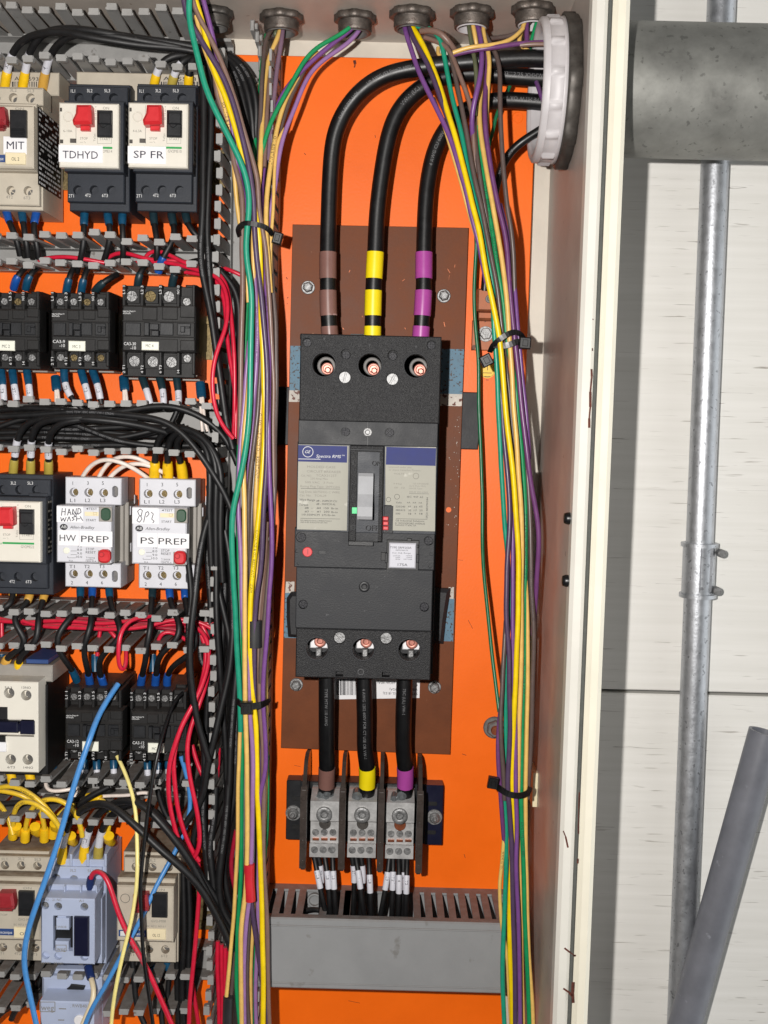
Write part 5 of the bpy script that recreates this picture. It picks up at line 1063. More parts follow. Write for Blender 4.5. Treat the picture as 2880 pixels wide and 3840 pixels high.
# ---- left bundle of coloured wires
GL = 'coloured wires of the left bundle'
def LB_(col, r, h, spec, what, **k): return wire(col, r, h, spec, what, GL, **k)
INK = 'print_black'; RES = 'GASOLINE & OIL RESISTANT II   AWM'
LB_('teal', 2.2, [112, 106, 100, 98, 97, 94, 88, 84], 'L1 192,-60 178,100 205,250 255,450 310,680 390,860 470,1020 550,1180 620,1340 650,1500 | L2 640,60 648,130 645,330 620,450 612,620 625,800 660,980 675,1150 670,1350 665,1600 660,1850 655,2212 | L3 652,180 640,400 610,650 570,880 520,1100 480,1260 468,1450 470,1700 485,2000 | L4 485,0 505,200 508,350 520,600 530,800 545,1000 556,1250 560,1500', 'teal wire, foremost in the left bundle from the top edge')
LB_('dpurple', 2.0, [108, 100, 94, 92, 90, 86, 86, 84], 'L1 135,-60 165,130 240,250 330,400 430,560 500,720 550,880 600,1080 640,1250 675,1450 | L2 680,0 700,200 700,400 705,500 725,750 750,950 770,1100 785,1250 800,1450 820,1650 835,1900 | L3 835,0 832,400 828,800 815,1000 800,1200 788,1500 778,1750 755,2000 | L4 735,0 715,200 705,350 700,500 700,700 700,900 700,1100 705,1250 704,1400 690,1460 672,1600 660,1750 658,2000 | L5 735,600 745,1000 770,1230 810,1500 850,1800 880,2000 900,2260', 'dark purple wire that runs the whole length of the left bundle')
LB_('brown', 1.8, [106, 98, 92, 88, 84, 82, 80], 'L1 205,-60 215,50 300,200 370,340 430,460 490,620 550,800 600,980 650,1150 700,1320 725,1450 | L2 735,0 740,200 775,400 815,600 830,800 845,1000 865,1300 880,1600 895,1900 | L3 905,0 895,400 900,800 898,1100 885,1500 840,1900 | L4 800,200 780,400', 'taupe brown wire curving down from the top edge beside the purple one')
LB_('yellow', 2.1, [104, 96, 88, 86, 88, 88, 88, 92], 'L1 215,-60 235,0 270,120 305,230 340,440 380,560 450,700 500,850 545,1000 580,1130 620,1280 650,1430 | L2 700,200 745,460 755,600 765,850 768,1150 772,1400 785,1600 800,1900 | L3 800,0 812,250 810,450 790,800 770,1100 740,1400 715,1650 690,1900 | L4 670,0 660,200 655,350 655,600 665,900 690,1200 718,1400 725,1700 730,2000 | L5 805,0 820,300 835,700 850,1100 855,1400 865,1800 862,2100 860,2260', 'bright yellow wire in the left bundle', prt=[(RES, .5, 2.0, False, INK)])
LB_('tan', 1.7, [96, 88, 80, 76], 'L1 240,120 300,380 400,620 450,800 490,950 515,1080 530,1240 545,1450 560,1620 | L2 560,200 600,700 640,1200', 'tan wire with black print, behind the teal wire near the top', prt=[('SOLINE & OIL RESISTANT', .3, 2.4, False, INK)])
LB_('brown', 2.0, [90, 84, 84, 84, 84, 80], 'L1 385,520 390,680 430,830 490,980 540,1300 590,1450 | L2 555,0 580,200 580,450 570,600 580,850 582,1050 575,1300 565,1600 560,1900 | L3 560,0 552,300 548,600', 'taupe brown wire on the outer left of the bundle, upper half')
LB_('violet', 1.8, [102, 94, 86, 80, 78], 'L1 285,-60 290,0 330,120 360,250 395,400 440,600 500,850 530,1100 560,1300 600,1480 | L2 590,0 610,150 612,300 640,600 680,900', 'violet wire dropping from the top edge, right of the yellow one')
LB_('green', 1.8, [34, 58, 72, 76, 80, 84, 88], 'L1 790,260 758,450 738,700 705,1000 690,1150 700,1250 | L2 662,300 662,480 664,650 655,850 632,1080 620,1300 610,1600 605,1900 590,2100 | L3 575,0 565,200 545,600 530,1000 530,1300 535,1500 540,1800 545,2100 | L4 550,300 560,600 560,900 565,1200 575,1500 575,1800 | L5 662,0 660,400 655,800 640,1100 625,1300 618,1600 615,1900 650,2260', 'bright green wire that becomes foremost low in the left bundle')
LB_('green', 1.7, [58, 66, 74, 76, 74], 'L1 1432,215 1400,245 1330,290 1200,350 1120,420 1060,500 1010,600 940,720 860,870 800,1000 740,1250 | L2 690,420 690,700', 'green wire arching left out of the second hub')
LB_('tan', 1.9, [40, 60, 80, 86, 84], 'L1 905,190 905,215 880,290 815,420 785,560 765,750 755,950 740,1200 732,1400 | L2 700,300 690,640 695,850 698,1000 705,1200', 'tan wire from the rusty first hub')
LB_('tan', 1.8, [52, 64, 80, 88, 86], 'L1 1180,400 1050,580 1000,650 940,760 880,950 840,1150 810,1350 790,1500 | L2 835,0 825,200 820,400 830,560 850,800 870,1100', 'tan wire with black lettering, joining from the second hub', prt=[('OIL RESISTANT II', .4, 2.4, False, INK)])
LB_('tan', 1.3, [70, 78, 82, 80], 'L1 930,1000 880,1060 850,1300 838,1659 | L2 900,0 888,250 870,560 872,900', 'thin tan wire on the right edge of the left bundle')
LB_('dbrown', 1.8, [56, 66, 78, 82, 82, 84, 84], 'L1 1110,480 1060,590 980,740 910,950 860,1150 830,1400 | L2 872,0 865,300 862,500 875,750 885,1000 910,1250 925,1450 925,1700 930,2000 | L3 930,0 922,300 912,600 915,900 905,1200 890,1500 860,1800 | L4 835,0 810,300 790,500 770,750 765,1000', 'dark brown wire on the right side of the left bundle')
LB_('violet', 1.8, [54, 66, 82, 92, 92, 90, 86], 'L1 1455,215 1440,240 1350,300 1180,440 1050,560 930,700 870,820 820,980 790,1150 760,1350 745,1500 | L2 785,0 775,200 775,400 780,600 795,850 820,1050 840,1300 850,1600 855,1900 | L3 850,0 850,300 850,600 855,850 865,1100 880,1400 885,1700 870,2000 | L4 860,0 845,300 830,550 810,750 795,950 790,1150 800,1350 815,1550 820,1900 | L5 835,50 825,200 830,600', 'purple wire crossing from the second hub, on the right of the bundle', prt=[('E65636 VW-1', .35, 1.8, False, INK)])
LB_('lavender', 1.7, [50, 60, 72, 76, 76], 'L1 1520,215 1500,250 1420,340 1250,450 1130,560 1060,700 1000,860 930,1020 890,1180 865,1350 850,1500 | L2 850,300 850,700', 'pale lavender wire from the second hub, outermost on the right')
LB_('dbrown', 1.7, [42, 62, 70, 70], 'L1 850,200 800,250 775,320 765,450 750,620 745,800 735,1000 730,1250', 'dark brown wire from the left side of the rusty first hub')
LB_('brown', 1.7, [40, 58, 70, 76], 'L1 890,260 880,300 850,400 820,560 800,750 790,900 780,1050 770,1300', 'dusty brown wire from the middle of the first hub')
LB_('mauve', 1.8, [42, 56, 68, 72], 'L1 915,220 910,290 890,400 865,560 850,720 840,800 820,1000 800,1250', 'dusty lavender wire from the right side of the first hub')
LB_('olive', 1.5, [34, 40, 34], 'L1 905,205 870,235 830,250 845,280 880,300', 'short olive wire looped inside the first hub')
LB_('lavender', 1.8, [84, 86, 84, 80], 'L2 695,700 705,950 718,1150 735,1400 730,1700 715,2000 | L3 705,0 690,250 675,500 655,750 640,1000 632,1300', 'lavender wire with print, middle of the left bundle', prt=[('C(3)778 (UL) 12 AWG TYPE THHN OR', .2, 1.7, True, INK)])
LB_('lavender', 1.8, [80, 84, 88, 90, 90, 86], 'L2 650,1600 620,1900 600,2212 | L3 605,0 590,250 565,500 545,800 535,1000 535,1250 545,1450 560,1700 570,2000 | L4 568,100 575,250 585,450 605,600 630,750 640,950 650,1150 655,1350 680,1600 690,1900 | L5 765,0 760,400 752,650 735,1050 712,1200 692,1450 682,1750 690,2260', 'lavender wire that passes through the red tape')
LB_('tan', 1.9, [80, 86, 94, 95, 92, 88], 'L2 690,1100 660,1800 | L3 635,100 620,250 600,450 588,650 590,950 598,1200 600,1500 605,1800 | L4 603,0 603,400 603,700 605,1000 608,1250 615,1500 625,1800 | L5 712,0 715,300 712,650 698,1000 675,1150 655,1350 655,1700 662,2260', 'tan wire that is foremost in the lower half of the left bundle')
LB_('dbrown', 1.9, [82, 86, 84, 80], 'L2 770,1700 760,2000 | L3 750,0 740,250 710,500 680,750 660,900 645,1100 635,1400 640,1700 650,2000', 'dark brown wire in the centre of the left bundle')
LB_('dbrown', 1.8, [78, 82, 80], 'L3 720,600 700,900 680,1200 670,1500 660,1800 660,2200', 'dark brown wire tucked between tan and yellow wires')
LB_('tan', 1.8, [78, 83, 84, 80], 'L2 715,1150 700,1400 740,1700 785,2000 | L3 775,100 760,400 735,800 720,1100 712,1300 720,1600 730,1900 720,2200', 'tan wire with black print beside the yellow wire', prt=[('GASOLINE AND OIL RESISTANT II', .38, 2.4, False, INK)])
LB_('brown', 1.9, [78, 82, 86, 86, 84], 'L3 830,1400 810,1800 | L4 780,0 760,200 747,400 745,650 750,900 755,1150 762,1300 780,1500 795,1700 795,2000 | L5 870,0 865,400 865,700 885,1000 900,1300 905,1700 915,2100 922,2260', 'taupe brown wire, outer right side low in the bundle')
LB_('green', 1.6, [66, 70, 70], 'L4 775,400 770,800 800,1200 832,1700 838,2100 | L5 900,0 900,250 890,500 860,800 810,1000 790,1500 770,2000 760,2260', 'darker green wire low on the right of the left bundle')
LB_('tan', 1.6, [70, 74, 72], 'L4 850,500 830,800 822,1000 825,1250 828,1500 825,1800 | L5 880,200 850,700 800,900 770,1200 750,1600 750,2000 740,2260', 'thin tan wire at the back right, low in the left bundle')
LB_('tan', 1.6, [82, 86, 88], 'L4 575,1300 552,1500 545,1800 | L5 628,0 625,500 605,900 590,1200 565,1450 550,1650 530,1850 520,1955', 'tan wire that ends in the black heat shrink sleeve')
LB_('dbrown', 1.6, [84, 84], 'L5 738,1050 730,1300 715,1600 712,1900 730,2260', 'dark brown wire below the red tape')
LB_('tan', 1.6, [78, 78], 'L5 770,1060 765,1300 745,1700 748,2260', 'tan wire below the red tape, behind the purple one')
LB_('dbrown', 1.6, [82, 82], 'L5 612,1500 590,1700 565,1950', 'dark wire entering the black heat shrink sleeve')
LB_('plum', 1.6, [76, 76, 74], 'L3 690,100 665,500 640,900 | L3 630,1500 | L4 640,300 636,650 640,900', 'plum wire deep in the middle of the left bundle')
LB_('lavender', 1.6, [76, 76], 'L4 815,100 785,450 | L4 770,1500 760,2000 | L5 830,50 815,900 810,1400 790,1900 800,2260', 'lavender wire deep on the right of the left bundle')
LB_('yellow', 1.4, [74, 72], 'L1 545,1420 570,1600 | L2 520,0 540,200 560,500', 'thin yellow wire at the far left of the left bundle')
# tapes and sleeve round the bundle
def wrap(name, label, cat, m, c, pts, h0, h1, bulge=1.5):
    b = MB(); b.pxpoly(c, pts, h0, h1, bulge); X, Z = W(c, sum(p[0] for p in pts)/len(pts), sum(p[1] for p in pts)/len(pts), h1)
    o = b.build(name, m, loc=(X, (h0+h1)/2, Z)); return tag(o, label, cat)
b = MB()
def band(spec, hs, r0, r1, m, name, label, cat):
    D = path(spec, hs, 1.5, 1); b = MB(); b.tube(D, 1, 16, True, (r0, r1)); o = b.build(name, m, loc=tuple(D[len(D)//2])); return tag(o, label, cat)
band('L4 697,350 697,490 697,628', 86, 4.6, 6.3, 'tape_black', 'tape_wrap', 'black tape wrapped round a yellow and purple wire pair', 'tape')
band('L5 733,720 732,800 734,900 740,985 745,1062', 91, 4.2, 4.1, 'tape_red', 'tape_wrap', 'red tape flag wrapped round tan and lavender wires', 'tape')
band('L5 540,1958 535,2080 530,2260', 86, 4.2, 4.2, 'tape_black', 'heat_shrink_sleeve', 'black heat shrink sleeve at the bottom of the left bundle', 'sleeve')

# ---- right bundle
GR = 'coloured wires of the right bundle'
def RB_(col, r, h, spec, what, **k): return wire(col, r, h, spec, what, GR, **k)
RB_('violet', 1.9, [56, 82, 92, 94, 92], 'R1 240,190 245,220 265,300 300,400 345,540 420,700 510,880 590,1050 640,1200 690,1380 740,1550 | R2 385,0 440,220 500,430 540,580 580,800 620,1000', 'violet wire on the left edge of the right bundle, upper half')
RB_('tan', 1.2, [70, 86, 88], 'R1 470,760 530,920 570,1050 620,1220 680,1420 735,1640 | R2 372,20 440,260 510,520 548,640', 'thin tan wire along the left edge of the right bundle')
RB_('dpurple', 1.9, [56, 80, 86, 86], 'R1 280,200 300,290 370,400 440,540 500,700 560,880 605,1000 650,1200 690,1400', 'dark purple wire from the third hub, behind the yellow one')
RB_('yellow', 2.05, [56, 92, 100, 102, 100, 98, 96, 92, 90, 86], 'R1 290,190 295,215 350,280 410,400 460,520 520,680 570,850 620,1000 670,1180 710,1340 750,1500 785,1659 | R2 480,160 520,340 560,540 590,740 630,960 680,1180 720,1380 755,1560 775,1750 790,1950 810,2212 | R3 680,250 710,520 745,780 770,1050 785,1300 800,1500 815,1750 815,2000 | R4 672,60 675,200 667,450 655,700 648,950 630,1300 612,1700 608,2000 | R5 548,60 555,300 545,700 530,1000 525,1300 530,1600 545,1950 550,2260', 'bright yellow wire, foremost in the right bundle')
RB_('teal', 1.9, [56, 86, 90, 84, 80, 80, 84, 90], 'R1 320,205 345,218 420,200 490,230 530,330 560,480 590,650 630,830 670,970 700,1100 720,1250 760,1430 800,1600 | R2 490,20 530,180 560,350 600,560 640,780 680,950 695,1100 690,1380 700,1500 715,1700 730,1900 | R3 598,0 605,250 620,500 630,750 645,1000 660,1250 675,1500 700,1700 712,2000 | R4 580,100 580,300 560,550 545,700 540,900 540,1200 545,1500 540,1750 525,2100 | R5 490,330 495,500 490,800 480,1100 470,1350 460,1600 460,1850 478,2260', 'teal wire that loops over out of the third hub', )
RB_('dbrown', 1.8, [56, 84, 90, 92, 88, 84], 'R1 400,250 480,270 560,310 600,420 630,560 660,700 690,850 720,1000 745,1150 770,1300 800,1450 | R2 535,0 570,200 610,430 660,680 700,880 740,1100 765,1350 790,1550 815,1800 840,2000 | R3 715,0 735,250 755,500 775,700 790,900', 'dark brown wire next to the yellow one in the right bundle')
RB_('brown', 1.8, [56, 78, 82, 80], 'R1 400,290 500,320 590,380 640,500 700,660 755,800 770,900 780,1100 800,1350', 'dusty brown wire from the third hub crossing behind the bundle')
RB_('brown', 2.4, [58, 66, 68, 60], 'R1 370,240 470,220 540,250 580,310 610,370 640,400', 'thick dusty brown wire bent sharply beside the third hub')
RB_('olive', 1.7, [62, 80, 80], 'R1 738,165 740,190 755,300 780,420 800,520 802,620 800,760 790,900', 'olive green wire from the fourth hub')
RB_('tan', 1.7, [62, 68, 56], 'R1 768,165 770,190 790,260 808,380 812,480', 'short tan wire inside the fourth hub')
RB_('violet', 1.9, [62, 86, 92, 84, 64], 'R1 800,165 805,190 828,260 845,400 840,560 810,700 770,850 760,950 770,1050 790,1150 800,1300', 'violet wire swinging left below the fourth hub')
RB_('tan', 1.7, [62, 80, 82, 74], 'R1 855,185 850,215 870,330 905,430 900,560 890,700 882,850 878,1000', 'tan wire from the right side of the fourth hub')
RB_('plum', 1.9, [62, 88, 90, 92, 94, 96, 92, 76], 'R1 830,180 850,300 870,400 885,560 870,720 865,850 870,1000 890,1150 920,1350 960,1550 | R2 690,20 740,200 790,380 820,520 840,700 850,900 865,1100 888,1350 910,1550 930,1750 955,1950 975,2212 | R3 850,250 880,500 910,750 940,1000 980,1200 1015,1400 1025,1550 1020,1750 1000,2000 | R4 865,0 850,150 838,300 825,500', 'plum purple wire bowing out on the right of the bundle')
RB_('violet', 1.6, [80, 88, 88], 'R2 760,180 800,330 845,520 880,750 905,950 922,1150 935,1330 948,1500 965,1700 990,1950 | R3 855,0 870,50 895,300 915,550 925,750', 'violet wire along the outer right edge of the bundle')
RB_('tan', 1.9, [60, 88, 94, 96, 94, 92, 92], 'R1 872,470 860,600 830,740 822,880 835,1050 860,1200 890,1380 920,1550 | R2 645,0 690,220 730,450 770,680 800,900 830,1150 845,1350 855,1550 875,1800 890,2000 | R3 750,0 765,250 790,500 805,750 815,950 835,1150 845,1400 850,1700 845,1900 | R4 702,0 705,300 705,600 700,900 690,1200 680,1500 675,1800 668,2150', 'tan wire in the middle of the right bundle')
RB_('dbrown', 1.8, [70, 82, 84, 80], 'R1 792,820 790,1080 810,1250 840,1450 865,1600 | R2 560,0 600,220 650,480 690,720', 'dark brown wire between the teal and printed green wires')
RB_('green', 1.9, [74, 86, 90, 84, 86, 90, 92, 92], 'R1 812,980 820,1050 835,1200 860,1400 890,1600 | R2 605,0 640,200 680,440 710,680 740,880 780,1100 805,1300 820,1480 850,1700 905,1950 930,2150 | R3 785,100 810,350 840,600 860,850 875,1050 885,1300 885,1600 885,1900 | R4 740,0 738,300 735,550 732,800 730,1000 715,1300 710,1600 705,1850 | R5 630,50 635,300 650,600 660,900 665,1200 680,1500 695,1800 710,2260', 'green wire with black lettering in the right bundle', prt=[('AND OIL RESISTANT II  VW-1 (UL) OR AWM', .06, 2.2, False, INK), ('E123774 AWG TYPE THHN OR THWN', .42, 2.0, False, INK), ('VW-1 (UL) OR AWM', .58, 2.0, False, INK), ('AWG TYPE THWN 600V', .76, 1.8, False, INK)])
RB_('dbrown', 1.8, [62, 86, 88, 88, 84], 'R1 830,190 840,220 880,300 930,370 970,450 985,550 985,750 990,950 1000,1150 1015,1350 1030,1500 1045,1659 | R2 830,150 860,330 885,520 900,700 905,850 910,1050 915,1300', 'dark brown wire hanging alone on the right of the bundle')
RB_('dbrown', 1.8, [84, 88, 90, 88, 86], 'R3 900,850 920,1100 935,1400 940,1650 945,1900 | R4 805,0 825,250 835,500 830,750 820,1000 815,1300 805,1600 795,1800 780,2000 770,2200', 'dark brown wire on the outer right side of the bundle, lower half', prt=[('AWG TYPE THHN OR GASOLINE', .3, 1.8, False, INK)])
RB_('dpurple', 1.95, [80, 88, 94, 96, 95, 94], 'R2 720,1650 745,2000 | R3 635,100 650,350 670,600 695,850 715,1100 725,1300 720,1500 700,1750 690,1950 | R4 555,0 545,200 555,450 575,600 580,850 580,1100 590,1350 585,1600 570,1850 560,2100 | R5 510,0 520,150 530,350 545,550 550,800 555,1100 565,1400 575,1700 578,2260', 'dark purple wire that snakes down the front of the right bundle')
RB_('violet', 1.7, [84, 92, 97, 96], 'R3 745,1300 755,1600 755,1900 | R4 618,0 615,300 618,600 620,900 630,1150 645,1450 645,1700 648,2000 | R5 580,0 588,200 595,400 585,650 590,900 605,1200 615,1600 624,2260', 'violet wire with a flake of white paint low in the right bundle')
RB_('tan', 1.7, [84, 90, 92], 'R3 860,1700 | R4 760,100 770,500 772,800 770,1100 760,1500 755,1800 748,2100 | R5 672,30 675,300 675,600 685,900 690,1200 705,1600 735,2000 745,2260', 'tan wire right of the printed green one, lower half')
RB_('tan', 1.5, [78, 84, 84, 80], 'R4 560,1900 | R5 490,90 470,500 445,800 430,870 436,1100 450,1300 480,1450 505,1600 515,1850 540,2260', 'tan wire bulging left beside the covered duct', prt=[('VOLTS E65636', .3, 1.6, True, INK)])
RB_('tan', 1.5, [86, 86], 'R4 690,1400 670,1800 | R5 610,500 620,800 632,1200 640,1700 655,2260', 'tan wire behind the violet one, with tiny black print')
RB_('dbrown', 1.8, [80, 86, 90, 88], 'R4 545,350 530,600 515,850 505,1100 490,1350 495,1600 510,1800 525,2000 530,2212', 'dark brown wire left of the teal one, lower half')
RB_('plum', 1.8, [84, 86, 84, 76], 'R4 500,1200 475,1400 462,1650 470,1900 | R5 438,0 442,120 452,230 460,350 475,520 505,750 530,1000', 'plum wire on the left edge above the covered duct')
RB_('dbrown', 1.6, [78, 78], 'R3 800,1700 | R4 690,200 675,600 675,800 665,1000 655,1300 650,1700', 'dark brown wire behind the violet and green wires')
RB_('green', 1.5, [36, 36, 30, 26, 26, 30, 50, 72], 'R1 1085,600 1075,640 1055,700 965,855 940,980 900,1130 820,1400 760,1600 | R2 520,530 510,680 500,880 490,1080 495,1300 510,1500 530,1700 540,1900 | R3 400,0 405,300 420,600 430,900 440,1200 438,1500 445,1800 470,2100 | R4 325,0 350,200 375,450 400,700 425,900 450,1100 475,1300', 'single dark green wire hanging apart, left of the right bundle', m='wire_dgreen')
RB_('tan', 1.7, [78, 66, 60, 66, 70], 'R1 1185,140 1160,220 1155,275 1105,310 1125,355 1200,400 1320,450 1400,490', 'tan yellow wire kinked beside the big white bushing')
RB_('plum', 1.8, [76, 66, 58], 'R1 1195,140 1192,200 1190,300 1200,420', 'plum wire dropping straight from the fifth hub')
RB_('green', 1.5, [70, 60, 54], 'R1 1275,160 1255,220 1225,330 1200,430', 'green wire behind the big white bushing')
RB_('dbrown', 1.7, [50, 62, 70], 'R1 880,300 920,300 1000,290 1120,270 1190,230 1220,160', 'dark brown wire sagging between the fourth and fifth hub')
RB_('tan', 1.6, [84, 88, 84, 76], 'R1 620,410 640,395 700,370 800,360 900,352 1000,340 1110,290 1165,220', 'tan wire lying across the power cables')
RB_('plum', 1.8, [80, 86, 84, 84], 'R1 625,425 740,395 850,378 950,370 1100,340 1300,330 1380,330', 'plum wire lying across the power cables')
RB_('brown', 1.7, [84, 86, 86], 'R1 1140,352 1180,345 1250,342 1320,340 1400,345', 'short brown wire going into the big white bushing')
RB_('violet', 1.8, [38, 60, 76], 'R1 1215,540 1245,590 1280,660 1300,740 1330,800', 'violet wire curling into the big white bushing')
RB_('tan', 1.5, [46, 50], 'R1 505,370 490,400 500,440 530,440', 'short stub of tan wire by the third hub')
wire('power_black', 3.2, [62, 58, 44, 30, 24, 20], 'R1 1330,990 1240,1050 1150,1100 1060,1180 1000,1280 970,1380 950,1480 920,1659 | R2 680,250 640,600 615,900 600,1080', 'black earthing cable from the big bushing to the copper lug', 'black earthing cable', prt=[('AWG 6 THHN', .2, 2.2, False, PR1)], seg=14, name='earthing_cable', cat='cable')
tie('black cable tie high on the left bundle, its head over the orange panel', 'L2 552,520 535,470 532,430 548,395 600,376 700,388 790,408 860,455 890,500', [84, 92, 98, 102, 102, 102, 100, 96, 90], 3.6, ('L2', 938, 530, 95, 120, -.25, 92))
tie('black cable tie low on the left bundle beside the breaker', 'L4 528,1190 552,1215 600,1240 690,1238 770,1225 850,1190', [88, 100, 101, 99, 97, 86], 5.0, ('L4', 614, 1265, 118, 130, .05, 103))
tie('black cable tie looped across the right bundle, head at its lower left', 'R2 655,1715 690,1640 760,1580 850,1520 930,1505 985,1535 1010,1590', [90, 100, 104, 105, 104, 101, 96], 3.8, ('R2', 622, 1800, 118, 120, .5, 94))
tie('black cable tie on the right bundle whose head sticks out to the right', 'R2 700,1640 780,1655 860,1640 940,1600 1000,1620', [99, 101, 102, 102, 100], 4.2, ('R2', 1022, 1620, 120, 120, -.05, 103))
tie('black cable tie low on the right bundle by the cream mount', 'R4 455,2075 500,2110 570,2150 660,2168 740,2155 785,2120 792,2070', [92, 98, 101, 102, 100, 96, 86], 4.6, ('R4', 415, 2045, 110, 120, -.15, 96))
wrap('duct_clip', 'cream plastic clip at the end of the upright duct near the top', 'clip', 'nylon_cream', 'L1', [(690, 650), (722, 640), (724, 740), (700, 745)], 20, 30)

# ---- outgoing wires of the distribution block
GD = 'short black wires with white sleeves below the distribution block'
for i, (x0, y0, x1, y1, x2, y2, hh, what) in enumerate(((523, 655, 541, 745, 598, 1010, 52, 'front left, first pole'), (545, 655, 560, 720, 558, 1010, 44, 'back left, first pole'), (578, 655, 593, 748, 612, 1010, 50, 'middle, first pole'), (618, 655, 622, 752, 640, 1010, 51, 'front right, first pole'),
        (718, 655, 732, 735, 722, 1010, 43, 'back left, second pole'), (738, 655, 755, 752, 790, 1010, 52, 'front left, second pole'), (765, 655, 778, 735, 760, 1010, 44, 'middle, second pole'), (806, 655, 811, 770, 820, 1010, 52, 'front right, second pole'),
        (912, 660, 903, 750, 855, 1010, 50, 'leaning left, third pole'), (932, 660, 932, 755, 922, 1010, 52, 'front middle, third pole'), (960, 660, 964, 772, 956, 1010, 54, 'longest sleeve, third pole'), (985, 660, 985, 745, 975, 1010, 46, 'back right, third pole'), (1005, 660, 1002, 772, 996, 1010, 53, 'rightmost, third pole'))):
    wire('black', 2.15, [42, hh, hh, hh-6], 'H %d,%d %d,%d %d,%d %d,%d' % (x0, y0, x1, y1, (x1*.55+x2*.45), (y1+y2)/2, x2, y2), 'short black wire, ' + what, GD, start=[('gap', (11 if y1 > 740 else 7)+(3 if y1 > 765 else 0), 0), ('sleeve_white', 14, 2.5)], seg=10)
wire('black', 2.1, [20, 24, 30], 'H 470,935 500,925 540,915 570,930 590,970', 'black wire lying inside the covered duct', GD)

# ---- black wires of the left section
GB = 'black control wires on the left'
YB = lambda m='boot_yellow', a=11.5, r=3.5: [(m, a, r)]
def BW(r, h, spec, what, group=GB, **k): return wire('black', r, h, spec, what, group, **k)
for x, wx, sp, bm, what in ((28, 50, '60,365 80,320 120,265 190,225 290,200 400,195 520,225 700,255 900,285 1100,298 1260,330', 'boot_yellow', 'lowest'), (140, 165, '172,350 200,290 245,225 320,185 430,176 560,190 740,220 920,248 1100,270 1250,300', 'boot_yellow', 'middle'), (265, 290, '302,350 335,300 385,250 450,215 560,205 720,225 900,258 1080,285 1230,320', 'boot_tan', 'nearest')):
    BW(2.8, [44, 60, 78, 84, 82, 76, 70], 'A %d,555 %d,500 %d,420 %s' % (x, x+3, wx, sp), '%s of three black wires arching over the MIT motor starter' % what, 'black wires arching over the topmost starters', start=[(bm, 14, 3.7), ('sleeve_white', 15, 3.0)], seg=12)
for x, wx, sp, bm, sl, what in ((955, 985, '1010,370 1060,345 1130,338 1220,350 1300,400', 'boot_yellow', 'sleeve_white', 'left'), (1065, 1098, '1130,375 1170,355 1230,345 1290,380', 'boot_olive', 'sleeve_white', 'middle'), (1170, 1180, '1190,360 1215,340 1250,345 1290,370', 'boot_yellow', 'wire_black', 'right')):
    BW(2.8, [44, 52, 58, 58, 50, 40], 'A %d,555 %d,500 %d,420 %s' % (x, x, wx, sp), '%s of three black wires bent over the SP FR motor starter' % what, 'black wires arching over the topmost starters', start=[(bm, 12, 3.6), (sl, 11, 3.0, 'marker_sleeve')], seg=12)
for sp, what in (('L1 300,400 400,410 480,440 550,510 610,620 650,760 678,920 685,1100 690,1300', 'inner'), ('L1 330,390 430,400 520,440 600,510 655,600 695,720 712,850 700,1050 700,1250', 'outer'), ('L1 360,420 450,450 530,540 580,680 620,850 650,1000 670,1200', 'lower')):
    BW(3.0, [40, 48, 52, 50, 44], sp, '%s thick black wire curving down into the upright duct at the top' % what, seg=12, prt=[('AWG 600V', .3, 1.8, False, PR1)])
# verticals from the top
BW(2.6, [70, 76, 78, 76], 'A 1230,360 1262,520 1268,700 1265,1000 1262,1300 1250,1500 | B 1235,0 1250,150 1285,330 1318,500 1345,700 1375,900 1410,1150 1450,1300', 'black wire running down past the right side of the topmost starters', seg=12, prt=[('TEW 600V VW-1 CSA LL39360', .45, 1.6, False, PR1)])
BW(2.6, [66, 72, 74, 70], 'A 1290,380 1310,520 1312,800 1300,1100 1288,1400 | B 1290,0 1302,200 1320,400 1345,600 1368,800 1395,1000 1440,1180', 'second black wire running down past the topmost starters', seg=12, prt=[('TYPE TEW 105C 600V', .5, 1.6, False, PR1)])
BW(2.5, [60, 62, 60], 'L2 330,850 420,950 500,1050 540,1200 545,1500 530,2000 | L3 520,200 500,500', 'black wire curving out of the second duct into the upright duct', seg=10)
for x, sp, bm, what in ((522, '520,1400 525,1480 | B 525,0 510,90 490,160 480,200', 'boot_blue', 'left'), (660, '685,1410 690,1480 | B 680,0 660,90 640,150', 'boot_blue', 'middle'), (755, '762,1410 765,1480 | B 768,0 770,80 760,160', 'boot_blue', 'right')):
    BW(2.4, [48, 52, 58, 54, 44], 'A %d,1270 %d,1330 %s' % (x+12, x, sp), '%s black wire below the TDHYD motor starter' % what, start=[('zinc', 4, 2.6), (bm, 14, 3.3)], seg=10)
for x, sp, what in ((950, '958,1385 972,1470 | B 980,0 980,60 972,150', 'left'), (1060, '1068,1385 1105,1435 1070,1510 1010,1600 | B 1060,20 1015,90 990,160 985,200', 'middle'), (1150, '1152,1375 1180,1425 1235,1480 1280,1520', 'right')):
    BW(2.4, [48, 52, 58, 60, 52], 'A %d,1270 %d,1330 %s' % (x, x, sp), '%s black wire below the SP FR motor starter' % what, start=[('zinc', 4, 2.6), ('boot_dark', 14, 3.3)], end=[('boot_bright', 13, 3.2)] if what == 'middle' else [], seg=10)
for x, sp, bm, what in ((35, '60,1395 100,1470 125,1590', 'boot_bright', 'left'), (135, '145,1400 160,1480 175,1600', 'boot_blue', 'middle'), (238, '210,1365 203,1430 230,1510 240,1610', 'boot_bright', 'right')):
    BW(2.4, [46, 52, 58, 50], 'A %d,1270 %d,1325 %s' % (x-5, x+3, sp), '%s black wire below the MIT motor starter' % what, start=[('zinc', 3, 2.6), (bm, 14, 3.2)], seg=10)
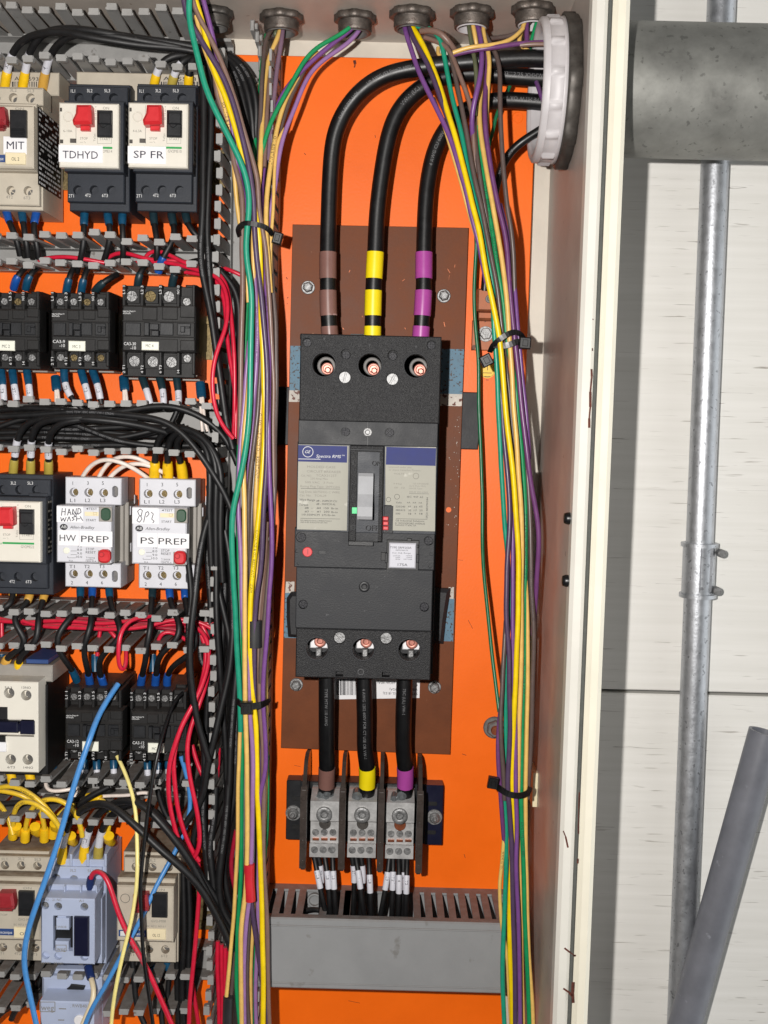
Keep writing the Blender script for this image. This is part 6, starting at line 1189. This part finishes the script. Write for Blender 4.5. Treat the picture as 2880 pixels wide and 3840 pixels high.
# contactor row, tops
for x, y, sp, bm, what in ((85, 300, '95,250 110,215 140,185 170,170', 'boot_bright', 'left black wire on top of the MC 2 contactor'), (160, 300, '165,260 185,210 215,180 240,170', 'boot_blue', 'right black wire on top of the MC 2 contactor'), (412, 330, '418,270 435,215 450,180 470,160', 'boot_blue', 'left black wire on top of the MC 3 contactor'), (505, 330, '512,265 530,205 545,175 560,150', 'boot_blue', 'middle black wire on top of the MC 3 contactor'), (590, 320, '615,280 660,250 700,228 730,215', 'boot_dark', 'right grey wire on top of the MC 3 contactor'), (855, 300, '858,240 870,185 900,155 925,150', 'boot_dark', 'left black wire on top of the MC 4 contactor'), (1068, 300, '1072,240 1085,195 1125,155 1180,135 1260,125', 'boot_dark', 'right black wire on top of the MC 4 contactor')):
    BW(2.4, [46, 54, 58, 52, 44], 'B %d,%d %s' % (x, y, sp), what, start=[(bm, 13, 3.2)], seg=10)
# contactor row, bottoms, with white marker sleeves
for x, y, sp, bm, what in ((5, 800, '15,870 20,950 25,1010', 'boot_blue', 'first sleeved wire below the MC 2 contactor'), (75, 800, '82,860 95,950 105,1010', 'boot_blue', 'second sleeved wire below the MC 2 contactor'), (165, 800, '175,860 185,950 190,1020', 'boot_blue', 'third sleeved wire below the MC 2 contactor'), (398, 780, '396,850 400,900 430,970 480,1030 530,1065', 'boot_blue', 'slanting sleeved wire below the MC 3 contactor'), (500, 800, '520,870 545,950 560,1020', 'boot_blue', 'second sleeved wire below the MC 3 contactor'), (570, 800, '595,860 620,950 630,1020', 'boot_blue', 'third sleeved wire below the MC 3 contactor'), (875, 830, '895,890 925,970 940,1050', 'boot_dark', 'left sleeved wire below the MC 4 contactor'), (985, 830, '1005,890 1020,970 1018,1060', 'boot_dark', 'middle sleeved wire below the MC 4 contactor'), (1095, 830, '1105,900 1115,990 1110,1080 1070,1130', 'boot_dark', 'right sleeved wire below the MC 4 contactor')):
    BW(2.2, [46, 50, 56, 54], 'B %d,%d %s' % (x, y, sp), what, 'wires with white sleeves below the small black contactors', start=[('gap', 2, 0), (bm, 13, 3.2), ('sleeve_white', 12, 2.7)], seg=10)
for x, what in ((345, 'MC 2'), (768, 'MC 3'), (1245, 'MC 4')):
    y0 = 855 if x < 1000 else 890
    for s in (-1, 1): wire('white', 1.25, [34, 40, 46, 44], 'B %d,%d %d,%d %d,%d %d,%d' % (x+s*4, y0, x+8+s*5, y0+70, x+12+s*9, y0+120, x+14+s*10, y0+170)+(' %d,1120 %d,1190' % (x+12+s*8, x+30+s*16) if x > 1000 else ''), ('left' if s < 0 else 'right')+' of two thin white wires in a blue boot beside the %s contactor' % what, 'thin white paired wires', start=[('boot_blue', 13, 3.3 if s > 0 else 3.25)])
# bunch lying in the third duct
for i, (h, sp, what) in enumerate((([52, 60, 66, 70, 72, 70, 66], 'B -60,1062 150,1045 300,1050 430,1062 600,1078 760,1066 870,1047 1000,1030 1120,1045 1250,1100 1360,1180 1430,1280 1480,1400', 'topmost black wire crossing the third duct from the left edge'),
        ([60, 66, 72, 76, 78, 76], 'B -60,1100 200,1088 400,1072 550,1070 800,1090 1000,1120 1120,1190 1220,1300 1310,1430 1400,1580 | C 1440,350', 'long black wire sweeping down right over the third duct'),
        ([46, 50, 52, 50], 'B -60,1150 200,1165 450,1180 700,1165 900,1160 1100,1180 1300,1240', 'black wire lying deep in the third duct, upper'), ([40, 42, 44, 42], 'B -60,1200 250,1195 500,1205 750,1230 950,1200 1150,1160', 'black wire lying deep in the third duct, middle'), ([44, 46, 46], 'B -60,1232 300,1228 600,1238 800,1222 1000,1172 1100,1150', 'black wire lying deep in the third duct, lower'), ([48, 54, 52], 'B 300,1110 400,1130 550,1180 700,1240 850,1270 1000,1285', 'black wire slanting down through the third duct'), ([38, 40], 'B -60,1265 300,1280 700,1275 1100,1280 1350,1270', 'black wire along the lower wall of the third duct'), ([50, 52, 56], 'B -60,1180 30,1150 120,1115 260,1100 500,1100 800,1130 1000,1180', 'black wire curving up at the left edge of the third duct'),
        ([36, 38], 'B -60,1130 300,1140 700,1200 1000,1220 1250,1200', 'black wire half hidden in the third duct'))):
    BW(2.5, h, sp, what, 'black wires lying in the third duct', seg=10, prt=[('TYPE TEW 105C 600V VW-1 E76241', .28, 1.7, False, PR1)])
for x, sp, what in ((80, '92,1350 100,1290 108,1220 140,1165 210,1120 320,1105 520,1112 720,1130 920,1165 1040,1200', 'left'), (190, '192,1350 192,1290 196,1210 225,1150 300,1118 450,1108 650,1105 850,1120', 'middle'), (302, '303,1350 298,1290 300,1220 325,1170 400,1130 560,1110 750,1085', 'right')):
    BW(2.6, [46, 54, 64, 74, 76, 70, 60], 'B %d,1475 %d,1420 %s' % (x, x, sp), '%s black wire rising from the dark motor starter in the third row' % what, start=[('boot_olive', 15, 3.6), ('gap', 3, 0), ('sleeve_white', 14, 3.0)], seg=12)
for x, sp, what in ((960, '965,1360 975,1260 1025,1185 1140,1165 1240,1210 1330,1310 1375,1440 1375,1600 | C 1370,500 1385,800', 'left'), (1045, '1042,1370 1042,1275 1085,1200 1190,1182 1280,1245 1340,1380 1345,1560 | C 1340,350 1345,700', 'middle'), (1138, '1125,1375 1092,1290 1108,1222 1190,1205 1280,1280 1305,1430 1305,1600 | C 1300,350 1315,700', 'right')):
    BW(2.7, [44, 54, 66, 74, 76, 74, 72, 70], 'B %d,1490 %d,1430 %s' % (x, x, sp), '%s black wire with a yellow boot on the PS PREP unit' % what, start=[('boot_yellow', 15, 4.3)], seg=12)
for h, sp, what in (([44, 52, 60, 58, 46], '505,1490 520,1455 570,1395 640,1362 730,1372 850,1430 930,1490', 'front'), ([42, 46, 52, 50, 42], '608,1490 625,1445 660,1390 720,1348 800,1340 900,1370 975,1430 1000,1490', 'tallest'), ([42, 46, 52, 48, 42], '672,1490 700,1455 760,1405 840,1386 930,1396 1010,1440 1085,1490', 'lowest')):
    wire('white', 1.75, h, 'B '+sp, '%s white jumper wire arching between the two white overload units' % what, 'white jumper wires', seg=10)
# below the third row
for x, sp, bm, what in ((500, '505,930 480,980 430,1030 370,1100 345,1170 370,1240 420,1310 465,1365 480,1420', 'boot_blue', 'left black wire below the HW PREP unit'), (575, '572,930 572,1000 560,1100 530,1160 515,1220 535,1310 555,1390 562,1450', 'boot_bright', 'middle black wire below the HW PREP unit'), (678, '685,930 705,990 740,1055 760,1120 740,1170 680,1210 620,1270 610,1330 640,1420 650,1460', 'boot_blue', 'right black wire below the HW PREP unit'), (950, '945,920 935,980 940,1050 930,1130 905,1200 915,1260 895,1330 880,1400 875,1450', 'boot_dark', 'left black wire below the PS PREP unit'), (1052, '1060,930 1085,990 1110,1040 1130,1090 1115,1160 1050,1200 995,1250 975,1330 970,1400 965,1450', 'boot_bright', 'middle black wire below the PS PREP unit'), (1148, '1150,930 1160,980 1200,1060 1225,1160 1210,1240 1130,1280 1060,1340 1035,1400 1040,1450', 'boot_bright', 'right black wire below the PS PREP unit')):
    BW(2.4, [40, 48, 62, 70, 68, 66, 56, 46], 'C %d,830 %d,880 %s' % (x, x, sp), what, 'black wires between the white overload units and the pair of contactors', start=[('gap', 1, 0), (bm, 10 if x > 900 else 9, 3.2)], end=[('gap', 1, 0), ('boot_bright' if 'left black wire below the HW' not in what else 'boot_blue', 13, 3.3)], seg=10)
for x, sp, what in ((80, '75,930 40,960 -20,985 -60,1000', 'left'), (190, '188,925 150,955 95,985 75,1030 90,1080 140,1120 180,1170 130,1220 60,1250 30,1290 20,1350', 'middle'), (280, '262,930 245,990 230,1060 245,1120 230,1180 170,1220 115,1260 110,1310 115,1380', 'right')):
    BW(2.5, [44, 52, 66, 70, 68, 66, 56], 'C %d,822 %d,875 %s' % (x+(10 if what == 'right' else 0), x, sp), '%s black wire below the dark motor starter in the third row' % what, start=[('gap', 1, 0), ('boot_tan', 13, 3.4)], end=[('boot_tan' if what == 'middle' else 'boot_yellow', 14, 3.7)] if what != 'left' else [], seg=10)
# bundle of black wires running down beside the coloured bundle
GV = 'black wires hanging beside the left coloured bundle'
vs_ = (([70, 80, 88, 88, 84, 80], 'C 1330,320 1290,420 1262,520 1232,700 1212,900 1188,1100 1180,1300 1200,1500 1225,1659 | D 1225,150 1265,300 1300,420', 'black wire bowing out in front of the red wires', 2.6),
       ([60, 66, 70, 72, 70, 66], 'C 1300,200 1325,450 1345,700 1345,900 1352,1100 1372,1400 | L4 290,200 310,400 325,650 340,900 362,1050 380,1250', 'black wire with white print, upper part of the hanging bunch', 2.6),
       ([62, 66, 68, 64], 'C 1390,330 1370,480 1345,640 1345,800 | L4 350,100 385,280 425,420 450,600 440,800 400,1000 350,1250 300,1500 240,1750 170,2100', 'black wire crossing leftwards in the hanging bunch', 2.6),
       ([66, 74, 78, 72], 'C 1400,480 1430,650 1440,800 1450,1000 | L4 480,150 478,500 450,850 400,1080 340,1330 285,1580 215,1850 150,2212 | L5 20,500', 'long black wire slanting down left across the hanging bunch', 2.7),
       ([54, 56, 54], 'C 1410,300 1400,700 1400,900 | L4 400,100 380,400 360,800 | L4 370,1200 400,1600 420,2212', 'black wire at the back of the hanging bunch, with print', 2.5),
       ([64, 70, 72, 70], 'L4 530,700 505,1000 480,1300 455,1700 435,2212 | L5 505,250 490,500 460,750 450,950 480,1150 550,1330 620,1420', 'black wire hugging the coloured bundle', 2.7),
       ([58, 60, 60], 'L4 520,950 512,1300 510,1700 490,2212 | L5 570,150 530,400 510,650 500,850 530,1000 580,1180 640,1290', 'second black wire hugging the coloured bundle', 2.6),
       ([60, 62, 62, 58], 'L4 10,-300 50,100 20,400 20,800 55,1100 105,1400 165,1600 185,1800 160,2200 | L5 200,600 280,860', 'black wire weaving behind the red loops', 2.5),
       ([50, 56, 60], 'L4 300,700 270,900 240,1100 215,1300 205,1600 190,1850 | L5 320,300 320,520 345,800 380,1050 450,1280 560,1380 640,1480', 'black wire with a pale shine, lower part of the hanging bunch', 2.6),
       ([64, 68, 70], 'L5 330,-100 310,100 300,250 318,500 345,760 375,980 430,1180 500,1330 580,1400', 'thick black wire at the left of the hanging bunch', 3.0),
       ([66, 72, 74], 'L5 420,0 410,250 380,450 360,560 | L5 400,900 440,1150 520,1300 600,1350', 'thick black wire in the middle of the hanging bunch', 3.0),
       ([70, 76, 76], 'L5 545,-60 530,150 510,400 480,600 455,800 450,980 485,1160 560,1290 640,1370', 'thick black wire at the right of the hanging bunch', 3.0),
       ([48, 50, 50], 'C 1330,250 1290,500 1300,800 1310,1000 1290,1250 1300,1500 | D 1310,200 1270,500 1250,700', 'black wire deep behind the red wires', 2.4),
       ([54, 56, 54], 'L4 130,450 150,600 130,800 | L4 250,850 215,1150 200,1500', 'short dark wire seen between the red wires', 2.3))
for h, sp, what, r in vs_: BW(r, h, sp, what, GV, seg=10, prt=[('TYPE TEW 600V 105C VW-1 E76241', .15, 1.7, False, PR1)])
# lower left: big black arcs from the pale blue contactor
for x, sp, bm, what, hs in ((385, '390,930 405,860 440,790 490,735 560,692 640,680 720,715 800,785 900,880 1000,975 1130,1085 1240,1200 1330,1350 1400,1490 1445,1600', 'boot_yellow', 'foremost', [56, 64, 80, 92, 96, 94, 90, 84]), (518, '535,900 560,830 610,750 690,690 780,665 880,690 970,770 1080,900 1180,1040 1260,1190 1350,1360 1440,1500', 'boot_yellow', 'middle', [54, 60, 74, 86, 88, 86, 82, 78]), (608, '620,900 645,820 700,750 780,690 830,665 910,690 1010,800 1110,920 1200,1060 1290,1200 1380,1330 1440,1420', 'boot_olive', 'rear', [52, 58, 70, 80, 82, 80, 76, 74])):
    BW(2.9, hs, 'D %d,1050 %d,990 %s' % (x, x+2, sp), '%s of three thick black wires arching from the pale blue contactor' % what, 'thick black wires from the pale blue contactor', start=[(bm, 15, 4.0), ('sleeve_white', 15, 3.2)], seg=12)
for h, sp, what in (([50, 56, 54], '1105,1080 1112,1400 1100,1700 1110,2080', 'left'), ([52, 58, 56], '1140,1100 1147,1500 1132,1800 1142,2080', 'middle'), ([50, 54, 54], '1172,1140 1182,1400 1172,1700 1170,2080', 'right')):
    BW(2.4, h, 'D '+sp, '%s of three black wires dropping past the lowest right motor starter' % what, 'black wires dropping at lower left', seg=10)
for h, sp, what in (([40, 50, 54, 50], '40,1610 45,1660 90,1730 150,1770 210,1800 230,1850 180,1900 80,1930 -20,1990', 'outer'), ([40, 50, 54, 50], '150,1610 175,1660 210,1705 265,1740 295,1790 275,1860 200,1905 100,1955 70,2030', 'inner'), ([40, 46, 46], '215,1600 235,1680 265,1720 250,1830 180,1880 120,1930 30,1960 -30,2030', 'tangled')):
    BW(2.5, h, 'D '+sp, '%s black wire looping below the dusty motor starter at the left edge' % what, 'black wires dropping at lower left', start=[('boot_blue', 9, 3.2)], seg=10)
for h, sp, what, cc in (([50, 56], '820,1640 835,1780 850,1950 900,2060', 'first', 0), ([48, 54], '950,1700 985,1850 1010,2060', 'second', 0), ([44, 50], '1040,1660 1060,1760 1040,1850 1060,2060', 'third', 0)):
    BW(2.3, h, 'D '+sp, '%s black wire below the OL 12 motor starter' % what, 'black wires dropping at lower left', start=[('boot_blue', 8, 3.2)] if what != 'first' else [], seg=10)
BW(2.4, [60, 62, 60], 'D 480,700 530,655 600,620 680,580', 'black wire lying in the fifth duct', seg=10); BW(2.3, [50, 54], 'D -40,690 150,680 350,670 520,660', 'black wire along the back of the fifth duct', seg=10); BW(2.2, [60, 60], 'D 980,600 1010,720 1060,800', 'black wire behind the shiny thin black wire', seg=10)
# ---- red wires
GRD = 'red control wires on the left'
def RW(h, sp, what, r=1.65, col='red', **k): return wire(col, r, h, sp, what, GRD, seg=9, **k)
RW([44, 50, 52, 48], 'B 240,125 330,105 450,105 560,125 650,142', 'red wire along the second duct, left part'); RW([44, 52, 54, 54], 'B 670,110 700,85 745,70 820,85 900,120 990,130 1100,125 1180,140', 'red wire humped over in the second duct')
RW([50, 58, 66, 74, 78, 78, 74], 'B 905,110 915,80 940,62 990,62 1060,92 1150,148 1240,165 1330,182 1400,250 1430,400 1456,700 1460,1000 1452,1235', 'red wire running out of the second duct and straight down')
RW([48, 60, 74, 84, 90, 90, 84], 'B 830,145 950,132 1100,150 1230,190 1330,212 1395,280 1420,420 1402,560 1352,680 1320,830 1325,980 1350,1100 1400,1180 1452,1235', 'red wire bowing widest to the left below the second duct')
RW([50, 60, 70, 76, 76], 'B 1150,200 1240,212 1340,240 1395,370 1412,600 1440,800 1468,1000 1465,1235', 'red wire between the two other red wires below the second duct')
RW([40, 44, 40], 'B 1380,170 1450,190 1490,215 1540,240', 'short red wire slipping behind the left coloured bundle')
for i, (h, sp, what) in enumerate((([44, 50, 54, 50], 'C -40,1040 150,1050 400,1040 650,1060 900,1030 1100,1050 1330,1062', 'red wire lying in the fourth duct, topmost'), ([48, 54, 56, 52], 'C 140,1040 170,1058 300,1080 500,1085 700,1095 900,1080 1100,1030 1250,1050 1340,1105', 'red wire lying in the fourth duct, long'), ([40, 44, 44], 'C -40,1020 200,1065 450,1065 750,1075 1000,1070 1200,1060 1330,1130', 'red wire lying in the fourth duct, middle'), ([36, 40], 'C 350,1025 600,1045 900,1055 1150,1080 1330,1085', 'red wire lying in the fourth duct, lower'), ([36, 40], 'C 200,1090 400,1030 700,1040 1000,1085 1300,1120', 'red wire lying in the fourth duct, crossing'), ([60, 74, 84, 86, 78, 66], 'C 960,1015 900,1015 830,1022 765,1070 738,1170 736,1320 752,1362 778,1358 788,1310 784,1220', 'red wire looped low in front of the pair of contactors'), ([44, 50, 48], 'C 640,1065 690,1105 730,1150 760,1200', 'red wire behind the low red loop'), ([50, 56, 54], 'C 1165,1165 1080,1110 1020,1090 985,1120 978,1200', 'red wire arched above the MC contactor'), ([40, 44], 'C 10,1030 15,1080 5,1140 20,1220', 'red wire at the left edge below the fourth duct'), ([42, 44], 'C 625,1090 612,1160 605,1260', 'red wire with a white sleeve below the fourth duct'),
        ([56, 68, 84, 90, 88, 84, 74], 'C 1200,1070 1250,1090 1298,1160 1300,1300 1262,1430 1205,1560 | D 1140,175 1092,310 1052,450 1050,650 1090,850 1140,980 1220,1032', 'red wire curving past the MC contactor into the widest of the low loops'), ([52, 62, 80, 84, 84, 78, 74], 'C 1210,1085 1245,1110 1282,1200 1275,1340 1240,1480 1190,1600 | D 1125,210 1082,380 1082,500 1112,750 1180,950 1240,1045', 'red wire curving past the MC contactor into the middle one of the low loops'), ([50, 56, 74, 80, 82, 82, 76], 'C 1250,1060 1290,1110 1305,1220 1300,1350 1270,1480 1225,1600 | D 1165,300 1180,520 1220,700 1242,860 1240,980 1200,1030', 'red wire curving past the MC contactor into the right one of the low loops'),
        ([56, 60], 'D 1195,320 1215,400 1250,500 1290,560', 'short red wire behind the hanging black bunch'), ([66, 70, 72, 70], 'D 1230,1030 1242,1150 1236,1300 1212,1600 1182,1900 1176,2090', 'red wire dropping from the low loops to the bottom edge'), ([56, 56], 'D 1195,1800 1215,1930 1240,2090', 'red wire leaning right at the bottom edge'), ([46, 50], 'D 1150,1200 1152,1500 1158,1800 1162,2090', 'thin dark red wire between the black drops'),
        ([54, 58], 'D 1355,1540 1352,1700 1362,1900 1365,2090', 'first of four red wires beside the heat shrink sleeve'), ([56, 60], 'D 1378,1560 1380,1700 1385,1900 1382,2090', 'second of four red wires beside the heat shrink sleeve'), ([58, 60], 'D 1402,1580 1400,1750 1398,1900 1395,2090', 'third of four red wires beside the heat shrink sleeve'), ([56, 58], 'D 1424,1600 1420,1800 1410,2000', 'fourth of four red wires beside the heat shrink sleeve'), ([50, 50], 'D 1470,850 1440,1020 1435,1100 1470,1250', 'dark red wire glimpsed behind the black bunch'), ([46, 46], 'D 1360,340 1358,430 1350,520', 'short red wire glimpsed above the black bunch'))):
    RW(h, sp, what, 1.7 if i < 10 else 1.85, 'dred' if 'dark red' in what or 'lower' in what or 'crossing' in what else 'red')
wire('red', 2.0, [70, 84, 90, 94, 96, 96, 94], 'D 562,1232 560,1190 556,1140 572,1102 612,1087 652,1120 692,1220 732,1360 790,1490 850,1600 920,1720 990,1880 1070,2060 1090,2110', 'red wire hooked into the pale blue contactor, running to the bottom edge', GRD, start=[('gap', 2, 0), ('boot_navy', 13, 3.3)], seg=10, prt=[('AWG 600 VOLTS E65636 MTW', .45, 1.9, False, 'print_dim')])
# ---- single coloured wires in front of the lower left
wire('blue', 2.15, [70, 102, 112, 116, 120, 118, 112], 'C 735,1435 720,1450 660,1545 600,1659 | D 620,120 560,280 490,480 430,680 380,860 320,1050 250,1250 190,1420 155,1570 150,1700 180,1850 230,2080', 'long blue wire hanging in front of everything at lower left', 'blue wires', seg=12)
wire('blue', 1.85, [60, 62, 70, 84, 94, 98, 100], 'D 1125,390 1165,520 1187,680 1165,810 1105,955 1040,1075 960,1222 900,1360 820,1510 740,1660 650,1830 560,1980 520,2090', 'blue wire slanting down left past the OL 12 motor starter', 'blue wires', seg=10)
wire('pale', 1.55, [62, 84, 102, 110, 112, 110], 'D 728,390 745,420 785,510 822,620 846,750 852,900 855,1050 850,1200 820,1400 770,1600 730,1780 702,1950 690,2090', 'thin pale yellow wire hanging down in front of the lower left devices', None, seg=10)
wire('power_black', 1.5, [66, 106, 108, 110, 110, 106], 'D 1140,-5 1100,20 1042,160 992,330 952,520 925,700 900,900 885,1050 872,1200 880,1400 886,1550 900,1700 930,1900 955,2090', 'thin shiny black wire hanging in front of the lower left devices', None, seg=10)
wire('ivory', 2.1, [70, 84, 90, 92], 'D 548,1700 552,1750 580,1800 592,1850 580,1930 540,1990 505,2080', 'ivory wire from the bottom of the pale blue contactor', None, start=[('boot_navy', 11, 3.4)], seg=10)
GY = 'yellow jumper wires at lower left'
for i, (h, sp, what, nb) in enumerate((([60, 70, 74, 70], '-60,610 0,580 80,572 160,602 235,655 300,720 360,810 385,850', 'topmost', 0), ([50, 66, 78, 80, 70], '80,900 78,830 85,750 105,690 165,662 245,692 312,752 365,822 395,880', 'long arched', 1), ([50, 62, 70, 72, 64], '155,920 160,830 182,735 250,668 330,650 405,672 462,725 498,810 512,890', 'highest arched', 1), ([48, 58, 64, 60], '275,920 278,850 268,770 235,700 160,640 80,615 -40,600', 'middle', 1), ([48, 56, 60], '-60,640 0,680 40,750 72,820 80,880', 'leftmost', 0), ([46, 54, 52], '540,650 575,635 625,640 672,675 690,740 680,810 668,880', 'short right', 1), ([46, 52, 46], '330,900 335,820 350,760 420,700 470,690', 'rearmost', 1))):
    wire('jumper', 2.05, h, 'D '+sp, '%s yellow jumper wire above the dusty motor starter' % what, GY, start=[('gap', 1, 0), ('boot_yellow', 12, 3.8)] if nb else [], seg=10, prt=[('12 AWG 600V', .4, 1.6, False, INK)])
for x, y, what in ((88, 870, 'left'), (330, 850, 'narrow'), (205, 872, 'second'), (428, 930, 'front right'), (665, 930, 'rightmost')):
    X, Z = W('D', x, y, 60); k = mmpx('D', 60); b = MB(); b.tube([(X+3*(what == 'narrow'), 46, Z-40*k), (X, 54, Z), (X+1, 58, Z+40*k)], lambda t: 3.6+.6*t, 14); o = b.build('terminal_boot', 'boot_yellow', loc=(X, 54, Z)); tag(o, '%s empty yellow terminal boot pushed over the starter terminals' % what, 'terminal boot', 'loose yellow terminal boots')
for x, what in ((62, 'left'), (178, 'right')):
    X, Z = W('D', x, 520, 50); b = MB(); D_ = path('D %d,480 %d,520 %d,560 %d,610' % (x, x+6, x+25, x+10), [60, 62, 60, 50]); b.tube(D_, 3.0, 12); o = b.build('wire', 'wire_black', loc=tuple(D_[3])); tag(o, '%s black wire with a yellow stripe under the tall white contactor' % what, 'wire', GB)
    b = MB(); b.tube(cut(D_, 1, 12), 3.7, 14); b.build('terminal_boot', 'boot_yellow', o)
wire('white', 1.6, [40, 54, 60, 54], 'D 330,450 300,500 272,560 275,605 320,620 400,600 480,590', 'white wire looping below the pair of contactors', 'thin white wires', start=[('boot_blue', 14, 3.6)], seg=10); wire('white', 1.5, [44, 50], 'D 495,600 485,650 440,670 380,680', 'short white wire in the fifth duct', 'thin white wires'); wire('white', 1.5, [46, 50], 'D 640,640 720,632 830,640 890,600 920,620', 'white wire lying across the fifth duct', 'thin white wires')
for x, y, m, what in ((525, 430, 'boot_blue', 'first'), (600, 430, 'boot_blue', 'second'), (705, 425, 'boot_blue', 'third'), (915, 430, 'boot_blue', 'fourth'), (985, 430, 'boot_blue', 'fifth'), (1045, 425, 'boot_blue', 'sixth')):
    wire('black', 2.1, [40, 46, 50], 'D %d,%d %d,%d %d,%d' % (x, y-45, x+4, y+60, x+4, y+150), '%s wire from the left, below the pair of contactors' % what, 'wires below the pair of contactors', start=[(m, 12, 3.2), ('sleeve_white', 9, 2.6)], seg=10)
for x, what in ((10, 'left edge'), (590, 'left contactor'), (950, 'right contactor')):
    wire('white', 1.4, [36, 40], 'C %d,1250 %d,1310 %d,1360' % (x, x+5, x+2), 'thin blue booted wire behind the %s in the fourth row' % what, 'blue booted wires behind the fourth row', end=[('boot_blue', 14, 3.2)])
OFF[:] = [0, 0]
